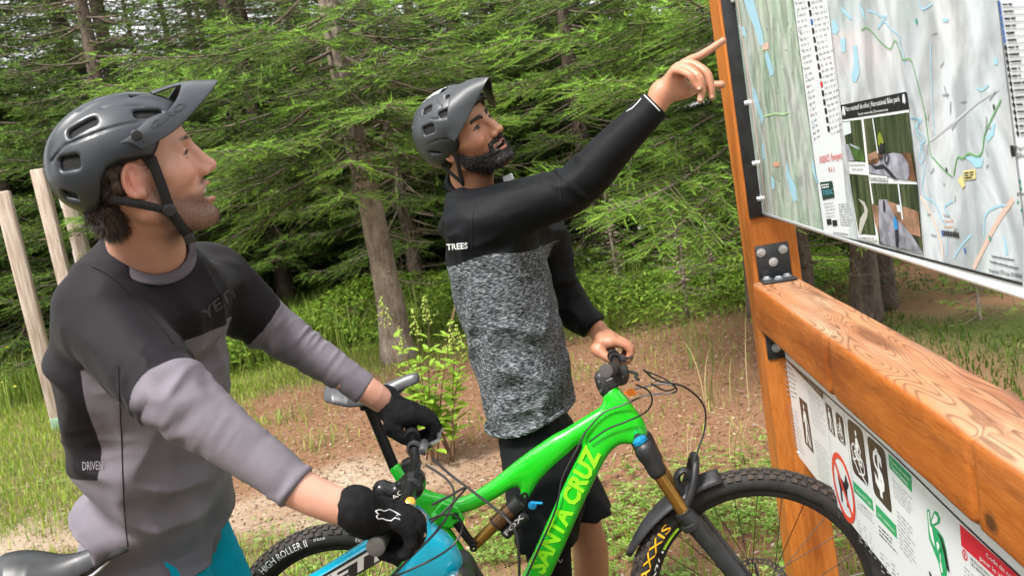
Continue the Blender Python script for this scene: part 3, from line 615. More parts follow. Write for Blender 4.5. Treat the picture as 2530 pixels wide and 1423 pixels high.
b2 = at(128, 560, 9.0); post(b2, 2.32, .125, 'second weathered wooden post, taller in view, just left of the helmet', .2)
b3 = at(188, 560, 9.3); post(b3, 2.15, .14, 'third weathered post behind the grey helmet, carrying two small signs', .1)
SGN = mat('green_sign_face', (.10, .16, .08), .5, var=.5, vscale=30)
def plate(name, lab, pts, depth, m, edge=.012, frame=True):
    c = at(*np.mean(np.array(pts), 0), depth); q = [on_plane(x, y, c, nrm([.15, -1, 0])) for x, y in pts]; t = thing(name, lab, 'sign', q[3])
    n_ = nrm([.15, -1, 0]); v = [p - n_ * edge for p in q] + q; f = [(0, 1, 2, 3), (7, 6, 5, 4)] + [(i, i + 4, (i + 1) % 4 + 4, (i + 1) % 4) for i in range(4)]
    mk('panel', v, f, WHITE, t, False); cc = np.mean(q, 0); q2 = [cc + (p - cc) * .84 + n_ * .003 for p in q]; mk('face', q2, [(0, 1, 2, 3)], m, t, False)
plate('small_trail_sign', 'small green white-edged sign on the third weathered post', [(141, 472), (196, 456), (210, 500), (152, 516)], at(165, 500, 9.15)[1] - .08 if False else 9.28, SGN)
plate('white_notice', 'small white notice on the third weathered post near the shoulder', [(178, 618), (196, 614), (204, 650), (186, 654)], 9.28, WHITE)
# ================================================================== TRAIL SIGN (post, beam, map board, rules board)
S_A = np.array([.7375, 2.687, 0.0]); S_D = nrm([.0801707, 1.010269, 0]); S_N = np.array([S_D[1], -S_D[0], 0])
sign = thing('trail_map_sign', 'large cedar framed sign with trail map board above a rules board', 'sign', S_A)
sign.rotation_euler = (0, 0, math.atan2(-S_D[1], -S_D[0])); bpy.context.view_layer.update()
def sl(p): d = np.asarray(p) - S_A; return np.array([-np.dot(d, S_D), np.dot(d, S_N), d[2]])     # world -> sign local (along, depth, up)
def slink(name, v, f, m, parent=None, smooth=False):
    o = bpy.data.objects.new(name, mesh_data(name, v, f, smooth)); COL.objects.link(o); o.data.materials.append(m); o.parent = parent or sign; return o
def on_board(px, py, y=.045): q = sl(on_plane(px, py, S_A + S_N * y, S_N)); return q[0], q[2]
def wood_mat(name, scale, c_lo, c_mid, c_hi, ringf=46, weather=.55, knots=()):
    m = bpy.data.materials.new(name); m.use_nodes = True; N = m.node_tree.nodes; L = m.node_tree.links; B = N['Principled BSDF']; B.inputs['Roughness'].default_value = .5; B.inputs['Specular IOR Level'].default_value = .35
    tc = N.new('ShaderNodeTexCoord'); mp = N.new('ShaderNodeMapping'); mp.inputs['Scale'].default_value = scale; L.new(tc.outputs['Object'], mp.inputs[0])
    def noise(sc, det, src=mp, ro=.5):
        t = N.new('ShaderNodeTexNoise'); t.inputs['Scale'].default_value = sc; t.inputs['Detail'].default_value = det; t.inputs['Roughness'].default_value = ro; L.new(src.outputs[0], t.inputs[0]); return t
    def math_(op, a, b=None, v=None):
        k = N.new('ShaderNodeMath'); k.operation = op; L.new(a, k.inputs[0])
        if b is not None: L.new(b, k.inputs[1])
        elif v is not None: k.inputs[1].default_value = v
        return k.outputs[0]
    big = noise(1.0, 1.2); fine = noise(9, 6, ro=.7); blot = noise(.55, 4)
    ring = math_('SINE', math_('MULTIPLY', big.outputs[0], v=ringf * 3.0)); ring = math_('MULTIPLY_ADD', ring, v=.5); N.active = None
    ring.node.inputs[2].default_value = .5
    ringp = math_('POWER', ring, v=4.5)
    r = N.new('ShaderNodeValToRGB'); L.new(fine.outputs[0], r.inputs[0]); e = r.color_ramp.elements; e[0].position = .25; e[1].position = .75; e[0].color = (*c_mid, 1); e[1].color = (*c_hi, 1)
    mx = N.new('ShaderNodeMixRGB'); mx.inputs[2].default_value = (*c_lo, 1)
    ge = N.new('ShaderNodeNewGeometry'); sp = N.new('ShaderNodeSeparateXYZ'); L.new(ge.outputs['Normal'], sp.inputs[0])
    topm = N.new('ShaderNodeMapRange'); topm.inputs[1].default_value = .5; topm.inputs[2].default_value = .95; L.new(sp.outputs[2], topm.inputs[0])
    k = N.new('ShaderNodeMapRange'); k.inputs[3].default_value = .07; k.inputs[4].default_value = .62; L.new(topm.outputs[0], k.inputs[0])
    rk = math_('MULTIPLY', ringp, k.outputs[0]); L.new(rk, mx.inputs[0])
    wz = N.new('ShaderNodeMixRGB'); wz.inputs[2].default_value = (.44, .27, .165, 1); L.new(r.outputs[0], wz.inputs[1])
    bl = N.new('ShaderNodeMapRange'); bl.inputs[1].default_value = .46; bl.inputs[2].default_value = .62; bl.inputs[4].default_value = weather; L.new(blot.outputs[0], bl.inputs[0])
    tw = math_('MULTIPLY_ADD', topm.outputs[0], v=.45); tw.node.inputs[2].default_value = 0.0; bw = math_('MULTIPLY', bl.outputs[0], math_('ADD', topm.outputs[0], v=.20)); L.new(math_('ADD', tw, bw), wz.inputs[0]); L.new(wz.outputs[0], mx.inputs[1])
    # knots
    vo = N.new('ShaderNodeTexVoronoi'); vo.inputs['Scale'].default_value = .62; L.new(mp.outputs[0], vo.inputs[0]); kn = N.new('ShaderNodeMapRange'); kn.inputs[1].default_value = .10; kn.inputs[2].default_value = .22; kn.inputs[3].default_value = .75; kn.inputs[4].default_value = 0; L.new(vo.outputs['Distance'], kn.inputs[0])
    km = N.new('ShaderNodeMixRGB'); km.inputs[2].default_value = (.13, .045, .015, 1); L.new(kn.outputs[0], km.inputs[0]); L.new(mx.outputs[0], km.inputs[1])
    last = km.outputs[0]
    st = noise(.9, 5, ro=.65); sm = N.new('ShaderNodeMapRange'); sm.inputs[1].default_value = .47; sm.inputs[2].default_value = .66; sm.inputs[4].default_value = .72; L.new(st.outputs[0], sm.inputs[0])
    sx = N.new('ShaderNodeMixRGB'); sx.blend_type = 'MULTIPLY'; sx.inputs[2].default_value = (.42, .30, .24, 1); L.new(sm.outputs[0], sx.inputs[0]); L.new(last, sx.inputs[1]); last = sx.outputs[0]
    for (kx, ky, kz, kr) in knots:           # knots of the timber: dark eye with tight rings
        vd = N.new('ShaderNodeVectorMath'); vd.operation = 'SUBTRACT'; vd.inputs[1].default_value = (kx, ky, kz); L.new(tc.outputs['Object'], vd.inputs[0]); vs = N.new('ShaderNodeVectorMath'); vs.operation = 'MULTIPLY'; vs.inputs[1].default_value = (.75, .3, 1); L.new(vd.outputs[0], vs.inputs[0]); vl = N.new('ShaderNodeVectorMath'); vl.operation = 'LENGTH'; L.new(vs.outputs[0], vl.inputs[0])
        dd_ = N.new('ShaderNodeMath'); dd_.operation = 'MULTIPLY_ADD'; dd_.inputs[1].default_value = .012; L.new(fine.outputs[0], dd_.inputs[0]); L.new(vl.outputs['Value'], dd_.inputs[2])
        kr_ = N.new('ShaderNodeMapRange'); kr_.inputs[1].default_value = kr * .9; kr_.inputs[2].default_value = kr * 1.5; kr_.inputs[3].default_value = .96; kr_.inputs[4].default_value = 0; L.new(dd_.outputs[0], kr_.inputs[0])
        rg = math_('SINE', math_('MULTIPLY', dd_.outputs[0], v=1100)); rgc = N.new('ShaderNodeMapRange'); rgc.inputs[1].default_value = -1; rgc.inputs[3].default_value = .35; rgc.inputs[4].default_value = 1; L.new(rg, rgc.inputs[0]); kc = N.new('ShaderNodeMixRGB'); kc.inputs[1].default_value = (.018, .007, .004, 1); kc.inputs[2].default_value = (.11, .040, .013, 1); L.new(rgc.outputs[0], kc.inputs[0])
        kx_ = N.new('ShaderNodeMixRGB'); L.new(kr_.outputs[0], kx_.inputs[0]); L.new(last, kx_.inputs[1]); L.new(kc.outputs[0], kx_.inputs[2]); last = kx_.outputs[0]
    L.new(last, B.inputs['Base Color'])
    bp = N.new('ShaderNodeBump'); bp.inputs['Strength'].default_value = .35; bp.inputs['Distance'].default_value = .004; hb = N.new('ShaderNodeMath'); hb.operation = 'SUBTRACT'; L.new(fine.outputs[0], hb.inputs[0]); L.new(rk, hb.inputs[1]); L.new(hb.outputs[0], bp.inputs['Height']); L.new(bp.outputs[0], B.inputs['Normal'])
    return m
_k = [(*on_board(px_, py_, -.012), r_) for px_, py_, r_ in ((2447, 1290, .017), (2325, 1225, .008), (1975, 845, .006))]
CEDAR_H = wood_mat('stained_cedar_beam', (2.0, 15, 13), (.085, .028, .010), (.30, .072, .009), (.46, .145, .024), knots=[(a, -.012, b, r_) for a, b, r_ in _k])
CEDAR_V = wood_mat('stained_cedar_post', (11, 11, 1.6), (.19, .048, .010), (.36, .095, .011), (.52, .18, .032), ringf=20, weather=.3)
BRKT = mat('black_steel_bracket', (.025, .027, .03), .5, .2, var=.3, vscale=25, bump=.1)
def timber(name, x0, x1, y0, y1, z0, z1, axis, m, rnd=.010, notches=(), seed=1):
    lo = np.array([x0, y0, z0]); hi = np.array([x1, y1, z1]); L = (hi - lo)[axis]; n = int(L / .012); oth = [i for i in range(3) if i != axis]
    ring = []; c = (lo + hi)[oth] / 2; h = (hi - lo)[oth] / 2
    for q in range(4):
        s = [(1, 1), (-1, 1), (-1, -1), (1, -1)][q]
        nx = [(1, 1), (-1, 1), (-1, -1), (1, -1)][(q + 1) % 4]
        for a in np.linspace(0, math.pi / 2, 5):
            ang = a + q * math.pi / 2; ring.append(((h[0] - rnd) * s[0] + rnd * math.cos(ang), (h[1] - rnd) * s[1] + rnd * math.sin(ang)))
        for k in (.33, .66): pass
    # subdivide flats
    pts = []
    for i in range(len(ring)):
        a, b = np.array(ring[i]), np.array(ring[(i + 1) % len(ring)]); m_ = 6 if np.linalg.norm(b - a) > .03 else 1
        for k in range(m_): pts.append(a + (b - a) * k / m_)
    pts = np.array(pts); K = len(pts); t = np.linspace(0, 1, n + 1); V = np.zeros((n + 1, K, 3)); V[:, :, axis] = (lo[axis] + t * L)[:, None]
    for j, i in enumerate(oth): V[:, :, i] = c[j] + pts[None, :, j]
    flat = V.reshape(-1, 3); sc = np.ones(3) * 14; sc[axis] = 3; d = vnoise(flat * sc / 10, 10, seed) * .0016 + vnoise(flat * sc / 3, 10, seed + 1) * .0007
    cc = np.zeros_like(flat); cc[:, axis] = flat[:, axis]
    for j, i in enumerate(oth): cc[:, i] = c[j]
    rad = flat - cc; rl = np.linalg.norm(rad, axis=1)[:, None]; edge = np.ones(len(flat))
    for (s0, dep, w) in notches:      # saw cut / bruise on the left upper edge
        g = np.exp(-((flat[:, axis] - s0) / w) ** 2); side = (flat[:, 1] < (y0 + .03)) | ((flat[:, 2] > z1 - .01) & (flat[:, 1] < y0 + .06)); d = d - dep * g * side
    flat = flat + rad / rl * d[:, None]
    f = [(i * K + j, (i + 1) * K + j, (i + 1) * K + (j + 1) % K, i * K + (j + 1) % K) for i in range(n) for j in range(K)] + [tuple(range(K)), tuple(n * K + j for j in range(K))[::-1]]
    o = slink(name, flat, f, m, smooth=True)
    bm = bmesh.new(); bm.from_mesh(o.data); bmesh.ops.recalc_face_normals(bm, faces=bm.faces); bm.to_mesh(o.data); bm.free(); return o
FAR = 2.52
timber('post', -.14, 0, 0, .142, -.3, 2.75, 2, CEDAR_V, .006, seed=3)
timber('post', FAR, FAR + .14, 0, .142, -.3, 2.75, 2, CEDAR_V, .006, seed=5)
bt = on_board(1852, 694, -.012); 
BZ1 = 1.133; BZ0 = .985
nz = [on_board(2036, 835, -.012)[0], on_board(2390, 1098, -.012)[0]]
timber('beam', .003, FAR - .003, -.012, .128, BZ0, BZ1, 0, CEDAR_H, .014, [(nz[0], .010, .006), (nz[1], .010, .007), (.035, .006, .004), (nz[0] + .015, .004, .02)], seed=8)
def hexbolt(parent, c, d, r=.0095, h=.008, name='bolt', washer=True):
    m = MB(); c = np.asarray(c, float); d = np.asarray(d, float); v, f = lathe([(0, r), (h * .8, r), (h, r * .82), (h, 0.0005)], c, d, 6); m.add(v, f)
    if washer: v, f = lathe([(0, r * 1.45), (.0018, r * 1.45), (.0018, r * .5)], c, d, 16); m.add(v, f)
    return slink(name, m.v, m.f, ZINC, parent)
# upper angle bracket
def px_face(px, py, x=0.0): q = sl(on_plane(px, py, S_A - S_D * x, S_D)); return q
b0 = px_face(1857, 605); b1_ = px_face(1941, 597); zt = 1.243
v, f = boxv((.0035, (.012 + .112) / 2, (BZ1 + .004 + zt) / 2), (.0032, 0, 0), (0, .050, 0), (0, 0, (zt - BZ1 - .004) / 2)); m_ = MB().add(v, f)
v, f = boxv((.036, .062, BZ1 + .0045), (.036, 0, 0), (0, .050, 0), (0, 0, .0033)); br = slink('angle_bracket', m_.v, m_.f, BRKT); bevel(br, .0012, 1)
leg_ = slink('bracket_foot', v, f, BRKT, br); bevel(leg_, .0012, 1)
for (y, z) in ((.028, 1.222), (.094, 1.222), (.061, 1.188)): hexbolt(br, (.0066, y, z), (1, 0, 0))
for (x, y) in ((.022, .032), (.044, .062), (.022, .092)): hexbolt(br, (x, y, BZ1 + .0078), (0, 0, 1))
v, f = boxv((.0035, .05, .935), (.0032, 0, 0), (0, .042, 0), (0, 0, .0475)); br2 = slink('angle_bracket', v, f, BRKT); bevel(br2, .0012, 1); hexbolt(br2, (.0066, .036, .921), (1, 0, 0))
v, f = boxv((.036, .05, BZ0 - .0045), (.030, 0, 0), (0, .042, 0), (0, 0, .0033)); slink('bracket_foot', v, f, BRKT, br2)
# black steel strip carrying the map
MY = .047; MZ0 = 1.338
v, f = boxv((.005, .035, 2.02), (.0045, 0, 0), (0, .027, 0), (0, 0, 2.02 - MZ0 + .008)); st = slink('steel_strip', v, f, BRKT); bevel(st, .001, 1)
v, f = boxv((.03, MY + .018, 2.02), (.03, 0, 0), (0, .004, 0), (0, 0, 2.02 - MZ0 - .02)); slink('strip_flange', v, f, BRKT, st)
# ---------------- map board
MX0, MX1, MZ1 = .006, 2.44, 2.62
v, f = boxv(((MX0 + MX1) / 2, MY + .006, (MZ0 + MZ1) / 2), ((MX1 - MX0) / 2, 0, 0), (0, .006, 0), (0, 0, (MZ1 - MZ0) / 2))
BOARD = mat('white_laminate', (.74, .77, .79), .3, coat=.15, spec=.4); mapb = slink('map_board', v, f, BOARD); mapb['label'] = 'white trail map board with printed relief map, legend and photographs'
v, f = tube([(MX0, MY + .004, MZ0 + .002), (MX1, MY + .004, MZ0 + .002)], .0070, 12); slink('board_edge', v, f, mat('white_edge_trim', (.72, .75, .77), .25), mapb, True)
for p in ((1801, 8), (1833, 258), (1864, 405), (1875, 493)):
    s_, z_ = on_board(*p, MY - .01); hexbolt(mapb, (MX0 + .006, MY - .0003, z_), (0, -1, 0), .008, .012)
class Print:
    """flat print on a board, drawn in the board's own plane"""
    def __init__(s, parent, y): s.p = parent; s.y = y; s.n = 0
    def poly(s, name, pts, m, lay=1, raw=False, kind=None):
        q = pts if raw else [on_board(a, b, s.y) for a, b in pts]; yy = s.y - .0006 * lay; o = slink(name, [(a, yy, b) for a, b in q], [tuple(range(len(q)))], m, s.p)
        for pl in o.data.polygons: pass
        return o
    def band(s, name, pts, w, m, lay=1, closed=False):
        q = np.array([on_board(a, b, s.y) for a, b in pts]); q = bez(np.c_[q, 0 * q[:, 0]], 6 * len(q))[:, :2] if len(q) > 2 else q; t = np.gradient(q, axis=0); t /= np.linalg.norm(t, axis=1)[:, None] + 1e-9; nn = np.c_[-t[:, 1], t[:, 0]] * w / 2; yy = s.y - .0006 * lay
        v = [(a, yy, b) for a, b in np.concatenate([q - nn, q + nn])]; k = len(q); return slink(name, v, [(i, i + 1, k + i + 1, k + i) for i in range(k - 1)], m, s.p)
    def text(s, txt, p0, p1, hpx, m, lay=2, bold=.0, name='lettering', shear=0):
        """baseline from photo point p0 to p1, cap height hpx (at p0) in photo pixels"""
        a = np.array(on_board(*p0, s.y)); b = np.array(on_board(*p1, s.y)); h = on_board(p0[0] - hpx * .17, p0[1] - hpx, s.y)[1] - a[1]; v, f = text_mesh(txt, 1.0, bold, shear)
        w0, w1 = v[:, 0].min(), v[:, 0].max(); ch = .72; L = np.linalg.norm(b - a); yy = s.y - .0006 * lay; d = (b - a) / L
        xx = (v[:, 0] - w0) / (w1 - w0) * L; zz = v[:, 1] / ch * h; return slink(name, np.c_[a[0] + xx * d[0], np.full(len(v), yy), a[1] + xx * d[1] + zz], f, m, s.p)
    def lines(s, name, quad, rows, m, fill=.5, gap=.25, lay=1, seed=0, rag=.3, wl=.012):
        """a block of print too fine to read: rows of word-long dashes; quad TL TR BR BL"""
        r = np.random.default_rng(seed); tl, tr, brr, bl = [np.array(on_board(a, b, s.y)) for a, b in quad]; M = MB(); yy = s.y - .0006 * lay
        for i in range(rows):
            t = (i + .5) / rows; a = tl + (bl - tl) * t; b = tr + (brr - tr) * t; L = np.linalg.norm(b - a); end = L * (1 - rag * r.random()); d = (b - a) / L; x = 0; hh = np.linalg.norm(bl - tl) / rows * fill / 2
            while x < end:
                w = min(wl * r.uniform(.35, 1.6), end - x); c0 = a + d * x; c1 = a + d * (x + w); k = hh * r.uniform(.75, 1); M.add([(c0[0], yy, c0[1] - k), (c1[0], yy, c1[1] - k), (c1[0], yy, c1[1] + k), (c0[0], yy, c0[1] + k)], [(0, 1, 2, 3)]); x += w + wl * gap * r.uniform(.6, 1.4)
        o = slink(name, M.v, M.f, m, s.p); o['kind'] = 'stuff'; return o
def flat(name, c, r=.35): return mat(name, c, r, spec=.4)
INK = flat('black_ink', (.02, .02, .022)); GREY = flat('grey_ink', (.34, .35, .36)); REDI = flat('red_ink', (.62, .05, .04)); BLUEI = flat('lake_blue_ink', (.36, .60, .72)); BLUEL = flat('stream_blue_ink', (.36, .58, .70)); GRNI = flat('route_green_ink', (.16, .42, .15)); YEL = flat('yellow_note_ink', (.72, .64, .28)); PINK = flat('salmon_ink', (.70, .48, .40)); WHI = flat('white_ink', (.8, .82, .82)); SALM = flat('orange_text_ink', (.72, .25, .10)); NAVY = flat('blue_symbol_ink', (.05, .14, .40)); TEAL = flat('teal_symbol_ink', (.03, .30, .22))
def relief(name, c1, c2, c3, st=(9, 1, 5), sc=1.4):
    m = bpy.data.materials.new(name); m.use_nodes = True; N = m.node_tree.nodes; L = m.node_tree.links; B = N['Principled BSDF']; B.inputs['Roughness'].default_value = .22; B.inputs['Coat Weight'].default_value = .3
    tc = N.new('ShaderNodeTexCoord'); mp = N.new('ShaderNodeMapping'); mp.inputs['Scale'].default_value = st; mp.inputs['Rotation'].default_value = (0, .25, 0); L.new(tc.outputs['Object'], mp.inputs[0])
    n = N.new('ShaderNodeTexNoise'); n.inputs['Scale'].default_value = sc; n.inputs['Detail'].default_value = 8; n.inputs['Distortion'].default_value = .6; L.new(mp.outputs[0], n.inputs[0]); n2 = N.new('ShaderNodeTexNoise'); n2.inputs['Scale'].default_value = sc * .6; n2.inputs['Detail'].default_value = 3; L.new(mp.outputs[0], n2.inputs[0])
    # hill shading printed from the relief: difference of two shifted samples
    mp2 = N.new('ShaderNodeMapping'); mp2.inputs['Location'].default_value = (.16, 0, -.10); L.new(mp.outputs[0], mp2.inputs[0]); n3 = N.new('ShaderNodeTexNoise'); n3.inputs['Scale'].default_value = sc; n3.inputs['Detail'].default_value = 8; n3.inputs['Distortion'].default_value = .6; L.new(mp2.outputs[0], n3.inputs[0])
    sb = N.new('ShaderNodeMath'); sb.operation = 'SUBTRACT'; L.new(n.outputs[0], sb.inputs[0]); L.new(n3.outputs[0], sb.inputs[1])
    r = N.new('ShaderNodeValToRGB'); e = r.color_ramp.elements; e[0].position = .35; e[0].color = (*c2, 1); e[1].position = .62; e[1].color = (*c3, 1); k = e.new(.48); k.color = (*c1, 1); L.new(n2.outputs[0], r.inputs[0])
    mr = N.new('ShaderNodeMapRange'); mr.inputs[1].default_value = -.10; mr.inputs[2].default_value = .10; mr.inputs[3].default_value = .55; mr.inputs[4].default_value = 1.12; L.new(sb.outputs[0], mr.inputs[0])
    mu = N.new('ShaderNodeMixRGB'); mu.blend_type = 'MULTIPLY'; mu.inputs[0].default_value = .8; L.new(r.outputs[0], mu.inputs[1]); L.new(mr.outputs[0], mu.inputs[2]); L.new(mu.outputs[0], B.inputs['Base Color']); return m
MAPL = relief('green_relief_print', (.50, .60, .50), (.40, .52, .42), (.58, .61, .57)); MAPR = relief('grey_relief_print', (.62, .66, .69), (.55, .62, .64), (.66, .67, .68), (7, 1, 4.4), 1.2)
PR = Print(mapb, MY)
Z = lambda px, py: (px, py)
PR.poly('relief_map', [(1812, -330), (1930, -330), (1960, 0), (2035, 572), (1888, 530), (1805, 0)], MAPL, 1)
PR.poly('relief_map', [(2010, -330), (2430, -330), (2468, 0), (2530, 500), (2530, 698), (2100, 590), (2046, 0)], MAPR, 1)
def ebox(pts, w=.0016, name='frame_line', lay=3, m=INK):
    for i in range(len(pts) - 1): PR.band(name, [pts[i], pts[i + 1]], w, m, lay)
ebox([(1960, 0), (2036, 573)]); ebox([(2046, 0), (2122, 597)]); ebox([(2468, 0), (2534, 560)]); PR.band('frame_line', [(1887, 533), (2122, 596), (2530, 702)], .004, INK, 3)
# margin scale along the left edge of the map
q0, q1 = (1814, 0), (1890, 520)
PR.band('margin_stripe', [(1822, 0), (1896, 520)], .012, PINK, 2)
M = MB()
for i in range(62):
    a = np.array(on_board(q0[0] + (q1[0] - q0[0]) * i / 62, q0[1] + (q1[1] - q0[1]) * i / 62, MY)); w = .010 if i % 3 else .018; yy = MY - .0018; M.add([(a[0], yy, a[1]), (a[0] + w, yy, a[1] + .001), (a[0] + w, yy, a[1] + .0035), (a[0], yy, a[1] + .0028)], [(0, 1, 2, 3)])
o = slink('margin_ticks', M.v, M.f, GREY, mapb); o['kind'] = 'stuff'
# lakes: outlines in photo points from the zoomed views
def zl(pts, x0=1780, y0=0, k=520 / 1156): return [(x0 + a * k, y0 + b * k) for a, b in pts]
for pts in [[(130, 0), (185, 0), (200, 60), (235, 190), (242, 250), (215, 255), (195, 170), (165, 100)], [(245, 300), (262, 285), (290, 370), (296, 410), (275, 420), (258, 360)], [(100, 140), (130, 150), (150, 205), (128, 200)], [(178, 480), (195, 500), (215, 570), (240, 650), (232, 690), (205, 600), (180, 530)],
            [(366, 880), (382, 960), (415, 1020), (425, 1100), (405, 1110), (385, 1050), (362, 960)], [(280, 960), (298, 990), (300, 1035), (284, 1040)], [(228, 780), (240, 800), (246, 880), (234, 870)], [(503, 870), (515, 900), (540, 1000), (532, 1010), (508, 930)],
            [(612, 130), (630, 105), (655, 165), (640, 190), (615, 185)], [(730, 255), (752, 250), (760, 330), (768, 400), (748, 455), (728, 450), (722, 420), (738, 350)], [(660, 35), (690, 60), (728, 105), (712, 110), (680, 75)], [(660, 215), (690, 210), (690, 285), (670, 290)], [(760, 20), (790, 60), (800, 120), (785, 90)]]:
    PR.poly('lake', zl(pts), BLUEI, 2)
def zr(pts): return [(2250 + a * 280 / 553, b * 280 / 553) for a, b in pts]
for pts in [[(265, 765), (310, 762), (360, 775), (352, 815), (320, 820), (300, 795)], [(370, 670), (395, 640), (405, 600), (418, 600), (410, 660), (380, 695)], [(410, 285), (425, 280), (430, 315), (412, 318)], [(455, 1140), (470, 1180), (480, 1240), (466, 1245)], [(160, 90), (188, 92), (186, 110), (162, 110)]]: PR.poly('lake', zr(pts), BLUEI, 2)
for pts in [zl([(810, 60), (850, 70), (880, 90), (915, 95), (880, 130), (870, 160), (900, 120), (930, 150)]), zl([(940, 160), (985, 200), (990, 250), (1010, 300), (1015, 360)]), zl([(1050, 650), (1110, 660), (1075, 700), (1130, 760), (1100, 800), (1120, 860), (1110, 900)]), zr([(5, 575), (45, 590), (30, 640), (60, 700), (45, 770), (70, 830), (60, 900), (70, 960)]), zr([(70, 960), (120, 990), (150, 1060), (180, 1120), (180, 1250)]), zr([(210, 980), (170, 1010), (190, 1050)]), zr([(325, 430), (350, 440), (385, 415)]), zr([(360, 1150), (370, 1050), (420, 1010), (470, 1000)]), zr([(300, 1145), (250, 1200), (215, 1260)]), zr([(100, 210), (105, 400), (115, 600), (125, 660)]), zr([(40, 0), (60, 45), (110, 20)])]: PR.band('stream', pts, .0035, BLUEL, 2)
PR.band('route_line', zl([(778, 167), (808, 152), (850, 190), (880, 225), (935, 268), (962, 222), (985, 265), (1005, 325), (1050, 330), (1080, 430), (1110, 540), (1135, 660)]) + zr([(75, 560), (100, 740), (120, 775), (180, 840), (210, 862)]), .0022, GRNI, 3)
PR.band('route_line', zr([(215, 855), (232, 770), (260, 772), (290, 748), (330, 762), (355, 735), (365, 660), (400, 580), (447, 485)]), .0026, GRNI, 3)
PR.band('route_line', zl([(240, 640), (300, 625), (350, 628), (378, 615)]), .005, flat('pale_green_ink', (.45, .66, .36)), 3)
PR.band('grey_road', zr([(95, 690), (200, 610), (330, 500), (435, 435)]), .004, flat('road_grey_ink', (.52, .54, .57)), 2)
PR.band('salmon_road', zr([(505, 970), (430, 1080), (360, 1210), (310, 1310)]), .008, PINK, 2); PR.band('salmon_road', zr([(50, 960), (110, 1060), (150, 1180), (160, 1260)]), .007, flat('pale_salmon_ink', (.72, .60, .52)), 2)
# yellow note, place names
PR.poly('yellow_note', zr([(262, 832), (322, 825), (324, 872), (268, 880)]), YEL, 3); PR.poly('yellow_note', zr([(235, 880), (258, 850), (272, 905), (258, 920)]), YEL, 3)
PR.lines('fine_print', zr([(268, 838), (320, 832), (321, 868), (272, 875)]), 3, INK, .5, .2, 4, 2, wl=.02)
PR.text('Centre-ville', zr([(165, 1088)])[0], zr([(213, 1085)])[0], 9, SALM); PR.text('Downtown', zr([(168, 1116)])[0], zr([(213, 1113)])[0], 9, SALM)
for i in range(8): a = 154 + i * 11; PR.poly('map_symbol', zr([(a, 1122 + i * 1.5), (a + 8, 1123 + i * 1.5), (a + 11, 1150 + i * 1.5), (a + 3, 1149 + i * 1.5)]), NAVY if i == 0 else INK, 3)
for (a, b, mm) in [(27, 92, TEAL), (386, 1148, TEAL), (406, 510, INK), (174, 818, INK), (264, 1208, NAVY)]: PR.poly('map_symbol', zr([(a, b), (a + 8, b), (a + 12, b + 26), (a + 4, b + 26)]), mm, 3)
PR.text('Projection UTM zone 18 NAD83', zr([(388, 1328)])[0], zr([(548, 1358)])[0], 11, INK); ebox(zr([(402, 1250), (510, 1270)]), .0015); ebox(zr([(392, 1275), (528, 1310)]), .0015)
for i in range(6): ebox(zr([(402 + i * 21, 1240 + i * 4), (404 + i * 21, 1252 + i * 4)]), .0012)
for i in range(6): ebox(zr([(392 + i * 27, 1265 + i * 7), (394 + i * 27, 1277 + i * 7)]), .0012)
# small names strewn over the maps
def specks(name, n, poly, m, seed, wl):
    r = np.random.default_rng(seed); M = MB(); (x0, y0), (x1, y1) = poly
    for _ in range(n):
        a = np.array(on_board(r.uniform(x0, x1), r.uniform(y0, y1), MY)); L = wl * r.uniform(.4, 1.4); an = r.choice([0, 0, .5, -1.2, 1.3]); d = np.array([math.cos(an), math.sin(an)]); u = np.array([-d[1], d[0]]) * .0012; yy = MY - .0018
        M.add([(p[0], yy, p[1]) for p in (a - u, a + d * L - u, a + d * L + u, a + u)], [(0, 1, 2, 3)])
    o = slink(name, M.v, M.f, m, mapb); o['kind'] = 'stuff'
specks('place_names', 60, ((1850, 40), (1985, 480)), GREY, 3, .012); specks('place_names', 22, ((2260, 40), (2450, 600)), GREY, 4, .016)
specks('trail_marks', 40, ((1890, 60), (1985, 330)), flat('trail_green_ink', (.22, .36, .24)), 5, .012); PR.poly('red_label', zl([(232, 245), (268, 232), (270, 270), (236, 278)]), PINK, 3); PR.poly('red_label', zl([(292, 890), (325, 890), (327, 915), (294, 915)]), flat('orange_label_ink', (.70, .36, .24)), 3)
# legend column
cA = lambda t: (1960 + 76 * t, 573 * t); 
PR.lines('legend_lines', [(1966, 2), (1992, -4), (2030, 340), (2012, 352)], 24, GREY, .20, .5, 2, 6, wl=.018); PR.lines('legend_lines', [(2004, 0), (2040, -8), (2088, 325), (2056, 338)], 24, GREY, .20, .5, 2, 7, wl=.018)
for i in range(15):
    t = i / 15; x, y = 1996 + 52 * t, 4 + 330 * t; mm = [INK, INK, NAVY, INK, INK, INK, INK, INK, INK, REDI, INK, INK, INK, INK, INK][i]; PR.poly('legend_symbol', [(x, y), (x + 5, y - 1), (x + 7, y + 13), (x + 2, y + 14)], mm, 2)
    x, y = 1964 + 50 * t, 8 + 345 * t; ebox([(x, y), (x + 6, y - 1)], .0014, 'legend_dash', 2, REDI if i in (9, 12) else GREY)
PR.text('URGENCE / Emergency', (2026, 404), (2083, 391), 17, REDI, bold=.004); PR.text('9-1-1', (2049, 427), (2063, 424), 14, REDI, bold=.004)
PR.poly('dark_logo', [(2027, 451), (2057, 447), (2063, 488), (2034, 494)], flat('dark_green_ink', (.02, .05, .035)), 2); PR.text('FONDAC', (2036, 483), (2061, 480), 14, flat('cyan_ink', (.12, .42, .55)), 3); PR.lines('fine_print', [(2030, 455), (2050, 452), (2052, 464), (2033, 467)], 2, WHI, .5, .2, 3, 3)
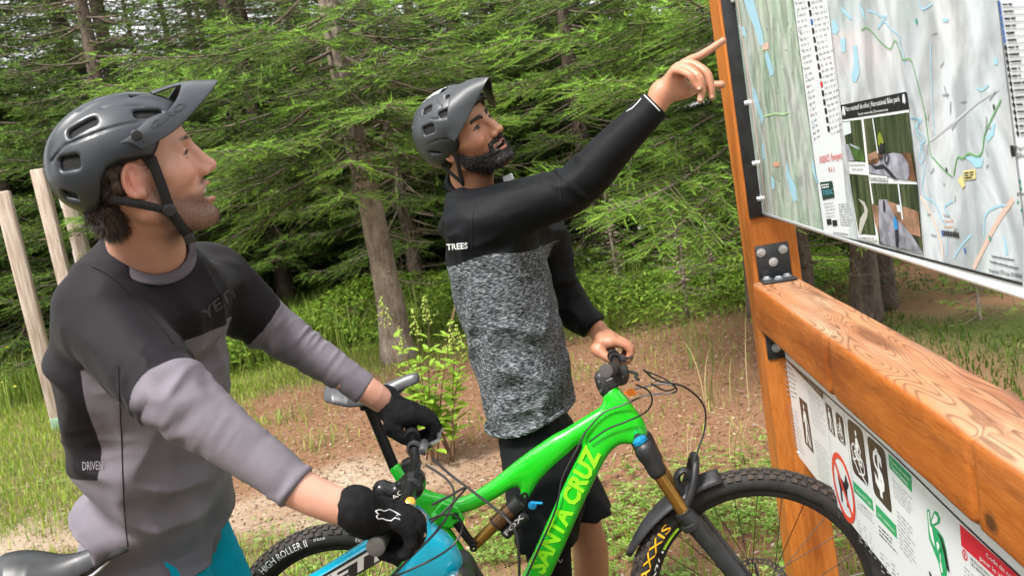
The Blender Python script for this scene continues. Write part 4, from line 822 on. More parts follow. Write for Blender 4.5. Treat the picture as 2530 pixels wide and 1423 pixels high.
PR.lines('fine_print', [(2036, 500), (2062, 496), (2068, 536), (2042, 540)], 5, GREY, .3, .4, 2, 8); PR.lines('fine_print', [(2072, 502), (2104, 500), (2112, 560), (2078, 558)], 9, GREY, .4, .2, 2, 9, wl=.02)
for a in ((2043, 542), (2057, 545)): PR.poly('sponsor_logo', [a, (a[0] + 11, a[1] - 2), (a[0] + 13, a[1] + 12), (a[0] + 2, a[1] + 14)], INK, 2)
PR.lines('fine_print', [(2060, 570), (2112, 578), (2113, 586), (2061, 578)], 1, GREY, .6, .2, 2, 10); PR.lines('fine_print', [(2008, 528), (2032, 534), (2034, 552), (2010, 546)], 3, GREY, .3, .3, 2, 11)
# right legend
for i in range(19):
    t = i / 19; x, y = 2468 + 47 * t, 12 + 335 * t * 1.0; mm = NAVY if i < 6 else INK; w = 5
    if mm is NAVY: PR.poly('legend_symbol', [(x, y - 9), (x + w, y - 9), (x + w + 2, y + 6), (x + 2, y + 6)], mm, 2)
    else: PR.poly('legend_symbol', [(x + 3, y - 9), (x + 8, y), (x + 5, y + 9), (x, y)], mm, 2)
    ebox([(x + 10, y + 8), (2560, y + 4)], .0012, 'legend_rule', 2, GREY); PR.lines('fine_print', [(x + 10, y - 5), (x + 40, y - 7), (x + 41, y + 3), (x + 11, y + 5)], 1, INK, .5, .15, 2, i, wl=.02)
PR.poly('legend_symbol', [(2497, 360), (2507, 359), (2511, 386), (2501, 387)], INK, 2); PR.text('Partage', (2512, 374), (2560, 368), 13, INK, bold=.004); PR.text('Shared', (2515, 391), (2560, 385), 13, INK, bold=.004)
for (a, b) in ((2522, 448), (2524, 466), (2517, 500), (2526, 520)): PR.poly('legend_symbol', [(a - 3, b), (a, b - 6), (a + 3, b), (a + 1, b + 6)], TEAL, 2)
PR.text('Parc', (2516, 485), (2552, 478), 9, INK)
for i in range(5): PR.lines('fine_print', [(2575 + i * 4, 10 + i * 130), (2760 + i * 4, -20 + i * 130), (2775 + i * 4, 60 + i * 150), (2590 + i * 4, 110 + i * 130)], 6, GREY, .35, .25, 2, 60 + i, .4, .03)
# bike park inset with photographs
zq = lambda pts: zl(pts)
PR.poly('inset_frame', zq([(665, 578), (1030, 503), (1042, 612), (1128, 1400), (762, 1316)]), WHI, 3)
PR.poly('inset_banner', zq([(665, 578), (1030, 503), (1044, 600), (677, 657)]), INK, 4)
PR.text('Parc récréatif de vélos | Recreational Bike park', zq([(697, 612)])[0], zq([(996, 556)])[0], 12, WHI, 5, .004); PR.text('Secteur centre-ville | Downtown area', zq([(765, 634)])[0], zq([(930, 608)])[0], 7, WHI, 5)
for c_ in ((686, 615), (1018, 548)):
    PR.poly('rider_symbol', zq([(c_[0] - 8, c_[1] - 28), (c_[0] + 2, c_[1] - 32), (c_[0] + 5, c_[1] - 12), (c_[0] + 9, c_[1] + 8), (c_[0] + 5, c_[1] + 25), (c_[0] + 1, c_[1] + 10), (c_[0] - 6, c_[1] + 20), (c_[0] - 8, c_[1] + 2)]), WHI, 5)
FORP = relief('forest_photo_print', (.05, .075, .035), (.025, .03, .02), (.12, .13, .07), (60, 1, 6), 1.0); TRK = mat('track_grey_print', (.24, .25, .29), .35, var=.45, vscale=40); TRK2 = mat('track_light_print', (.31, .31, .36), .35, var=.45, vscale=40); SOILP = mat('soil_print', (.30, .17, .11), .35, var=.45, vscale=40); GRNP = mat('grass_print', (.07, .14, .035), .35, var=.45, vscale=40); SKYP = flat('sky_print', (.66, .71, .72)); BLUP = flat('blue_shirt_print', (.04, .25, .55)); YELP = flat('yellow_shirt_print', (.22, .27, .035)); DKP = flat('dark_print', (.03, .03, .04)); BRP = mat('brown_print', (.16, .08, .045), .35, var=.45, vscale=40)
ph1 = PR.poly('photograph', zq([(679, 668), (780, 656), (804, 890), (708, 884)]), FORP, 4); ph2 = PR.poly('photograph', zq([(792, 654), (1042, 616), (1086, 998), (824, 955)]), FORP, 4); ph3 = PR.poly('photograph', zq([(714, 954), (818, 962), (860, 1292), (764, 1284)]), FORP, 4); ph4 = PR.poly('photograph', zq([(832, 1005), (1088, 1012), (1124, 1395), (880, 1340)]), FORP, 4)
for nm, pts, mm, l in [('sky', [(680, 672), (720, 668), (727, 730), (688, 745)], SKYP, 5), ('grass', [(712, 792), (776, 800), (803, 886), (745, 880)], GRNP, 5), ('path', [(690, 790), (712, 792), (748, 882), (708, 882)], TRK2, 6), ('bench', [(720, 785), (775, 812), (782, 826), (725, 800)], TRK2, 7),
    ('ground', [(818, 850), (1055, 840), (1086, 996), (826, 953)], BRP, 5), ('soil', [(815, 850), (880, 822), (890, 860), (830, 884)], SOILP, 6), ('track', [(822, 905), (870, 900), (905, 850), (960, 838), (1010, 845), (1045, 900), (1050, 960), (1038, 990), (828, 948)], TRK2, 6), ('track_edge', [(822, 890), (862, 912), (905, 900), (940, 930), (985, 985), (960, 980), (910, 925), (865, 930)], DKP, 7), ('trunk', [(846, 650), (852, 648), (880, 840), (874, 842)], SKYP, 7),
    ('rider', [(878, 745), (890, 720), (900, 740), (913, 780), (905, 792), (895, 778), (890, 800), (880, 790)], YELP, 8), ('rider_legs', [(888, 790), (908, 788), (915, 825), (905, 838), (892, 820)], DKP, 8),
    ('path', [(764, 1090), (800, 1110), (818, 1150), (815, 1190), (795, 1240), (780, 1288), (765, 1286), (775, 1200), (800, 1160), (795, 1130)], flat('boardwalk_print', (.48, .47, .42)), 5),
    ('track', [(880, 1095), (925, 1095), (965, 1180), (1060, 1290), (1124, 1392), (890, 1338), (870, 1200)], TRK2, 5), ('soil', [(925, 1100), (1010, 1130), (1100, 1160), (1112, 1300), (1060, 1285), (965, 1180)], SOILP, 6), ('soil', [(838, 1115), (878, 1130), (880, 1290), (858, 1220)], SOILP, 6), ('trunk', [(986, 1010), (994, 1010), (1018, 1205), (1010, 1205)], SKYP, 7), ('board', [(980, 1122), (1000, 1125), (1004, 1165), (985, 1160)], SKYP, 7), ('shade', [(925, 1290), (1040, 1300), (1110, 1375), (985, 1362), (890, 1335)], TRK, 6),
    ('rider', [(964, 1195), (972, 1185), (984, 1215), (990, 1255), (976, 1265), (966, 1240)], BLUP, 8), ('rider_legs', [(972, 1262), (988, 1258), (994, 1320), (984, 1355), (976, 1320)], DKP, 8), ('rider', [(906, 1100), (914, 1100), (915, 1160), (909, 1160)], DKP, 8), ('caption', [(826, 958), (928, 968), (930, 992), (829, 982)], WHI, 7), ('caption', [(766, 1290), (862, 1298), (864, 1322), (768, 1314)], WHI, 7)]:
    PR.poly('photo_' + nm, zq(pts), mm, l)
for c_, rr in (((900, 832), 26), ((925, 868), 26)):
    pass
def wheel_ring(c, rx, ry, m, lay, w=.004): PR.band('photo_wheel', zq([(c[0] + rx * math.cos(a), c[1] + ry * math.sin(a)) for a in np.linspace(0, 2 * math.pi, 14)]), w, m, lay)
wheel_ring((895, 845), 10, 28, DKP, 9); wheel_ring((928, 868), 10, 28, DKP, 9); wheel_ring((985, 1330), 4, 22, DKP, 9)
PR.text('Piste modulaire | Modular track', zq([(830, 980)])[0], zq([(926, 988)])[0], 7, INK, 8); PR.text('Zone de réparation libre-service', zq([(714, 912)])[0], zq([(802, 912)])[0], 7, INK, 5); PR.text('Self-service repair zone', zq([(730, 936)])[0], zq([(790, 936)])[0], 7, INK, 5); PR.text('Parcours d’habiletés | Skill course', zq([(768, 1310)])[0], zq([(858, 1316)])[0], 7, INK, 8); PR.text('Pump track', zq([(872, 1330)])[0], zq([(908, 1338)])[0], 8, INK, 8)
# ---------------- rules board
RY = .052
tlq = on_board(1933, 880, RY); blq = on_board(1963, 1113, RY); RZ1, RZ0 = BZ0 - .002, blq[1]; RX0 = .045; RX1 = FAR - .05
v, f = boxv(((RX0 + RX1) / 2, RY + .003, (RZ0 + RZ1) / 2), ((RX1 - RX0) / 2, 0, 0), (0, .003, 0), (0, 0, (RZ1 - RZ0) / 2)); rb = slink('rules_board', v, f, BOARD); rb['label'] = 'white rules board with brown pictograms hung under the beam'
RP = Print(rb, RY); z5 = lambda pts: [(1880 + a / 2.5277, 860 + b / 2.5277) for a, b in pts]
BRN = flat('brown_pictogram_ink', (.055, .036, .028)); GR2 = flat('sign_green_ink', (.02, .36, .13)); RED2 = flat('sign_red_ink', (.70, .02, .05)); REDC = flat('prohibition_red_ink', (.72, .06, .035))
RP.band('frame_line', z5([(130, 44), (400, 282), (800, 640), (1250, 1078), (1640, 1440)]), .005, INK, 1)
RP.band('frame_line', z5([(395, 285), (490, 1060)]), .002, GREY, 1); RP.band('frame_line', z5([(520, 400), (620, 1220)]), .002, GREY, 1)
RP.poly('header_strip', z5([(150, 66), (390, 280), (390, 320), (290, 212), (200, 120)]), BRN, 1); RP.text('Réseau de sentiers', z5([(300, 212)])[0], z5([(380, 292)])[0], 6, WHI, 2)
def rquad(name, q, m, lay, rad=.22):
    P = np.array([on_board(a, b, RY) for a, b in z5(q)]); out = []
    for i in range(4):
        a, b, c = P[i - 1], P[i], P[(i + 1) % 4]; r = rad * min(np.linalg.norm(a - b), np.linalg.norm(c - b)); p0, p2 = b + (a - b) / np.linalg.norm(a - b) * r, b + (c - b) / np.linalg.norm(c - b) * r
        for t in np.linspace(0, 1, 5): out.append((1 - t) ** 2 * p0 + 2 * t * (1 - t) * b + t * t * p2)
    return RP.poly(name, [tuple(p) for p in out], m, lay, True), P
def inq(P, pts): tl, tr, brr, bl = P; return [tuple((tl * (1 - x) + tr * x) * (1 - y) + (bl * (1 - x) + brr * x) * y) for x, y in pts]
def disc(P, cx_, cy_, r, n=14, asp=1.0): return inq(P, [(cx_ + r * math.cos(a) * asp, cy_ + r * math.sin(a)) for a in np.linspace(0, 2 * math.pi, n, endpoint=False)])
def ringp(name, P, cx_, cy_, r, w, m, lay, asp=1.0, n=24):
    o_ = np.array(disc(P, cx_, cy_, r, n, asp)); i_ = np.array(disc(P, cx_, cy_, r - w, n, asp)); yy = RY - .0006 * lay; v = [(a, yy, b) for a, b in np.concatenate([o_, i_])]; slink(name, v, [(i, (i + 1) % n, n + (i + 1) % n, n + i) for i in range(n)], m, rb)
def strokes(name, P, segs, w, m, lay, asp=1.0):
    M = MB(); yy = RY - .0006 * lay
    for (a, b) in segs:
        a, b = np.array(a, float), np.array(b, float); d = (b - a) / np.linalg.norm(b - a); n_ = np.array([-d[1], d[0]]) * w / 2; n_[0] *= asp; M.add([(p[0], yy, p[1]) for p in inq(P, [a - n_ - d * w * .3, b - n_ + d * w * .3, b + n_ + d * w * .3, a + n_ - d * w * .3])], [(0, 1, 2, 3)])
    slink(name, M.v, M.f, m, rb)
def hiker(q):
    _, P = rquad('hiker_pictogram', q, BRN, 1, .06); RP.poly('pictogram_figure', disc(P, .5, .14, .05, 12, 1.6), WHI, 2, True)
    RP.poly('pictogram_figure', inq(P, [(.40, .22), (.60, .22), (.64, .50), (.58, .62), (.72, .92), (.60, .93), (.48, .68), (.36, .93), (.25, .92), (.40, .58), (.36, .40)]), WHI, 2, True); strokes('pictogram_figure', P, [((.42, .25), (.24, .48)), ((.62, .26), (.78, .46)), ((.78, .44), (.8, .92))], .06, WHI, 2)
hiker([(238, 300), (288, 345), (332, 660), (278, 592)]); hiker([(402, 335), (440, 370), (467, 557), (427, 507)])
def cyc(q):
    _, P = rquad('cyclist_pictogram', q, BRN, 1, .2); A = 1.0
    for c_ in ((.28, .55), (.70, .72)): ringp('pictogram_wheel', P, c_[0], c_[1], .155, .035, WHI, 2)
    RP.poly('pictogram_figure', disc(P, .52, .17, .055), WHI, 2, True); RP.poly('pictogram_figure', inq(P, [(.46, .26), (.58, .24), (.64, .34), (.60, .46), (.48, .50), (.40, .44)]), WHI, 2, True)
    strokes('pictogram_figure', P, [((.60, .30), (.72, .46)), ((.46, .47), (.60, .58)), ((.60, .58), (.52, .72)), ((.28, .55), (.46, .50)), ((.46, .50), (.55, .68)), ((.55, .68), (.70, .72)), ((.70, .72), (.66, .48)), ((.28, .55), (.55, .68))], .045, WHI, 2); strokes('pictogram_ground', P, [((.14, .70), (.30, .78)), ((.30, .78), (.46, .90)), ((.46, .90), (.62, .88)), ((.62, .88), (.90, .97))], .04, WHI, 2)
cyc([(465, 390), (513, 435), (532, 618), (482, 565)]); cyc([(537, 430), (635, 508), (678, 872), (575, 770)])
_, P = rquad('dollar_pictogram', [(662, 537), (775, 635), (823, 1040), (707, 905)], BRN, 1, .16)
v, f = text_mesh('$', 1.0, .03); v[:, 0] = (v[:, 0] - v[:, 0].min()) / np.ptp(v[:, 0]); v[:, 1] = (v[:, 1] - v[:, 1].min()) / np.ptp(v[:, 1]); w = inq(P, [(.24 + .52 * a, .90 - .80 * b) for a, b in v[:, :2]]); slink('lettering', [(a, RY - .0014, b) for a, b in w], f, WHI, rb)
c0 = np.array(on_board(*z5([(516, 868)])[0], RY)); t0 = np.array(on_board(*z5([(485, 650)])[0], RY)); rr = abs(t0[1] - c0[1]) * .98
Pq = [c0 + np.array([-rr, rr]), c0 + np.array([rr, rr]), c0 + np.array([rr, -rr]), c0 + np.array([-rr, -rr])]
ringp('prohibition_ring', Pq, .5, .5, .5, .085, REDC, 2, 1.0, 32)
RP.poly('dog_silhouette', inq(Pq, [(.30, .30), (.36, .38), (.58, .40), (.66, .28), (.70, .22), (.74, .30), (.80, .34), (.74, .42), (.68, .46), (.66, .56), (.64, .76), (.58, .76), (.58, .58), (.42, .56), (.40, .62), (.38, .78), (.31, .78), (.31, .58), (.27, .44)]), INK, 1, True); strokes('prohibition_bar', Pq, [((.17, .17), (.83, .83))], .085, REDC, 3)
for q, txt in (([(577, 825), (697, 945), (705, 1018), (583, 892)], ['Tarification 2017 | 2018']), ([(718, 970), (845, 1105), (852, 1190), (722, 1048)], ['2017 | 2018 Prices']), ([(797, 655), (940, 795), (945, 900), (805, 745)], ['Points de vente', 'Ticket Outlets'])):
    RP.poly('green_heading', z5(q), GR2, 1); q = np.array(q, float)
    for i, t in enumerate(txt):
        y = (.68 if len(txt) == 1 else (.42, .82)[i]); a = q[0] + (q[3] - q[0]) * y; b = q[1] + (q[2] - q[1]) * y; L = b - a; RP.text(t, z5([a + L * .1])[0], z5([a + L * (.92 if i == 0 else .85)])[0], 8 if len(txt) == 1 else 10, WHI, 2, .006)
RP.lines('fine_print', z5([(146, 80), (210, 140), (240, 330), (160, 300)]), 7, GREY, .35, .2, 1, 21, wl=.03); RP.lines('fine_print', z5([(165, 330), (232, 400), (290, 690), (205, 610)]), 12, GREY, .3, .15, 1, 22, .25, .04); RP.lines('fine_print', z5([(292, 250), (392, 350), (425, 590), (325, 470)]), 12, GREY, .33, .15, 1, 23, .35, .03); RP.lines('fine_print', z5([(335, 560), (425, 650), (460, 960), (365, 800)]), 11, GREY, .3, .2, 1, 24, .35, .03)
RP.lines('fine_print', z5([(600, 940), (705, 1040), (712, 1110), (605, 1000)]), 3, GREY, .45, .2, 1, 25, .3, .02); RP.lines('fine_print', z5([(612, 1060), (720, 1190), (735, 1340), (622, 1210)]), 7, GREY, .4, 1.6, 1, 26, .3, .014); RP.lines('fine_print', z5([(735, 1095), (850, 1210), (862, 1300), (742, 1170)]), 3, INK, .4, .25, 1, 27, .35, .02); RP.lines('fine_print', z5([(745, 1260), (870, 1380), (885, 1520), (755, 1400)]), 5, GREY, .4, 1.4, 1, 28, .3, .016)
RP.lines('fine_print', z5([(818, 800), (945, 930), (965, 1080), (835, 930)]), 6, GREY, .45, .2, 1, 29, .3, .02); RP.lines('fine_print', z5([(848, 1000), (960, 1130), (985, 1400), (870, 1250)]), 9, GREY, .42, .25, 1, 30, .35, .02)
# green hand-like emblem
RP.poly('green_emblem', z5([(1038, 1010), (1046, 1002), (1056, 1010), (1062, 1070), (1086, 1012), (1104, 1020), (1122, 1060), (1118, 1090), (1082, 1110), (1105, 1130), (1140, 1180), (1160, 1260), (1170, 1340), (1160, 1423), (1130, 1423), (1108, 1330), (1080, 1260), (1052, 1190), (1046, 1130)]), GR2, 1)
RP.poly('emblem_gap', z5([(1046, 1016), (1054, 1020), (1060, 1100), (1072, 1120), (1092, 1240), (1068, 1190), (1056, 1130)]), WHI, 2); RP.poly('emblem_gap', z5([(1070, 1078), (1090, 1030), (1108, 1056), (1106, 1082), (1076, 1098)]), WHI, 2); RP.poly('emblem_gap', z5([(1100, 1210), (1108, 1205), (1122, 1240), (1128, 1330), (1140, 1395), (1132, 1400), (1114, 1310)]), WHI, 2); RP.poly('emblem_letter', z5([(1110, 1262), (1126, 1222), (1136, 1232), (1120, 1290), (1126, 1340), (1118, 1330)]), GR2, 3)
M = MB()
for i in range(16): a = np.array(on_board(*z5([(1112 + 55 * (i / 16) ** .7, 1150 + 14 * i)])[0], RY)); M.add([(a[0], RY - .0022, a[1]), (a[0] + .012, RY - .0022, a[1] - .002), (a[0] + .012, RY - .0022, a[1] - .006), (a[0], RY - .0022, a[1] - .004)], [(0, 1, 2, 3)])
o = slink('emblem_ticks', M.v, M.f, INK, rb); o['kind'] = 'stuff'
RP.poly('black_emblem', z5([(1048, 1385), (1062, 1400), (1075, 1440), (1060, 1440)]), INK, 1)
RP.poly('red_banner', z5([(1243, 1095), (1700, 1500), (1700, 1640), (1253, 1230)]), RED2, 1); RP.text('Code de conduite', z5([(1412, 1300)])[0], z5([(1665, 1520)])[0], 13, WHI, 2, .008); RP.text('pour le vélo de', z5([(1372, 1318)])[0], z5([(1600, 1516)])[0], 13, WHI, 2, .008)
Pc = [np.array(on_board(*z5([(x, y)])[0], RY)) for x, y in ((1258, 1240), (1292, 1275), (1292, 1340), (1258, 1302))]; ringp('red_ring', Pc, .5, .5, .5, .16, RED2, 1); RP.poly('red_arrow', inq(Pc, [(.5, .2), (.7, .5), (.56, .5), (.56, .78), (.44, .78), (.44, .5), (.3, .5)]), RED2, 2, True)
RP.text('NE ROULEZ PAS DANS', z5([(1310, 1318)])[0], z5([(1470, 1470)])[0], 9, INK, 1, .004); RP.text('LES SENTIERS', z5([(1314, 1350)])[0], z5([(1420, 1452)])[0], 9, INK, 1, .004); RP.lines('fine_print', z5([(1270, 1350), (1420, 1500), (1430, 1620), (1275, 1450)]), 4, GREY, .4, .25, 1, 33, .3, .02)
RP.text('2017/2018', z5([(630, 978)])[0], z5([(662, 1008)])[0], 5, INK, 1)
hexbolt(rb, (RX0 + .006, RY - .0003, RZ0 + .012), (0, -1, 0), .004, .004, 'screw', False)
# ================================================================== BICYCLES
def bike_frame(yaw, lean, p0):
    y, l = math.radians(yaw), math.radians(lean); fx = np.array([math.cos(y), math.sin(y), 0]); sd = np.array([-math.sin(y), math.cos(y), 0]); up = np.array([0, 0, 1.0])
    ub = up * math.cos(l) + sd * math.sin(l); sb = sd * math.cos(l) - up * math.sin(l); p0 = np.asarray(p0); return p0 - ub * (p0[2] / ub[2]), fx, sb, ub
class Bike:
    def __init__(s, label, fr):
        s.o, s.fx, s.sb, s.ub = fr; s.root = thing('mountain_bike', label, 'bicycle')
        s.root.matrix_world = Matrix([[*[float(q[i]) for q in (s.fx, s.sb, s.ub)], float(s.o[i])] for i in range(3)] + [[0, 0, 0, 1]])
    def W(s, p): p = np.asarray(p, float); return s.o + p[..., 0:1] * s.fx + p[..., 1:2] * s.sb + p[..., 2:3] * s.ub
    def L(s, q): d = np.asarray(q, float) - s.o; return np.stack([d @ s.fx, d @ s.sb, d @ s.ub], -1)
    def px(s, x, y, off=0.0): return s.L(on_plane(x, y, s.o + s.sb * off, s.sb))
    def mk(s, name, v, f, m, parent=None, smooth=True, sharp=40):
        o = bpy.data.objects.new(name, mesh_data(name, v, f, smooth)); COL.objects.link(o); o.data.materials.append(m); o.parent = parent or s.root
        if sharp and smooth and len(o.data.polygons) < 20000: sharpen(o, sharp)
        return o
    def tube(s, name, path, r, m, parent=None, seg=12, cap=True, flat=None): v, f = tube(path, r, seg, cap, flat); return s.mk(name, v, f, m, parent)
    def lathe(s, name, prof, c, ax, m, parent=None, seg=28): v, f = lathe(prof, c, ax, seg); return s.mk(name, v, f, m, parent)
    def text(s, txt, p0, p1, h, y, m, parent=None, shear=0, bold=.01, name='lettering', flip=False):
        v, f = text_mesh(txt, 1.0, bold, shear); w0, w1 = v[:, 0].min(), v[:, 0].max(); p0, p1 = np.array(p0), np.array(p1); L = np.linalg.norm(p1 - p0); d = (p1 - p0) / L; n = np.array([-d[1], d[0]]); xx = (v[:, 0] - w0) / (w1 - w0) * L; hh = v[:, 1] / .72 * h
        return s.mk(name, np.c_[p0[0] + xx * d[0] + hh * n[0], np.full(len(v), y), p0[1] + xx * d[1] + hh * n[1]], f, m, parent, False)
    def arc_text(s, txt, c, r, h, a0, a1, y, m, parent, bold=.01, bulge=None):
        """reads clockwise as seen from the camera side; angles in degrees, a0 > a1"""
        v, f = text_mesh(txt, 1.0, bold); w0, w1 = v[:, 0].min(), v[:, 0].max(); a = np.radians(a0 + (a1 - a0) * (v[:, 0] - w0) / (w1 - w0)); rr = r + v[:, 1] / .72 * h
        if bulge is not None: bulge0 = bulge; bulge = lambda q_: bulge0(q_) - .0022
        yy = np.full(len(v), y) if bulge is None else bulge(rr); return s.mk('lettering', np.c_[c[0] + rr * np.cos(a), yy, c[1] + rr * np.sin(a)], f, m, parent, False)
TYRE_R, TYRE_S = .3225, .0295
KNOB = mat('brown_dusty_rubber', (.045, .034, .027), .85, var=.5, vscale=60); RIMM = mat('black_rim', (.014, .014, .015), .35, .2, var=.3); SPOKE = mat('black_spoke', (.03, .03, .032), .35, .8)
YELI = flat('yellow_tyre_print', (.80, .42, .02)); WTP = flat('white_tyre_print', (.62, .62, .6)); ORP = flat('red_tyre_print', (.75, .12, .03))
def wheel(B, name, x, spoke_n=28, rotor_r=.09, texts=(), rimtexts=(), strip=None):
    c = np.array([x, 0, .3525]); A = np.linspace(0, 2 * np.pi, 96, endpoint=False)
    def ring(prof, n=96):
        v = [(c[0] + r * math.cos(a), y, c[2] + r * math.sin(a)) for a in np.linspace(0, 2 * np.pi, n, endpoint=False) for y, r in prof]; k = len(prof); return v, [(i * k + j, i * k + (j + 1) % k, ((i + 1) % n) * k + (j + 1) % k, ((i + 1) % n) * k + j) for i in range(n) for j in range(k)]
    v, f = ring([(-.0145, .290), (-.0145, .306), (-.012, .309), (.012, .309), (.0145, .306), (.0145, .290), (.009, .281), (-.009, .281)]); rim = B.mk(name, v, f, RIMM)
    tp = [(TYRE_S * math.sin(t) * 1.0, TYRE_R + TYRE_S * math.cos(t)) for t in np.linspace(-2.55, 2.55, 22)]; v, f = ring(tp); B.mk('tyre', v, f, RUBBER, rim)
    M = MB(); n = 74
    for i in range(n):
        for (t, wy, dt) in ((-1.02, .0075, 0), (-.62, .006, .5), (-.22, .0075, 0), (.22, .0075, .5), (.62, .006, 0), (1.02, .0075, .5)):
            a = 2 * np.pi * (i + dt + .12 * math.sin(i * 3.1)) / n; er = np.array([math.cos(a), 0, math.sin(a)]); ey = np.array([0, 1.0, 0]); et = np.cross(er, ey)
            nn = er * math.cos(t) + ey * math.sin(t); tt = -er * math.sin(t) + ey * math.cos(t); p = c + er * TYRE_R + nn * (TYRE_S + .0012); v, f = boxv(p, et * .0078, tt * wy * .8, nn * .0034); M.add(v, f)
    o = B.mk('tread_knobs', M.v, M.f, KNOB, rim, False, None); o['kind'] = 'stuff'
    B.lathe('hub', [(-.055, .008), (-.05, .022), (-.042, .022), (-.036, .013), (.036, .013), (.042, .024), (.05, .024), (.055, .008)], c, (0, 1, 0), BLACKM, rim)
    for i in range(spoke_n):
        a = 2 * np.pi * (i + .5) / spoke_n; sd = -1 if i % 2 else 1; cr = .5 * (1 if (i // 2) % 2 else -1); h = c + np.array([.021 * math.cos(a + cr * 2.4), sd * .046 * 1, .021 * math.sin(a + cr * 2.4)]); e = c + np.array([.284 * math.cos(a), sd * .003, .284 * math.sin(a)]); B.tube('spoke', [h, e], .0011, SPOKE, rim, 5, False)
    if rotor_r:
        M = MB(); n = 72
        for i in range(n):
            a0, a1 = 2 * np.pi * i / n, 2 * np.pi * (i + 1) / n
            for (r0, r1) in ((rotor_r - .016, rotor_r - .012), (rotor_r - .005, rotor_r)): M.add([(c[0] + r * math.cos(a), .052, c[2] + r * math.sin(a)) for r, a in ((r0, a0), (r1, a0), (r1, a1), (r0, a1))], [(0, 1, 2, 3)])
            if i % 2 == 0: M.add([(c[0] + r * math.cos(a), .052, c[2] + r * math.sin(a)) for r, a in ((rotor_r - .012, a0), (rotor_r - .005, a0), (rotor_r - .005, a1), (rotor_r - .012, a1))], [(0, 1, 2, 3)])
        for i in range(6):
            a = 2 * np.pi * i / 6; v, f = tube([c + [.02 * math.cos(a), .052, .02 * math.sin(a)], c + [(rotor_r - .013) * math.cos(a + .5), .052, (rotor_r - .013) * math.sin(a + .5)]], .004, 4); M.add(v, f)
        B.mk('brake_rotor', M.v, M.f, mat('rotor_steel', (.20, .20, .21), .35, .9), rim, False)
    side = lambda rr: -np.sqrt(np.maximum(TYRE_S ** 2 - (rr - TYRE_R) ** 2, 1e-6)) - .0008
    for (t, a0, a1, r, h, m) in texts: B.arc_text(t, (c[0], c[2]), r, h, a0, a1, 0, m, rim, .006, side)
    for (t, a0, a1, r, h, m) in rimtexts: B.arc_text(t, (c[0], c[2]), r, h, a0, a1, -.0158, m, rim, .012)
    if strip:
        a0, a1, m = strip; aa = np.radians(np.linspace(a0, a1, 14)); v = [(c[0] + r * math.cos(a), -.0155, c[2] + r * math.sin(a)) for a in aa for r in (.291, .3045)]; B.mk('rim_strip', v, [(2 * i, 2 * i + 1, 2 * i + 3, 2 * i + 2) for i in range(13)], m, rim, False)
    return rim
def saddle(B, nose, tail, z, m, name='saddle', texts=(), trim=None):
    L = nose - tail
    def fn(p):
        x = (p[:, 0] - tail) / L; zc = z + .012 * np.cos(np.clip(x, 0, 1) * 6.28) - .004; w = np.interp(x, [0, .12, .28, .45, .6, .8, .95, 1], [.045, .066, .068, .048, .030, .020, .017, .012]); h = np.interp(x, [0, .2, .5, 1], [.017, .021, .017, .013]); drop = np.clip(np.abs(p[:, 1]) / w, 0, 1.4) ** 2.4 * np.interp(x, [0, .25, .6, 1], [.022, .03, .024, .014])
        ny = np.abs(p[:, 1]) / w; nz = (p[:, 2] - zc + drop) / h; ex = np.maximum(np.abs(x - .5) * 2 - .93, 0) / .07 * .9; return ((ny ** 2.6 + np.abs(nz) ** 2 + ex ** 2) ** .45 - 1) * .014
    v, f = surf_net(fn, (tail - .02, -.085, z - .075), (nose + .02, .085, z + .05), .004); o = B.mk(name, v, f, m, sharp=None)
    for sgn in (-1, 1): B.tube('saddle_rail', bez([(nose - .05, sgn * .008, z - .022), (nose - .10, sgn * .02, z - .048), (tail + .10, sgn * .022, z - .048), (tail + .04, sgn * .03, z - .02)], 14), .0036, STEEL, o, 6)
    return o
def bar_assembly(B, c, n_end, f_end, grip_m, clamp_m, levers):
    """handlebar through clamp point c, ends as measured; returns points at both grips"""
    c, n_end, f_end = map(np.asarray, (c, n_end, f_end)); P = []
    def side(e):
        d = e - c; return [c + d * .08, c + d * .10 + (0, 0, .002), c + d * np.array([.12, .30, .25]) + (0, 0, 0), c + d * np.array([.35, .52, .6]), c + d * np.array([.66, .76, .84]), e]
    pts = side(n_end)[::-1] + [c] + side(f_end); q = bez(pts, 60); r = np.interp(np.abs(q[:, 1] - c[1]), [0, .04, .10, .16], [.0158, .0158, .0125, .0112])
    bar = B.tube('handlebar', q, r, BLACKM, seg=14)
    for e, side_pts in ((n_end, side(n_end)), (f_end, side(f_end))):
        path = bez(side_pts, 40); d = np.linalg.norm(path - e, axis=1); g = path[d < .135]; n = len(g); 
        gp = np.array([g[0] + (g[-1] - g[0]) * t for t in np.linspace(0, 1, 26)]); rr = np.full(26, .0158); rr[::2] = .0149; rr[0] = .0185; rr[1] = .0185; rr[-2:] = .0168
        gr = B.tube('grip', gp, rr, grip_m, bar, 18); ax = nrm(g[-1] - g[0]); B.lathe('grip_end', [(-.001, .0165), (.004, .0165), (.005, .0145), (.005, .003), (.0046, .0004)], g[-1], ax, mat('grip_end_cap', (.06, .055, .05), .8, var=.3), bar, 24); B.lathe('grip_clamp', [(-.010, .0172), (0, .0172), (.001, .0125)], g[0], -ax, clamp_m, bar, 24)
    return bar, q
BLUEA = mat('blue_anodised', (.02, .30, .62), .25, .5)
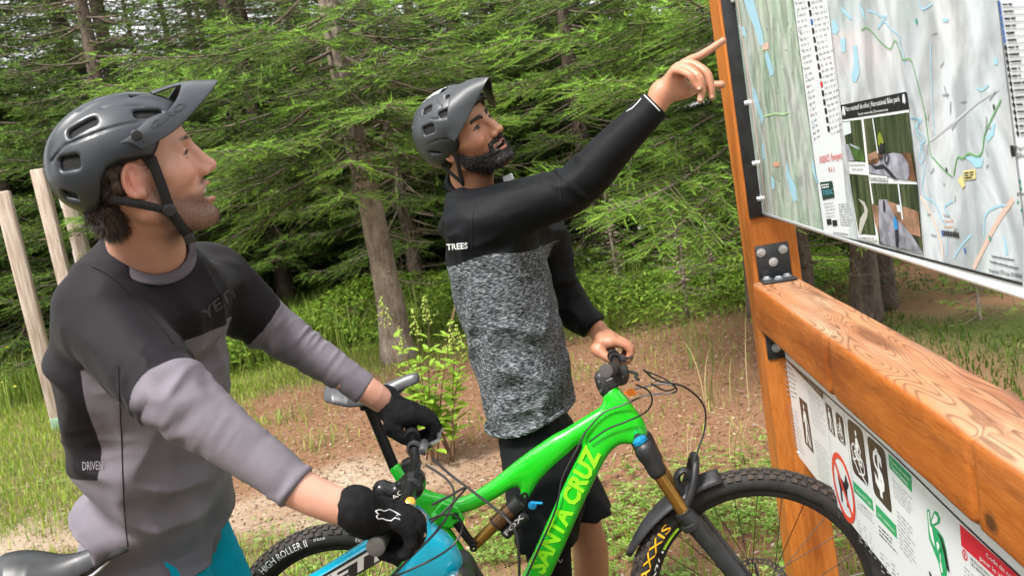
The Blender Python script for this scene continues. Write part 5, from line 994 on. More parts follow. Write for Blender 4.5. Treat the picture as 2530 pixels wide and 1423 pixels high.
def brake(B, parent, p, out, fwd, up, m, lever_m=None, cap=None):
    """master cylinder body, lever blade, clamp; p on the bar; out = towards the stem"""
    p, out, fwd, up = np.asarray(p), nrm(out), nrm(fwd), nrm(up); M = MB(); v, f = lathe([(-.008, .0125), (-.008, .0175), (.008, .0175), (.008, .0125)], p, out, 20); M.add(v, f); o = B.mk('brake_lever', M.v, M.f, m, parent)
    b0 = p + fwd * .022 + up * .004; B.tube('master_cylinder', [b0 - out * .035, b0 - out * .02, b0 + out * .02, b0 + out * .04], [.007, .0105, .0105, .0075], m, o, 12)
    B.tube('lever_blade', bez([b0 - out * .01 + fwd * .014, b0 - out * .045 + fwd * .032, b0 - out * .09 + fwd * .03, b0 - out * .125 + fwd * .036], 12), [.006] * 4 + [.0048] * 9, lever_m or m, o, 8, flat=(up, .7))
    B.tube('hose_boot', [b0 + out * .035, b0 + out * .055 + fwd * .006], [.0055, .0035], BLACK, o, 8)
    if cap is not None: B.lathe('reservoir_cap', [(0, .0095), (.004, .0095), (.0055, .007), (.0055, .0005)], b0 + up * .008 + out * .01, cap[0], cap[1], o, 20)
    return b0 + out * .055 + fwd * .006
CABLE = mat('cable_housing', (.02, .02, .021), .4)
GREENF = mat('gloss_green_paint', (.010, .50, .012), .22, coat=.7, var=.04, vscale=8); LIME = flat('lime_decal', (.28, .86, .02), .3); BRONZE = mat('bronze_kashima', (.42, .22, .055), .24, .85, var=.12, vscale=30); BROWNK = mat('brown_shock_can', (.22, .115, .06), .3, .75, var=.1); GUARD = mat('mudguard_plastic', (.03, .03, .033), .42, var=.25)

# ------------------------------------------------------------------ green bike, held by the pointing man
G = Bike('bright green full-suspension mountain bike standing in front of the pointing man', bike_frame(-6, 6, at(1850, 1155, 2.41)))
def gfn(p):
    q = p.copy(); q[:, 1] *= .92
    def ch(pts, k=.0):
        c = bez([(a[0], a[1], r) for a, r in pts], 5 * (len(pts) - 1)) if len(pts) > 2 else np.array([(a[0], a[1], r) for a, r in pts]); d = None
        for a, b in zip(c[:-1], c[1:]):
            e = s_cone(q, (a[0], 0, a[1]), (b[0], 0, b[1]), a[2], b[2]); d = e if d is None else np.minimum(d, e)
        return d
    tt = ch([((-.325, .915), .031), ((-.42, .880), .026), ((-.59, .802), .0265), ((-.70, .742), .024), ((-.79, .712), .022), ((-.85, .728), .021), ((-.93, .762), .022)])
    dt = ch([((-.30, .865), .033), ((-.345, .853), .034), ((-.395, .818), .034), ((-.47, .716), .035), ((-.617, .490), .036), ((-.735, .335), .038)])
    ht = ch([((-.332, .957), .0265), ((-.286, .846), .0295)])
    gu = ch([((-.50, .835), .014), ((-.575, .775), .020), ((-.612, .718), .0125)])
    st = ch([((-.965, .84), .0175), ((-.925, .755), .021), ((-.875, .68), .020), ((-.82, .56), .022), ((-.77, .40), .030), ((-.735, .335), .038)])
    d = smin(smin(tt, ht, .03), dt, .035); d = smin(d, gu, .045); d = smin(d, st, .03)
    return smax(d, np.abs(p[:, 1]) - .0265, .016)
v, f = surf_net(gfn, (-1.0, -.045, .28), (-.24, .045, 1.0), .0052, relax=3); gf = G.mk('frame', v, f, GREENF, sharp=None)
a0, a1 = G.px(1338, 1418, -.028), G.px(1487, 1108, -.028)
dd = nrm([a1[0] - a0[0], a1[2] - a0[2]]); G.text('SANTA CRUZ', (a0[0] + .004, a0[2] - .002), (a1[0] - .002, a1[2] - .008), .047, -.0279, LIME, gf, shear=.12, bold=.038)
for sgn in (-1, 1):     # rear triangle
    G.tube('seat_stay', bez([(-.86, sgn * .02, .70), (-.95, sgn * .05, .60), (-1.19, sgn * .072, .372)], 12), np.linspace(.014, .010, 13), GREENF, gf, 10); G.tube('chain_stay', bez([(-.80, sgn * .03, .37), (-.95, sgn * .055, .36), (-1.19, sgn * .07, .355)], 12), np.linspace(.018, .012, 13), GREENF, gf, 10)
v, f = prism([(-.885, .70), (-.845, .735), (-.80, .715), (-.79, .675), (-.81, .655), (-.86, .66)], .052, (0, 0, 0), (1, 0, 0), (0, 0, 1)); o = G.mk('rocker_link', v, f, GREENF, gf); bevel(o, .006, 2)
lk = [G.px(1128, 1288, -.02), G.px(1172, 1348, -.02)]; G.tube('shock_link', [lk[0], (lk[0] + lk[1]) / 2 + [0, 0, -.004], lk[1]], [.014, .012, .012], BLACKM, gf, 10); G.lathe('pivot_bolt', [(0, .011), (.004, .011), (.005, .007), (.003, .003)], lk[1] + [0, -.014, 0], (0, -1, 0), BLACKM, gf, 14); G.lathe('pivot_bolt', [(0, .010), (.004, .010), (.005, .007), (.003, .003)], np.array([-.612, -.026, .722]), (0, -1, 0), BLACKM, gf, 14); G.lathe('pivot_bolt', [(0, .010), (.004, .010), (.005, .006)], np.array([-.812, -.028, .692]), (0, -1, 0), BLACKM, gf, 14)
# rear shock
s0 = G.px(1300, 1222, 0); s1 = G.px(1172, 1345, 0); dv = s1 - s0
sh = G.tube('rear_shock', [s0 + dv * .10, s0 + dv * .12, s0 + dv * .28, s0 + dv * .30], [.018, .0235, .0235, .020], BLACK, seg=20); G.tube('shock_can', [s0 + dv * .28, s0 + dv * .285, s0 + dv * .60, s0 + dv * .605], [.015, .0225, .0225, .016], BROWNK, sh, 20); G.tube('shock_shaft', [s0 + dv * .60, s0 + dv * .98], .0165, BRONZE, sh, 18)
for t in (.36, .56): G.tube('shock_ring', [s0 + dv * t, s0 + dv * (t + .02)], .0228, BLACK, sh, 20)
pv = nrm(np.array([-dv[2], 0, dv[0]])); pv = -pv if pv[2] > 0 else pv; r0 = s0 + dv * .18 + pv * .038; r1 = s0 + dv * .62 + pv * .038
G.tube('shock_reservoir', [r0, r0 + dv * .02, r1 - dv * .02, r1], [.010, .0165, .0165, .010], BLACK, sh, 16); G.text('FOX', (r1[0] + .012, r1[2] + .004), (r0[0] - .006, r0[2] - .004), .013, -.0172, WTP, sh, bold=.02); G.lathe('shock_dial', [(0, .012), (.008, .012), (.010, .008), (.010, .001)], s0 + dv * .02 + pv * .03 + [0, -.01, 0], (0, -1, 0), BLUEA, sh, 12); G.tube('shock_lever', [s0 + dv * .0 + pv * .025 + [0, -.014, 0], s0 - dv * .10 + pv * .045 + [0, -.016, 0]], [.005, .004], BLUEA, sh, 8)
# seatpost and saddle
sn, stl = G.px(1036, 945, -.01), G.px(797, 962, -.03); SZ = (sn[2] + stl[2]) / 2 - .004
G.tube('seatpost', [(-.965, 0, .83), (-1.008, 0, SZ - .065), (-1.012, 0, SZ - .05)], [.0155, .0155, .018], BLACKM, seg=14); v, f = boxv((-1.0, 0, SZ - .05), (.03, 0, 0), (0, .027, 0), (0, 0, .011)); o = G.mk('saddle_clamp', v, f, BLACKM); bevel(o, .004, 2)
SADM = mat('grey_saddle_skin', (.055, .055, .06), .36, var=.4, vscale=16); sd_ = saddle(G, sn[0], stl[0], SZ, SADM)
# fork
ax0 = np.array([-.322, 0, .945]); axd = nrm(np.array([-.283, 0, .846]) - np.array([-.332, 0, .957])); crown = np.array([-.268, 0, .800]); HUBX = -.019; axle = np.array([HUBX, 0, .3525])
G.tube('headset', [np.array([-.286, 0, .846]) - axd * .002, np.array([-.286, 0, .846]) + axd * .014], [.0265, .029], BLACK, seg=22)
def cfn(p):
    d = s_cone(p, crown + (0, -.062, .004), crown + (0, .062, .004), .026, .026)
    for sg in (-1, 1): d = smin(d, s_cone(p, crown + (0, sg * .064, .014), crown + (0, sg * .064, 0) + axd * .052, .0255, .0245), .012)
    return smin(d, s_cone(p, crown - axd * .045, crown, .024, .024), .015)
v, f = surf_net(cfn, crown - (.07, .11, .10), crown + (.09, .11, .09), .0042); fork = G.mk('suspension_fork', v, f, BLACK, sharp=None)
loff = np.array([.020, 0, 0]) * 0
legb = axle + np.array([-.030, 0, .055]); 
for sg in (-1, 1):
    tp = crown + (0, sg * .064, 0) + axd * .03; seal = G.px(1688, 1262, -.064); seal = np.array([seal[0], sg * .064, seal[2]]); G.tube('stanchion', [tp, seal + axd * .02], .0182, BRONZE, fork, 22)
    G.tube('wiper_seal', [seal - axd * .002, seal, seal + axd * .010, seal + axd * .012], [.019, .0235, .0235, .020], BLACK, fork, 22)
    le = axle + np.array([-.022, sg * .064, .02]); G.tube('fork_lower', bez([seal + axd * .008, seal + (le - seal) * .35 + (.002, 0, 0), seal + (le - seal) * .8, le], 16), np.linspace(.0262, .0215, 16), mat('satin_black_lower', (.02, .022, .024), .38, var=.5, vscale=12) if sg == -1 else BLACK, fork, 18); G.lathe('dropout', [(-.012, .019), (-.012, .022), (.012, .022), (.012, .019), (.012, .001)], le + (.018, 0, -.018), (0, 1, 0), BLACK, fork, 18)
    G.tube('seal_band', [seal + axd * .034, seal + axd * .036, seal + axd * .050, seal + axd * .052], [.026, .0285, .0285, .026], BLACK, fork, 20)
G.lathe('fork_dial', [(0, .021), (.010, .021), (.016, .013), (.017, .0005)], crown + (0, -.064, .014) - axd * .020, -axd, BLUEA, fork, 20)
sealn = G.px(1688, 1262, -.064); arch = bez([(sealn[0] - .002, -.064, sealn[2] - .012), (sealn[0] + .035, -.060, sealn[2] + .06), (sealn[0] + .052, -.038, sealn[2] + .112), (sealn[0] + .055, 0, sealn[2] + .125), (sealn[0] + .052, .038, sealn[2] + .112), (sealn[0] + .035, .060, sealn[2] + .06), (sealn[0] - .002, .064, sealn[2] - .012)], 36); G.tube('fork_arch', arch, .0115, BLACK, fork, 12)
# mudguard: curved sheet over the front tyre, pointed at its rear end
M = MB(); na, nb_ = 18, 9; hub = axle; V = []
for i in range(na):
    t = i / (na - 1); ang = math.radians(100 + 55 * t); rad = .372 + .010 * t; w = .058 * (1 - t ** 3.2) ** .8 + .004 if t > .35 else .04 + .018 * t / .35
    for j in range(nb_):
        u = j / (nb_ - 1) * 2 - 1; dr = -.030 * abs(u) ** 2 * (1 - .5 * t); V.append((hub[0] + (rad + dr) * math.cos(ang), w * u, hub[2] + (rad + dr) * math.sin(ang)))
F_ = [(i * nb_ + j, i * nb_ + j + 1, (i + 1) * nb_ + j + 1, (i + 1) * nb_ + j) for i in range(na - 1) for j in range(nb_ - 1)]
o = G.mk('mudguard', V, F_, GUARD, fork, sharp=None); sm = o.modifiers.new('thickness', 'SOLIDIFY'); sm.thickness = .0022
G.tube('mudguard_tab', bez([G.px(1688, 1225, -.03), G.px(1672, 1180, -.03), G.px(1690, 1160, -.03), G.px(1712, 1185, -.03)], 10), [.006, .010, .013, .014, .013, .012, .011, .009, .008, .006][:10] if False else .0095, GUARD, fork, 8, flat=((0, 1, 0), 1.8))
wheel(G, 'front_wheel', HUBX, texts=[('MAXXIS', 172, 132.5, .3115, .022, YELI)], rimtexts=[('EX471', 168, 146, .2915, .013, WTP)], strip=(145, 131, flat('lime_rim_decal', (.33, .62, .03))))
def gang(px, py, cx0): q = G.px(px, py, -.03); return math.degrees(math.atan2(q[2] - .3525, q[0] - cx0))
RX = -1.19
wheel(G, 'rear_wheel', RX, texts=[('HIGH ROLLER II', gang(632, 1400, RX), gang(752, 1325, RX), .313, .021, WTP), ('27.5x2.40', gang(772, 1323, RX), gang(802, 1318, RX), .322, .007, WTP), ('EXO', gang(880, 1322, RX), gang(905, 1328, RX), .316, .011, WTP)], rimtexts=[])
q = G.px(826, 1325, -.03); aa = math.atan2(q[2] - .3525, q[0] - RX)
# crank set (under the frame edge)
G.lathe('chainring', [(-.052, .03), (-.052, .075), (-.048, .075), (-.048, .03)], (-.735, 0, .335), (0, 1, 0), BLACKM, seg=32); G.tube('crank_arm', [(-.735, -.075, .335), (-.58, -.085, .27)], [.014, .012], BLACKM); G.tube('crank_arm', [(-.735, .075, .335), (-.89, .085, .40)], [.014, .012], BLACKM)
for e in ((-.58, -.135, .27), (-.89, .135, .40)): v, f = boxv(e, (.05, 0, 0), (0, .048, 0), (0, 0, .008)); o = G.mk('pedal', v, f, BLACKM); bevel(o, .004, 1)
# cockpit
stm = np.array([-.347, 0, .990]); clampc = np.array([-.303, 0, 1.006])
def sfn(p): return smin(smin(s_cone(p, stm - (0, 0, .018) + axd * -.0, stm + (-.008, 0, .02), .0195, .0195), s_cone(p, clampc + (0, -.024, 0), clampc + (0, .024, 0), .0225, .0225), .01), s_cone(p, stm, clampc, .0175, .018), .016)
v, f = surf_net(sfn, (-.40, -.06, .94), (-.26, .06, 1.05), .0035); stem = G.mk('stem', v, f, BLACK, sharp=None); G.tube('steerer_spacer', [np.array([-.332, 0, .957]) - axd * .001, np.array([-.332, 0, .957]) - axd * .022], .0195, BLACK, stem, 20)
for dz in (-.013, .013): G.lathe('stem_bolt', [(0, .0045), (.004, .0045), (.004, .001)], stm + (-.014, -.018, dz), (-.4, -1, 0), STEEL, stem, 8)
n_end = G.px(1497, 916, -.37); f_end = G.px(1503, 858, .34)
gb, gq = bar_assembly(G, clampc, n_end, f_end, RUBBER, BLACKM, None)
for sg, e in ((-1, n_end), (1, f_end)):
    c_ = clampc + (e - clampc) * .52; c_ = gq[np.argmin(np.abs(gq[:, 1] - c_[1]))]; brake(G, gb, c_, (0.05, -sg, 0), (1, 0, -.25), (.2, 0, 1), BLACK, None)
    v, f = boxv(c_ + (-.005, -sg * .03, -.03), (.022, 0, .006), (0, .017, 0), (-.004, 0, .014)); o = G.mk('shifter', v, f, BLACK, gb); bevel(o, .005, 2)
v, f = prism([(-.018, 0), (.006, .008), (.016, -.008), (-.004, -.014)], .010, clampc + (.02, -.06, -.035), (1, 0, 0), (0, 0, 1)); G.mk('orange_lever_tab', v, f, flat('orange_plastic', (.85, .22, .02)), gb)
def gcab(pts, name='cable', r=.0024):
    P = [G.px(x, y, o_) for x, y, o_ in pts]; G.tube(name, bez(P, 40), r, CABLE, gb, 6)
gcab([(1590, 913, -.20), (1625, 940, -.16), (1690, 955, -.1), (1738, 1000, -.05), (1741, 1060, -.03), (1718, 1130, -.04), (1708, 1180, -.05), (1712, 1230, -.06)], 'brake_hose', .0028)
gcab([(1592, 915, -.10), (1640, 935, -.08), (1672, 960, -.06), (1655, 972, -.05), (1600, 975, -.04), (1540, 1000, -.04), (1490, 1020, -.035), (1445, 1068, -.03)])
gcab([(1608, 947, -.10), (1645, 965, -.07), (1670, 955, -.05), (1630, 948, -.03), (1570, 960, -.03)])
gcab([(1572, 950, -.12), (1602, 965, -.09), (1611, 990, -.07), (1595, 1018, -.05), (1550, 1040, -.045), (1500, 1060, -.04), (1455, 1092, -.035)])
gcab([(1445, 1068, -.03), (1425, 1110, -.034), (1390, 1180, -.034), (1372, 1260, -.036), (1320, 1380, -.038), (1300, 1425, -.04)], 'cable', .003)
gcab([(1080, 1108, -.30), (1150, 1160, -.22), (1210, 1225, -.14), (1262, 1265, -.10), (1280, 1330, -.09), (1283, 1440, -.09)], 'dropper_cable') if False else None

# ------------------------------------------------------------------ teal bike of the man in grey
T = Bike('teal and black mountain bike held by the man in the grey jersey', bike_frame(0, 0, (-.30, 1.80, 1.04)))
TEALF = mat('gloss_teal_paint', (.0, .34, .50), .25, coat=.6, var=.05, vscale=8); SILV = mat('silver_brake_alloy', (.50, .51, .52), .3, .9, var=.15)
def tfn(p):
    q = p.copy(); q[:, 1] *= .9
    def ch(pts):
        c = bez([(a[0], a[1], r) for a, r in pts], 5 * (len(pts) - 1)) if len(pts) > 2 else np.array([(a[0], a[1], r) for a, r in pts]); d = None
        for a, b in zip(c[:-1], c[1:]):
            e = s_cone(q, (a[0], 0, a[1]), (b[0], 0, b[1]), a[2], b[2]); d = e if d is None else np.minimum(d, e)
        return d
    ht = ch([((.010, .925), .0265), ((.066, .812), .031)])
    tt = ch([((.004, .905), .028), ((-.10, .862), .0275), ((-.26, .80), .024), ((-.46, .735), .020), ((-.56, .72), .019)])
    dt = ch([((.045, .84), .040), ((-.02, .775), .042), ((-.14, .64), .040), ((-.40, .345), .038)])
    st = ch([((-.60, .78), .0175), ((-.53, .60), .019), ((-.43, .36), .032)])
    return smax(smin(smin(smin(ht, tt, .03), dt, .03), st, .03), np.abs(p[:, 1]) - .029, .014)
v, f = surf_net(tfn, (-.66, -.05, .28), (.12, .05, .98), .0056, relax=3); tf = T.mk('frame', v, f, TEALF, sharp=None)
# black band with white letters on the top tube
tt_a, tt_b = np.array([-.045, .884]), np.array([-.245, .806]); dn = nrm(tt_b - tt_a); nn = np.array([dn[1], -dn[0]]); nn = nn if nn[1] > 0 else -nn
def quad2(a, b, y, n0, n1): return [(a[0] + nn[0] * n0, y, a[1] + nn[1] * n0), (b[0] + nn[0] * n0, y, b[1] + nn[1] * n0), (b[0] + nn[0] * n1, y, b[1] + nn[1] * n1), (a[0] + nn[0] * n1, y, a[1] + nn[1] * n1)]
T.mk('decal_band', quad2(tt_a, tt_b, -.0292, -.0195, .0185), [(0, 1, 2, 3)], BLACK, tf, False); T.text('YETI', tt_b + nn * -.014 + dn * -.012, tt_a + nn * -.014 + dn * .012, .027, -.0300, WTP, tf, shear=.25, bold=.03)
for sgn in (-1, 1): T.tube('seat_stay', [(-.56, sgn * .025, .66), (-.83, sgn * .07, .365)], [.013, .011], TEALF, tf); T.tube('chain_stay', [(-.43, sgn * .03, .34), (-.83, sgn * .07, .355)], [.017, .012], TEALF, tf)
TH = .352; wheel(T, 'front_wheel', TH); wheel(T, 'rear_wheel', -.83)
tcr = np.array([.088, 0, .768]); tax = nrm(np.array([.066, 0, .812]) - np.array([.010, 0, .925]))
def tcf(p):
    d = s_cone(p, tcr + (0, -.062, 0), tcr + (0, .062, 0), .026, .026)
    for sg in (-1, 1): d = smin(d, s_cone(p, tcr + (0, sg * .064, .014), tcr + (0, sg * .064, 0) + tax * .05, .025, .024), .012)
    return smin(d, s_cone(p, tcr - tax * .05, tcr, .026, .026), .015)
v, f = surf_net(tcf, tcr - (.07, .11, .10), tcr + (.09, .11, .09), .0045); tk = T.mk('suspension_fork', v, f, BLACK, sharp=None)
for sg in (-1, 1):
    le = np.array([TH - .022, sg * .064, .375]); tp = tcr + (0, sg * .064, 0); mid = tp + (le - tp) * .38; T.tube('stanchion', [tp + tax * .03, mid], .0178, BRONZE, tk, 18); T.tube('fork_lower', [mid - tax * .004, mid, le], [.020, .0255, .0215], BLACK, tk, 16)
T.tube('fork_arch', bez([(.21, -.064, .60), (.25, -.05, .70), (.26, 0, .73), (.25, .05, .70), (.21, .064, .60)], 20), .011, BLACK, tk, 10)
T.lathe('fork_dial', [(0, .021), (.012, .021), (.016, .013), (.017, .0005)], tcr + (0, -.064, .014) - tax * .02, -tax, STEEL, tk, 20)
tsn = T.px(303, 1352, -.03)[0]; SADT = mat('black_saddle_skin', (.03, .031, .034), .4, var=.5, vscale=10); ts = saddle(T, tsn + .006, tsn - .275, .972, SADT)
for (x0, x1) in ((-.03, -.09), (-.12, -.2)):
    pass
T.tube('seatpost', [(-.60, 0, .775), (-.735, 0, .91)], .0155, BLACKM); v, f = boxv((-.74, 0, .918), (.03, 0, 0), (0, .027, 0), (0, 0, .010)); T.mk('saddle_clamp', v, f, BLACKM)
T.lathe('chainring', [(-.052, .03), (-.052, .075), (-.048, .075), (-.048, .03)], (-.41, 0, .345), (0, 1, 0), BLACKM, seg=32); T.tube('crank_arm', [(-.41, -.075, .345), (-.25, -.085, .30)], [.014, .012], BLACKM); T.tube('crank_arm', [(-.41, .075, .345), (-.57, .085, .39)], [.014, .012], BLACKM)
for e in ((-.25, -.135, .30), (-.57, .135, .39)): v, f = boxv(e, (.05, 0, 0), (0, .048, 0), (0, 0, .008)); T.mk('pedal', v, f, BLACKM)
tst = T.px(958, 1228, 0); tcl = T.px(1022, 1193, 0)
def tsf(p): return smin(smin(s_cone(p, tst - (.004, 0, .020), tst + (.006 - .014, 0, .018), .021, .021), s_cone(p, tcl + (0, -.027, 0), tcl + (0, .027, 0), .0235, .0235), .01), s_cone(p, tst, tcl, .019, .020), .018)
v, f = surf_net(tsf, np.minimum(tst, tcl) - (.05, .07, .06), np.maximum(tst, tcl) + (.05, .07, .05), .0035); tstem = T.mk('stem', v, f, mat('gloss_black_alloy', (.012, .012, .013), .22, .3), sharp=None); T.tube('steerer_spacer', [tst - (0, 0, .02), np.array([.012, 0, .922])], .021, BLACK, tstem, 18)
for dz in (-.014, .014): T.lathe('stem_bolt', [(0, .005), (.005, .005), (.005, .001)], tst + (-.022, -.016, dz), (-.8, -.6, 0), STEEL, tstem, 8)
T.text('RACE', (tst[0] + .006, tst[2] - .006), (tcl[0] - .012, tcl[2] - .004), .010, -.0225, WTP, tstem)
tn = T.L(at(929, 1349, 1.5)); tfe = T.L(at(1012, 1036, 2.22)); tb, tq = bar_assembly(T, tcl, tn, tfe, RUBBER, BLACKM, None)
cn = tq[np.argmin(np.abs(tq[:, 1] + .185))]; cf = tq[np.argmin(np.abs(tq[:, 1] - .175))]
e1 = brake(T, tb, cn, (0, 1, 0), (1, 0, -.15), (.15, 0, 1), SILV, SILV, ((.1, -.7, .7), mat('orange_cap', (.85, .30, .03), .3, .5))); e2 = brake(T, tb, cf, (0, -1, 0), (1, 0, -.1), (.15, 0, 1), SILV, SILV)
for c_ in (tq[np.argmin(np.abs(tq[:, 1] + .15))], tq[np.argmin(np.abs(tq[:, 1] - .15))]):
    v, f = boxv(c_ + (-.012, 0, -.026), (.02, 0, .006), (0, .018, 0), (-.004, 0, .014)); o = T.mk('shifter', v, f, BLACK, tb); bevel(o, .005, 2)
def tcab(pts, name='cable', r=.0024): T.tube(name, bez([T.px(x, y, o_) for x, y, o_ in pts], 44), r, CABLE, tb, 6)
tcab([(1068, 1130, .10), (1110, 1170, .08), (1170, 1215, .05), (1240, 1270, .02), (1272, 1310, .0), (1282, 1370, .0), (1283, 1440, .02)], 'brake_hose', .003)
tcab([(1052, 1148, .06), (1100, 1180, .03), (1122, 1215, .0), (1112, 1260, -.03), (1080, 1310, -.06), (1020, 1370, -.09), (960, 1430, -.1)], 'brake_hose', .0028)
tcab([(1068, 1246, -.16), (1110, 1225, -.1), (1150, 1203, -.06), (1130, 1230, -.05), (1090, 1270, -.06), (1065, 1290, -.08)], 'brake_hose', .0026)
tcab([(1062, 1283, -.14), (1090, 1272, -.10), (1125, 1272, -.07), (1143, 1300, -.05), (1120, 1345, -.06), (1060, 1385, -.08), (960, 1430, -.1)])
# ================================================================== PEOPLE
def head_R(yaw, el, tilt):
    yaw, el, tilt = map(math.radians, (yaw, el, tilt)); f = np.array([math.cos(el) * math.cos(yaw), math.cos(el) * math.sin(yaw), math.sin(el)]); l = np.array([-math.sin(yaw), math.cos(yaw), 0]); u = np.cross(f, l)
    return np.stack([f, l * math.cos(tilt) + u * math.sin(tilt), -l * math.sin(tilt) + u * math.cos(tilt)], 1)
class Head:
    def __init__(s, o, ang, sc): s.o = np.array(o); s.R = head_R(*ang); s.s = sc
    def W(s, p): return s.o + s.s * (np.asarray(p) @ s.R.T)
    def L(s, q): return ((np.asarray(q) - s.o) @ s.R) / s.s
    def px(s, x, y, yl): return s.L(on_plane(x, y, s.o + s.R[:, 1] * yl * s.s, s.R[:, 1]))      # photo point on a sagittal plane
    def hit(s, x, y, c, r):                                                                    # photo point on an ellipsoid
        o = (s.L(ORG) - c) / r; d = (s.L(ORG + ray(x, y)) - s.L(ORG)) / r; A = d @ d; B_ = o @ d; C_ = o @ o - 1; D_ = max(B_ * B_ - A * C_, 0); t = (-B_ - math.sqrt(D_)) / A; p = c + (o + d * t) * r; return p, nrm((p - c) / (r * r))
def chain(p, pts, rad, n=0):
    pts = np.asarray(pts, float); c = np.c_[pts, np.asarray(rad, float)]
    if n and len(c) > 2: c = bez(c, n)
    d = None
    for a, b in zip(c[:-1], c[1:]):
        e = s_cone(p, a[:3], b[:3], a[3], b[3]); d = e if d is None else np.minimum(d, e)
    return d
def arm_param(p, pts):
    """nearest position along a polyline, 0..n-1, and the distance"""
    pts = np.asarray(pts, float); best = np.full(len(p), 1e9); par = np.zeros(len(p))
    for i, (a, b) in enumerate(zip(pts[:-1], pts[1:])):
        ab = b - a; t = np.clip(((p - a) @ ab) / (ab @ ab), 0, 1); d = np.linalg.norm(p - a - t[:, None] * ab, axis=1); m = d < best; best[m] = d[m]; par[m] = (i + t)[m]
    return par, best
def head_sdf(jaw=0.0, wide=1.0, squint=.0035, smile=0.0, chin=1.0):
    J = np.array([0, 0, -jaw])
    def fn(p):
        q = p.copy(); q[:, 1] = np.abs(q[:, 1]); E = lambda c, r, R=None: s_ell(q, c, r, R); C = lambda a, b, ra, rb: s_cone(q, a, b, ra, rb)
        d = s_ell(q, (-.010, 0, .024), (.092, .072 * wide, .076)); d = smin(d, E((.048, 0, .034), (.046, .054 * wide, .046)), .03)
        d = smin(d, E((.036, 0, -.030), (.052, .053 * wide, .072)), .035)
        d = smin(d, C(np.array([-.004, .047 * wide, -.062]) + J * .3, np.array([.066, .016, -.103]) + J, .019, .017), .022)
        d = smin(d, C(np.array([-.010, .056 * wide, -.015]), np.array([-.004, .047 * wide, -.062]) + J * .3, .016, .019), .03)
        d = smin(d, E(np.array([.082, 0, -.104]) + J, (.0175, .021, .0165 * chin)), .018); d = smin(d, E(np.array([.03, 0, -.095]) + J * .7, (.045, .034, .022)), .03)
        d = smin(d, E((.052, .043 * wide, -.028), (.027, .020, .022)), .024); d = smin(d, E((.066, .037, -.036 + .004 * smile), (.018, .014, .013)), .012); d = smin(d, C((.040, .054 * wide, -.018), (-.005, .062 * wide, -.014), .009, .007), .02)
        d = smin(d, E(np.array([.070, 0, -.066]) + J * .3, (.027, .033, .027)), .018)
        d = smin(d, C((.0865, .010, .0175), (.072, .043, .0155), .0095, .008), .012)
        d = smax(d, -E((.094, .032, -.0005), (.0155, .0165, .0105)), .014)
        d = smin(d, E((.0735, .0315, -.0015), (.0142, .0142, .0142)), .004)
        d = smax(d, -E((.0865, .0320, -.0022), (.0135, .0140, squint)), .0020)
        d = smin(d, C((.0915, 0, .012), (.1125, 0, -.036), .0088, .0112), .011); d = smin(d, E((.1165, 0, -.0385), (.010, .0098, .0088)), .008); d = smin(d, E((.1015, .0135, -.0425), (.0115, .0068, .0082)), .007)
        d = smin(d, E((.091, 0, -.034), (.017, .0150, .018)), .010)
        d = smax(d, -E((.109, .0062, -.0500), (.0052, .0036, .0035)), .003)
        d = smin(d, C((.0985, 0, -.0655), (.0825, .024, -.0735 + smile * .005), .0062, .0032), .006); d = smin(d, C(np.array([.0965, 0, -.0795]) + J * .9, np.array([.0815, .0225, -.0765 + smile * .004]) + J * .3, .0072, .0034), .006)
        d = smax(d, -C((.0865, .030 + .004 * smile, -.050), (.079, .036 + .004 * smile, -.076), .0030, .0022), .009)
        if jaw > 0: d = smax(d, -E(np.array([.094, 0, -.0725]) + J * .45, (.026, .0195 + .5 * jaw, .0038 + jaw * .52)), .004)
        else: d = smax(d, -E((.098, 0, -.0722), (.012, .021, .0016)), .003)
        # ear
        t = .22; Re = np.array([[math.cos(t), 0, math.sin(t)], [0, 1, 0], [-math.sin(t), 0, math.cos(t)]])
        Rz = np.array([[math.cos(.35), math.sin(.35), 0], [-math.sin(.35), math.cos(.35), 0], [0, 0, 1]]); Re = Re @ Rz
        ec = np.array([-.012, .0755 * wide, -.012]); ear = E(ec, (.0175, .0065, .0280), Re); ear = smax(ear, -E(ec + (.002, .0085, .002), (.0125, .0105, .0200), Re), .003)
        hel = np.abs(np.linalg.norm(((q - ec) @ Re)[:, [0, 2]] / np.array([.0148, .0254]), axis=1) - 1) * .02; loc = (q - ec) @ Re; hel = np.sqrt(hel ** 2 + (loc[:, 1] - .003) ** 2) - .0036; hel = np.where((loc[:, 0] > .008) & (loc[:, 2] < .012), 1, hel)
        ear = smin(ear, hel, .003); ear = smin(ear, s_cone((q - ec) @ Re, (-.004, .002, .012), (.0, .0035, -.012), .0030, .0034), .004); ear = smin(ear, s_cone((q - ec) @ Re, (.010, .002, -.002), (.010, .002, -.008), .0045, .0045), .004); ear = smin(ear, E(ec + (.006, .001, -.0250), (.0078, .0055, .0078)), .008)
        d = smin(d, ear, .006)
        return d
    return fn
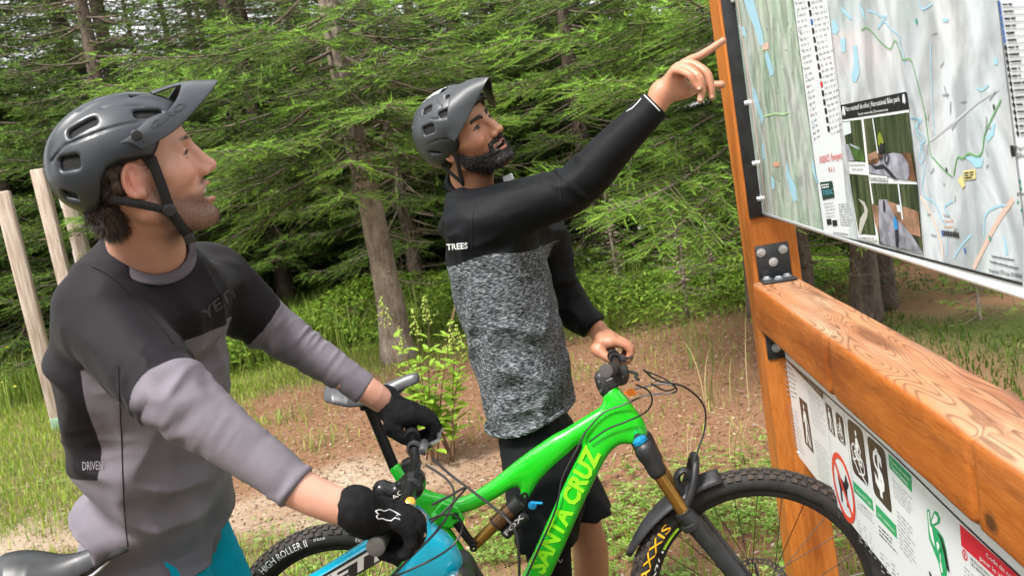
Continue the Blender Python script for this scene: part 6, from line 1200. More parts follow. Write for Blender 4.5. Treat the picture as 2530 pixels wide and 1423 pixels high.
def skin_mat(name, base, flush, dark):
    m = bpy.data.materials.new(name); m.use_nodes = True; N = m.node_tree.nodes; L = m.node_tree.links; B = N['Principled BSDF']; B.inputs['Roughness'].default_value = .42; B.inputs['Specular IOR Level'].default_value = .5
    B.inputs['Subsurface Weight'].default_value = .08; B.inputs['Subsurface Radius'].default_value = (.010, .004, .002); B.inputs['Subsurface Scale'].default_value = 1
    a = N.new('ShaderNodeAttribute'); a.attribute_name = 'tint'; s = N.new('ShaderNodeSeparateColor'); L.new(a.outputs['Color'], s.inputs[0]); tc = N.new('ShaderNodeTexCoord')
    def nz(sc, d=5):
        n = N.new('ShaderNodeTexNoise'); n.inputs['Scale'].default_value = sc; n.inputs['Detail'].default_value = d; L.new(tc.outputs['Object'], n.inputs[0]); return n
    def mx(f, x, y, typ='MIX'):
        k = N.new('ShaderNodeMixRGB'); k.blend_type = typ
        for i, q in enumerate((f, x, y)):
            if hasattr(q, 'links'): L.new(q, k.inputs[i])
            else: k.inputs[i].default_value = q if i == 0 else (*q, 1)
        return k.outputs[0]
    def mth(op, x, y):
        k = N.new('ShaderNodeMath'); k.operation = op; k.use_clamp = True
        for i, q in enumerate((x, y)):
            if hasattr(q, 'links'): L.new(q, k.inputs[i])
            else: k.inputs[i].default_value = q
        return k.outputs[0]
    n1 = nz(34, 8); n2 = nz(900, 2); n3 = nz(420, 3)
    c = mx(mth('MULTIPLY', n1.outputs[0], .75), base, (base[0] * .84, base[1] * .66, base[2] * .60)); c = mx(s.outputs[0], c, flush)
    st = N.new('ShaderNodeMapRange'); st.inputs[1].default_value = .35; st.inputs[2].default_value = .6; L.new(n2.outputs[0], st.inputs[0]); dens = mth('MULTIPLY', s.outputs[1], mth('ADD', mth('MULTIPLY', st.outputs[0], .8), .42)); c = mx(dens, c, dark); c = mx(s.outputs[2], c, (.36, .10, .085))
    L.new(c, B.inputs['Base Color']); bp = N.new('ShaderNodeBump'); bp.inputs['Strength'].default_value = .4; bp.inputs['Distance'].default_value = .0015; L.new(n3.outputs[0], bp.inputs['Height']); L.new(bp.outputs[0], B.inputs['Normal']); return m
def blob(p, c, r): return np.exp(-(((p - np.asarray(c)) / np.asarray(r)) ** 2).sum(1))
def fuzz(name, H_, pts, nr, n, L, m, parent, rng, w=.0006, jit=.5, down=(0, 0, -.6), lat=1):
    """short hair strands standing on a surface"""
    i = rng.integers(0, len(pts), n); p = pts[i] + rng.normal(0, .0012, (n, 3)); d = nr[i] + rng.normal(0, jit, (n, 3)) + np.asarray(down); d /= np.linalg.norm(d, axis=1)[:, None]; l = L * rng.uniform(.5, 1.2, n)[:, None]
    s = np.cross(d, rng.normal(0, 1, (n, 3))); s /= np.linalg.norm(s, axis=1)[:, None]; v = np.stack([p - s * w, p + s * w, p + d * l], 1).reshape(-1, 3); o = mk(name, H_.W(v), np.arange(3 * n).reshape(-1, 3), m, parent, False); o['kind'] = 'stuff'; return o
def surf_normals(v, f):
    n = np.cross(v[f[:, 2]] - v[f[:, 0]], v[f[:, 3]] - v[f[:, 1]]); o = np.zeros_like(v)
    for k in range(4): np.add.at(o, f[:, k], n)
    return o / (np.linalg.norm(o, axis=1)[:, None] + 1e-12)
def eyes(H_, parent, look, squint_white=.55):
    for sg in (-1, 1):
        c = np.array([.0735, sg * .0315, -.0018]); v, f = lathe([(-.0128 * math.cos(t), .0128 * math.sin(t)) for t in np.linspace(.001, math.pi - .001, 16)], (0, 0, 0), nrm(look), 24); o = mk('eye', H_.W(np.array(v) + c), f, EYEM, parent); ang = (np.array(v) @ nrm(look)) / .0128
        col = np.where((ang > .955)[:, None], (.008, .007, .006), np.where((ang > .80)[:, None], (.045, .028, .017), (.42, .37, .34))); vcol(o, 'tint', col)
def lashes(H_, parent, m, sq, r=.0011):
    for sg in (-1, 1):
        c = np.array([.0735, sg * .0315, -.0018]); P_ = []
        for t in np.linspace(-1, 1, 11):
            y = t * .0136; z = (sq * (1 - t * t) ** .6) * 1.0 - .0004 - .0012 * t * sg; x = math.sqrt(max(.0146 ** 2 - y * y - z * z, 1e-6)); P_.append(c + (x, y, z))
        v, f = tube(P_, np.interp(np.linspace(-1, 1, 11), [-1, 0, 1], [r * .5, r, r * .6]), 5); mk('eyelash', H_.W(v), f, m, parent)
        P2 = [p + np.array([.0006, 0, .0045 - .001 * abs(i - 5) / 5]) for i, p in enumerate(P_)]
EYEM = attr_mat('eye', 'tint', .12, .5)
def cloth(name, rough=.8, bump=.25, fine=900, sheen=.0, streak=None, rib=None, two=None):
    m = bpy.data.materials.new(name); m.use_nodes = True; N = m.node_tree.nodes; L = m.node_tree.links; B = N['Principled BSDF']; B.inputs['Roughness'].default_value = rough; B.inputs['Specular IOR Level'].default_value = .12; B.inputs['Sheen Weight'].default_value = sheen; B.inputs['Sheen Roughness'].default_value = .4
    a = N.new('ShaderNodeAttribute'); a.attribute_name = 'tint'; tc = N.new('ShaderNodeTexCoord'); n = N.new('ShaderNodeTexNoise'); n.inputs['Scale'].default_value = fine; n.inputs['Detail'].default_value = 2; L.new(tc.outputs['Object'], n.inputs[0]); src = a.outputs['Color']; h = n.outputs[0]
    def field_mask():
        fa = N.new('ShaderNodeAttribute'); fa.attribute_name = 'field'; k = N.new('ShaderNodeMapRange'); k.inputs[1].default_value = -.0008; k.inputs[2].default_value = .0008; L.new(fa.outputs['Fac'], k.inputs[0]); return k.outputs[0]
    if two:
        tm = N.new('ShaderNodeMixRGB'); L.new(field_mask(), tm.inputs[0]); tm.inputs[1].default_value = (*two[1], 1); tm.inputs[2].default_value = (*two[0], 1); src = tm.outputs[0]
    n2 = N.new('ShaderNodeTexNoise'); n2.inputs['Scale'].default_value = 14; n2.inputs['Detail'].default_value = 5; L.new(tc.outputs['Object'], n2.inputs[0])
    mr = N.new('ShaderNodeMapRange'); mr.inputs[1].default_value = .3; mr.inputs[2].default_value = .7; mr.inputs[3].default_value = .86; mr.inputs[4].default_value = 1.12; L.new(n2.outputs[0], mr.inputs[0]); mu = N.new('ShaderNodeMixRGB'); mu.blend_type = 'MULTIPLY'; mu.inputs[0].default_value = 1; L.new(src, mu.inputs[1]); L.new(mr.outputs[0], mu.inputs[2]); src = mu.outputs[0]
    if streak:      # heathered knit: short horizontal flecks, where the attribute alpha-like blue channel asks for it
        mp = N.new('ShaderNodeMapping'); mp.inputs['Scale'].default_value = streak; mp.inputs['Rotation'].default_value = (0, .22, 0); L.new(tc.outputs['Object'], mp.inputs[0]); ns = N.new('ShaderNodeTexNoise'); ns.inputs['Scale'].default_value = 1; ns.inputs['Detail'].default_value = 3; ns.inputs['Roughness'].default_value = .65; L.new(mp.outputs[0], ns.inputs[0])
        r = N.new('ShaderNodeValToRGB'); e = r.color_ramp.elements; e[0].position = .42; e[0].color = (.008, .010, .012, 1); e[1].position = .66; e[1].color = (.37, .40, .42, 1); k = e.new(.53); k.color = (.075, .083, .09, 1); L.new(ns.outputs[0], r.inputs[0])
        mx = N.new('ShaderNodeMixRGB'); L.new(field_mask(), mx.inputs[0]); L.new(src, mx.inputs[1]); L.new(r.outputs[0], mx.inputs[2]); src = mx.outputs[0]
    if rib:
        wv = N.new('ShaderNodeTexWave'); wv.wave_type = 'BANDS'; wv.bands_direction = 'Z'; wv.inputs['Scale'].default_value = rib; L.new(tc.outputs['Object'], wv.inputs[0]); ad = N.new('ShaderNodeMath'); ad.operation = 'ADD'; L.new(h, ad.inputs[0]); L.new(wv.outputs['Color'], ad.inputs[1]); h = ad.outputs[0]
    L.new(src, B.inputs['Base Color']); bp = N.new('ShaderNodeBump'); bp.inputs['Strength'].default_value = bump; bp.inputs['Distance'].default_value = .001; L.new(h, bp.inputs['Height']); L.new(bp.outputs[0], B.inputs['Normal']); return m
def ridge(p, sc, seed, warp=.0, wsc=6):
    """soft cloth ridges, about -1..1, long in the direction with the small scale"""
    p = np.asarray(p, np.float32)
    if warp: p = p + warp * np.stack([vnoise(p, wsc, seed + 50), vnoise(p, wsc, seed + 51), vnoise(p, wsc, seed + 52)], 1)
    n = vnoise(p * np.asarray(sc), 1.0, seed); return 1.3 * (.75 - 2.0 * np.sqrt(n * n + .003))
def axis_frame(a, b, ref=(0, 0, 1)):
    x = nrm(np.asarray(b) - np.asarray(a)); y = nrm(np.cross(ref, x)); return np.stack([x, y, np.cross(x, y)], 1)
def torso_fn(st, yaw, ex=2.3):
    """st rows: z, cx, cy, half depth (forward), half width"""
    st = np.array(sorted(st, key=lambda r: r[0])); fw = np.array([math.cos(yaw), math.sin(yaw)]); lt = np.array([-fw[1], fw[0]])
    def fn(p):
        z = p[:, 2]; c = np.stack([np.interp(z, st[:, 0], st[:, 1]), np.interp(z, st[:, 0], st[:, 2])], 1); a = np.interp(z, st[:, 0], st[:, 3]); b = np.interp(z, st[:, 0], st[:, 4]); q = p[:, :2] - c; u = q @ fw; w = q @ lt
        r = (np.abs(u / a) ** ex + np.abs(w / b) ** ex) ** (1 / ex); d = (r - 1) * np.minimum(a, b) * .9; d = np.maximum(d, z - st[-1, 0]); return np.maximum(d, st[0, 0] - z)
    def uv(p):
        z = p[:, 2]; c = np.stack([np.interp(z, st[:, 0], st[:, 1]), np.interp(z, st[:, 0], st[:, 2])], 1); q = p[:, :2] - c; return q @ fw, q @ lt
    return fn, uv
def bounds(pts, m): pts = np.asarray(pts); return pts.min(0) - m, pts.max(0) + m
def helmet_vent(H_, x, y, c, r, hx, hy, rot, dep=.03, mirror=True):
    """a vent by photo place and size; returns (centre, frame, half size) in head space"""
    p, n = H_.hit(x, y, c, r); p2, _ = H_.hit(x + 6 * math.cos(rot), y + 6 * math.sin(rot), c, r); u = p2 - p; u = nrm(u - n * (u @ n)); R_ = np.stack([u, np.cross(n, u), n], 1)
    z = np.dot(H_.W(p) - ORG, nrm(np.array([0, _cp, -_sp]))); k = z / FPX / H_.s; return p, R_, (hx * k, hy * k, dep)
BLK = (.012, .012, .014); STRAP = mat('black_webbing', (.012, .012, .013), .75, bump=.3, bscale=500)
def ribbon(name, H_, pts, w, m, parent, wd=None, th=.0016):
    q = bez(pts, 8 * (len(pts) - 1)); t = np.gradient(q, axis=0); t /= np.linalg.norm(t, axis=1)[:, None]; nrm_ = np.array(wd if wd is not None else (0, -1, 0), float); s = np.cross(t, nrm_[None]); s /= np.linalg.norm(s, axis=1)[:, None] + 1e-9; n2 = np.cross(s, t); k = len(q)
    v = np.concatenate([q - s * w / 2 + n2 * th, q + s * w / 2 + n2 * th, q + s * w / 2 - n2 * th, q - s * w / 2 - n2 * th]); f = [(a * k + i, a * k + i + 1, b * k + i + 1, b * k + i) for a, b in ((0, 1), (1, 2), (2, 3), (3, 0)) for i in range(k - 1)] + [(0, k, 2 * k, 3 * k), (k - 1, 4 * k - 1, 3 * k - 1, 2 * k - 1)]
    return mk(name, H_.W(v), f, m, parent)

# ------------------------------------------------------------------ MAN IN GREY (left, in profile)
H1 = Head((-.6203, 1.60, 1.7277), (21.5, 10.3, 8.8), 1.051)
P1 = thing('person', 'man in black and grey cycling jersey, profile, looking up, both hands on handlebar', 'person', (-.62, 1.95, 0))
SK1 = skin_mat('fair_skin', (.60, .34, .25), (.62, .22, .17), (.075, .042, .028)); SK2 = skin_mat('tan_skin', (.46, .235, .14), (.50, .19, .12), (.010, .008, .0075))
rng1 = np.random.default_rng(101)
S1 = at(258, 778, 1.68); E1 = at(418, 972, 1.52); C1 = at(738, 1206, 1.50); W1 = at(872, 1262, 1.51)
S2 = at(520, 700, 2.04); E2 = at(652, 797, 2.13); C2 = at(905, 962, 2.15); W2 = at(958, 1000, 2.18)
NB1 = at(360, 612, 1.72); HIP1 = at(385, 1400, 2.12)
hf1 = head_sdf(jaw=.014, squint=.0028, smile=1.0)
v, f = surf_net(hf1, (-.115, -.10, -.15), (.14, .10, .11), .0027); nr1 = surf_normals(v, f); hv1 = v
def neck_fn(H_, nb, r0, r1):
    a = H_.W((-.022, 0, -.035)); 
    return lambda p: smin(s_cone(p, a, nb, r0, r1), s_cone(p, H_.W((.012, 0, -.085)), nb + (a - nb) * .1 + H_.R[:, 0] * .02, r0 * .62, r1 * .6), .03)
nf1 = neck_fn(H1, NB1 + np.array([0, .0, -.03]), .058, .068)
lo, hi = bounds([H1.W((-.03, 0, -.02)), NB1 - (0, 0, .05)], .10)
def bodyneck1(p): q = H1.L(p).astype(np.float32); return smin(nf1(p), hf1(q) * H1.s, .02)
allp = [H1.W((x, y, z)) for x in (-.12, .14) for y in (-.1, .1) for z in (-.15, .11)] + [NB1 - (0, 0, .08)]
lo, hi = bounds(allp, .02)
v, f = surf_net(bodyneck1, lo, hi, .0028); 
# bare forearms under the gloves, legs: lower resolution, same skin
def limbs1(p): return np.minimum(chain(p, [E1, (E1 + C1) / 2, C1, W1, W1 + (W1 - C1) * .25], [.045, .044, .0345, .030, .030], 16), chain(p, [E2, (E2 + C2) / 2, C2, W2, W2 + (W2 - C2) * .4], [.045, .042, .034, .029, .029], 16))
lo, hi = bounds([E1, E2, W1, W2], .09); v2, f2 = surf_net(limbs1, lo, hi, .005)
KN1 = np.array([HIP1[0] + .15, HIP1[1] + .02, .50]); AN1 = np.array([HIP1[0] + .06, HIP1[1] + .03, .08]); KN1b = np.array([HIP1[0] + .05, HIP1[1] + .22, .50]); AN1b = np.array([HIP1[0] - .04, HIP1[1] + .22, .08])
def legs1(p): return smin(chain(p, [HIP1 + (0, -.06, -.05), KN1, AN1, AN1 + (.16, 0, -.04)], [.055, .050, .035, .03], 14), chain(p, [HIP1 + (0, .12, -.05), KN1b, AN1b, AN1b + (.16, 0, -.04)], [.055, .050, .035, .03], 14), .01)
lo, hi = bounds([HIP1, KN1, AN1, AN1b, AN1b + (.2, 0, 0)], .14); v3, f3 = surf_net(legs1, lo, hi, .011)
def core1(p): return smin(smin(chain(p, [NB1, NB1 + (0, .06, -.12), HIP1 + (0, .03, .12), HIP1 + (0, .03, -.05)], [.05, .08, .08, .075]), chain(p, [S1 + (0, .02, 0), E1, (E1 + C1) / 2], [.045, .036, .034]), .03), chain(p, [S2 + (0, -.02, 0), E2, (E2 + C2) / 2], [.045, .036, .034]), .03)
lo, hi = bounds([NB1, HIP1, S1, S2, E1, E2, C1, C2], .12); v4, f4 = surf_net(core1, lo, hi, .014)
V = np.concatenate([v, v2, v3, v4]); F_ = np.concatenate([f, f2 + len(v), f3 + len(v) + len(v2), f4 + len(v) + len(v2) + len(v3)]); body1 = mk('body', V, F_, SK1, P1)
lp = H1.L(V); n_ = len(V)
def face_tint(lp, stub, lips):
    q = lp.copy(); q[:, 1] = np.abs(q[:, 1]); fl = .55 * blob(q, (.08, .045, -.03), (.03, .025, .025)) + .5 * blob(q, (.115, 0, -.04), (.02, .018, .018)) + .9 * blob(q, (-.012, .082, -.012), (.03, .018, .035)); x, y, z = q.T
    top = np.interp(x, [-.02, .01, .03, .05, .075, .1], [-.02, -.035, -.058, -.066, -.070, -.070]); b = 1 / (1 + np.exp((z - top) / .0045)); b *= 1 / (1 + np.exp(-(z + .150) / .006)) * (1 / (1 + np.exp(-(x - .0) / .008))); mous = blob(q, (.092, .012, -.0585), (.014, .018, .0065)) * 1.1; b = np.clip(b + mous, 0, 1)
    lip = np.maximum(blob(q, (.098, .0, -.0655), (.010, .019, .0052)), blob(q, (.097, 0, -.081 - lips), (.010, .017, .0068))); b = b * (1 - np.clip(lip * 1.6, 0, 1)); side = blob(q, (.012, .07, -.02), (.012, .03, .03)); b = np.clip(b + .7 * side, 0, 1)
    brow = np.maximum(blob(q, (.087, .018, .0205), (.02, .012, .0038)), blob(q, (.08, .036, .021), (.02, .011, .0036))); b = np.maximum(b * stub, np.clip(brow * 1.5, 0, 1)); lash = 1.1 * blob(q, (.087, .032, .0012), (.008, .0125, .0017)) + .35 * blob(q, (.085, .031, -.007), (.008, .014, .003)); return np.stack([np.clip(fl, 0, 1) * .7, np.clip(np.maximum(b, lash), 0, 1), np.clip(lip * .8, 0, 1)], 1)
t_ = face_tint(lp, .88, .012); far_ = np.linalg.norm(lp, axis=1) > .24; t_[far_] = 0; t_[far_, 0] = .1; vcol(body1, 'tint', t_)
eyes(H1, body1, (1, -.05, .12))
lashes(H1, body1, BLACK, .0028, .0015)
hair1 = mat('dark_brown_hair', (.040, .023, .013), .5, var=.5, vscale=60); bm_ = (face_tint(hv1, 1, .012)[:, 1] > .55) & (hv1[:, 2] < -.04); fuzz('beard', H1, hv1[bm_], nr1[bm_], 9000, .0042, mat('brown_stubble', (.085, .048, .030), .6, var=.4, vscale=80), body1, rng1, .00020)
v, f = tube(bez([(.070, -.0235, -.0750), (.085, -.013, -.0740), (.0900, 0, -.0735), (.085, .013, -.0740), (.070, .0235, -.0750)], 18), .0046, 8, flat=(H1.R[:, 2] * 0 + np.array([0, 0, 1.0]), 1.2)); mk('teeth', H1.W(v), f, mat('teeth', (.70, .66, .58), .25), body1)
v, f = surf_net(lambda p: s_ell(p, (.075, 0, -.078), (.012, .02, .010)), (.05, -.03, -.10), (.10, .03, -.06), .004); mk('tongue', H1.W(v), f, mat('mouth_inside', (.16, .035, .03), .5), body1)
# hair: nape and temple, a soft mass with strands
def hr1(p):
    q = p.copy(); q[:, 1] = np.abs(q[:, 1]); d = s_ell(q, (-.066, 0, -.052), (.030, .056, .050)); d = smin(d, s_ell(q, (-.03, .066, .0), (.035, .012, .035)), .02); d = smin(d, s_ell(q, (.018, .062, .014), (.014, .010, .022)), .014); return d + .0025 * vnoise(p, 260, 3) + .004 * vnoise(p, 90, 4)
v, f = surf_net(hr1, (-.12, -.09, -.13), (.05, .09, .07), .003); hn = surf_normals(v, f); hair_o = mk('hair', H1.W(v), f, hair1, body1); k_ = (v[:, 2] < .01) & (v[:, 0] < -.042)
fuzz('hair_strands', H1, v[k_], hn[k_], 7000, .015, hair1, hair_o, rng1, .0005, .42, (-.25, 0, -1.1))
# jersey
def zc(px, py, d): q = at(px, py, d); return q
stn = []
for (py, xl, xr, dep, a, b) in ((640, 240, 470, 1.80, .085, .14), (690, 185, 500, 1.82, .125, .185), (760, 140, 545, 1.84, .148, .205), (850, 132, 570, 1.87, .155, .205), (950, 152, 580, 1.90, .150, .195), (1050, 176, 582, 1.94, .145, .188), (1150, 190, 582, 1.98, .141, .185), (1250, 188, 582, 2.03, .143, .185), (1340, 172, 574, 2.10, .152, .185), (1440, 172, 566, 2.13, .156, .185), (1500, 176, 562, 2.14, .156, .185)):
    c = zc((xl + xr) / 2, py, dep); stn.append((c[2], c[0], c[1], a, b))
tor1, tuv1 = torso_fn(stn, math.radians(-8)); st1 = np.array(sorted(stn))
hemL, hemR = at(180, 1440, 2.02), at(552, 1396, 2.02)
A1p = np.array([S1, E1, C1]); A2p = np.array([S2, E2, C2]); FR1 = axis_frame(E1, C1); FR2 = axis_frame(E2, C2); FU1 = axis_frame(S1, E1)
def jersey1(p, folds=True):
    d = tor1(p)
    d = smin(d, s_cone(p, S1 + (S2 - S1) * .12 + (0, 0, .012), S2 + (S1 - S2) * .12 + (0, 0, .012), .088, .085), .06); d = smin(d, s_cone(p, NB1 + (.0, .01, -.022), NB1 + (-.01, .03, -.10), .080, .12), .06)
    a1 = chain(p, [S1, S1 + (E1 - S1) * .5, E1 - (E1 - S1) * .08, E1 + (C1 - E1) * .12, E1 + (C1 - E1) * .5, C1 - (C1 - E1) * .03, C1], [.086, .077, .068, .062, .049, .038, .037], 24)
    a2 = chain(p, [S2, S2 + (E2 - S2) * .5, E2 - (E2 - S2) * .05, E2 + (C2 - E2) * .12, E2 + (C2 - E2) * .5, C2 - (C2 - E2) * .03, C2], [.084, .077, .068, .060, .047, .036, .035], 24)
    d = smin(d, a1, .035); d = smin(d, a2, .035)
    d = smax(d, -(s_cone(p, NB1 + (.004, 0, -.008), H1.W((.004, 0, -.10)), .065, .082)), .006)               # neck opening
    if folds:
        t1, d1 = arm_param(p, A1p); t2, d2 = arm_param(p, A2p); on1 = np.exp(-np.maximum(a1, 0) / .02); on2 = np.exp(-np.maximum(a2, 0) / .02); tz = np.clip(1 - on1 - on2, 0, 1)
        q1 = (p - E1) @ FR1; q2 = (p - E2) @ FR2; qu = (p - S1) @ FU1
        el1 = np.exp(-((t1 - 1.08) / .22) ** 2); d = d - on1 * (.0050 * el1 * ridge(q1, (34, 20, 20), 3, .025) + .0012 * ridge(q1, (55, 14, 14), 5, .02) * np.clip((t1 - 1.05) * 3, 0, 1) + .0050 * ridge(qu, (12, 5, 14), 7, .03, 4) * np.clip(1.1 - t1, 0, 1))
        d = d + on1 * .006 * np.exp(-((t1 - 1.97) / .012) ** 2) * 0 - on1 * .0018 * np.exp(-((t1 - 1.975) / .02) ** 2)
        el2 = np.exp(-((t2 - 1.02) / .2) ** 2); d = d - on2 * (.0062 * el2 * ridge(q2, (40, 14, 14), 9, .012) + .0018 * ridge(q2, (55, 12, 12), 11, .015) * np.clip((t2 - .95) * 3, 0, 1) + .005 * ridge((p - S2) @ FU1, (22, 7, 10), 13, .02) * np.clip(1 - t2, 0, 1))
        u, w = tuv1(p); g = np.stack([u + w, p[:, 2], u * .3], 1); low = np.clip((stn[5][0] - p[:, 2]) / .25, 0, 1)
        d = d - tz * (.0190 * ridge(np.stack([u - .6 * p[:, 2], w, p[:, 2] + .5 * u], 1), (5, 4, 11), 15, .03, 4) * (.5 + .7 * low) + .0095 * np.clip(u / .1, 0, 1) * ridge(np.stack([u, w, p[:, 2]], 1), (8, 15, 3), 17, .02, 4) + .0010 * ridge(p, (20, 20, 26), 19, .02))
    d = smax(d, ((p - C1) @ nrm(C1 - E1)) - .0 - 9 * (np.linalg.norm(p - C1, axis=1) > .12), .004); d = smax(d, ((p - C2) @ nrm(C2 - E2)) - 9 * (np.linalg.norm(p - C2, axis=1) > .12), .004)
    hz = hemL[2] + (p[:, 0] - hemL[0]) / (hemR[0] - hemL[0]) * (hemR[2] - hemL[2]) + .012 * np.sin(p[:, 0] * 18 + 1); d = smax(d, hz - p[:, 2], .006)
    return d
allp = [S1, E1, C1, S2, E2, C2, hemL, hemR, NB1 + (0, 0, .02)] + [(x, y, z) for z, x, y, a, b in stn]; lo, hi = bounds(allp, .13); lo[2] = min(hemL[2], hemR[2]) - .02; lo[1] -= .08; hi[1] += .10; lo[0] -= .04
v, f = surf_net(jersey1, lo, hi, .0048); jer1 = mk('jersey', v, f, cloth('jersey_knit', .6, .22, 700, .04, rib=260, two=((.0115, .0095, .0118), (.165, .148, .172))), P1)
t1, d1 = arm_param(v, A1p); t2, d2 = arm_param(v, A2p); u, w = tuv1(v); near1 = (d1 < .10) & (t1 > .02) & ((d1 < np.abs(tor1(v)) + .075) | (t1 > .55)); near2 = (d2 < .10) & (t2 > .02)
zA = at(480, 838, 1.75)[2]; zB = at(230, 1160, 1.85)[2]; zline = zA + .10 * (u - .10)
fld = np.maximum(v[:, 2] - zline, np.minimum(-.012 - u, v[:, 2] - zB)); s1b = t1 + .20 * (v[:, 2] - E1[2])
fld = np.where(near1, (1.0 - s1b) * .30, fld); fld = np.where(near2 & (t2 > .15), (.93 - t2) * .25, fld); vcol(jer1, 'tint', np.tile((.0, 0, 0), (len(v), 1))); af = jer1.data.attributes.new('field', 'FLOAT', 'POINT'); af.data.foreach_set('value', fld.astype(np.float32))
# collar
cc = NB1 + np.array([0, 0, -.018]); ringp_ = []
nax = nrm(H1.W((-.01, 0, -.10)) - (NB1 + (0, 0, -.05)))
def collar(name, ctr, ax, ra, rb_, fw, w, m, parent, dip=.03):
    ax = nrm(ax); f0 = nrm(fw - ax * (fw @ ax)); l0 = np.cross(ax, f0); V_ = []; n = 40; prof = [(-w, .004), (0, .0075), (w, .001), (w * .6, -.004), (-w, -.004)]
    for i in range(n):
        a = 2 * math.pi * i / n; rad = np.array([math.cos(a) * ra, math.sin(a) * rb_]); p = ctr + f0 * rad[0] + l0 * rad[1] - ax * dip * (.5 + .5 * math.cos(a)); o_ = nrm(f0 * math.cos(a) + l0 * math.sin(a))
        for h, k in prof: V_.append(p + ax * h + o_ * (k + max(0, -h) * .5))
    K = len(prof); return mk(name, V_, [(i * K + j, ((i + 1) % n) * K + j, ((i + 1) % n) * K + (j + 1) % K, i * K + (j + 1) % K) for i in range(n) for j in range(K)], m, parent)
def collar_fn(jf, a, b, ra, rb_): return lambda p: np.maximum(np.abs(jf(p)) - .0032, np.abs(s_cone(p, a, b, ra, rb_) - .0085) - .0105)
_ca, _cb = NB1 + (.004, 0, -.008), H1.W((.004, 0, -.10)); lo, hi = bounds([NB1 + (.1, .1, .06), NB1 - (.1, .1, .09)], .02)
v, f = surf_net(collar_fn(lambda p: jersey1(p, False), _ca, _cb, .065, .082), lo, hi, .0032); cl1 = mk('collar', v, f, cloth('collar_knit', .6), P1); vcol(cl1, 'tint', np.tile((.10, .088, .105), (len(v), 1)))
# lettering on the jersey
def on_mesh_text(txt, H_, p0, p1, hpx, dep, surf, m, parent, shear=0, bold=.01, off=.0025, name='lettering'):
    """lettering wrapped on a garment: each point is taken on the view ray's meeting with the cloth surface"""
    from mathutils.bvhtree import BVHTree
    vv, ff = text_mesh(txt, 1.0, bold, shear); bm = bmesh.new(); bv = [bm.verts.new(q) for q in vv]
    for q in ff:
        try: bm.faces.new([bv[i] for i in q])
        except Exception: pass
    bmesh.ops.triangulate(bm, faces=bm.faces); bmesh.ops.subdivide_edges(bm, edges=[e for e in bm.edges if e.calc_length() > .12], cuts=2); bmesh.ops.triangulate(bm, faces=bm.faces)
    q = np.array([x.co[:] for x in bm.verts]); bm.verts.index_update(); F2 = [tuple(x.index for x in fc.verts) for fc in bm.faces]; bm.free()
    w0, w1 = vv[:, 0].min(), vv[:, 0].max(); p0, p1 = np.array(p0, float), np.array(p1, float); d = (p1 - p0) / (w1 - w0); n = np.array([d[1], -d[0]]); n = n / np.linalg.norm(n) * hpx / .72; P_ = p0 + (q[:, 0:1] - w0) * d + q[:, 1:2] * n
    tree = BVHTree.FromPolygons([tuple(x.co) for x in surf.data.vertices], [tuple(x.vertices) for x in surf.data.polygons]); out = []
    for x, y in P_:
        r = ray(x, y); hit = tree.ray_cast(Vector(ORG), Vector(nrm(r))); out.append(np.array(hit[0]) - nrm(r) * off if hit[0] is not None else at(x, y, dep))
    return mk(name, out, F2, m, parent, False)
def on_mesh_line(pts, w, surf, m, parent, name, smooth=True):
    from mathutils.bvhtree import BVHTree
    tree = BVHTree.FromPolygons([tuple(x.co) for x in surf.data.vertices], [tuple(x.vertices) for x in surf.data.polygons]); out = []
    dense = bez(np.c_[np.asarray(pts, float), np.zeros(len(pts))], 8 * len(pts))[:, :2] if len(pts) < 10 and smooth else pts
    for x, y in dense:
        r = nrm(ray(x, y)); h = tree.ray_cast(Vector(ORG), Vector(r))
        if h[0] is not None: out.append(np.array(h[0]) - r * .0012)
    if len(out) > 2: v, f = tube(out, w, 5); mk(name, v, f, m, parent)
on_mesh_text('YETI', None, (512, 790), (588, 728), 26, 1.8, jer1, mat('dark_print', (.03, .027, .032), .6), jer1, .2, .02)
on_mesh_text('DRIVEN', None, (204, 1161), (254, 1159), 22, 1.75, jer1, mat('pale_print', (.24, .22, .25), .6), jer1, 0, .0)
SEAM = mat('seam_thread', (.010, .009, .011), .9, spec=.1)
on_mesh_line(bez([(292, 905), (296, 1000), (300, 1100), (304, 1200), (310, 1290), (318, 1370)], 30)[:, :2] if False else [(292, 905), (295, 960), (297, 1020), (300, 1080), (302, 1140), (304, 1200), (307, 1250), (310, 1300), (316, 1350)], .0009, jer1, SEAM, jer1, 'seam')
on_mesh_line([(228, 660), (262, 676), (300, 706), (345, 750), (390, 800), (430, 850)], .0009, jer1, SEAM, jer1, 'seam')
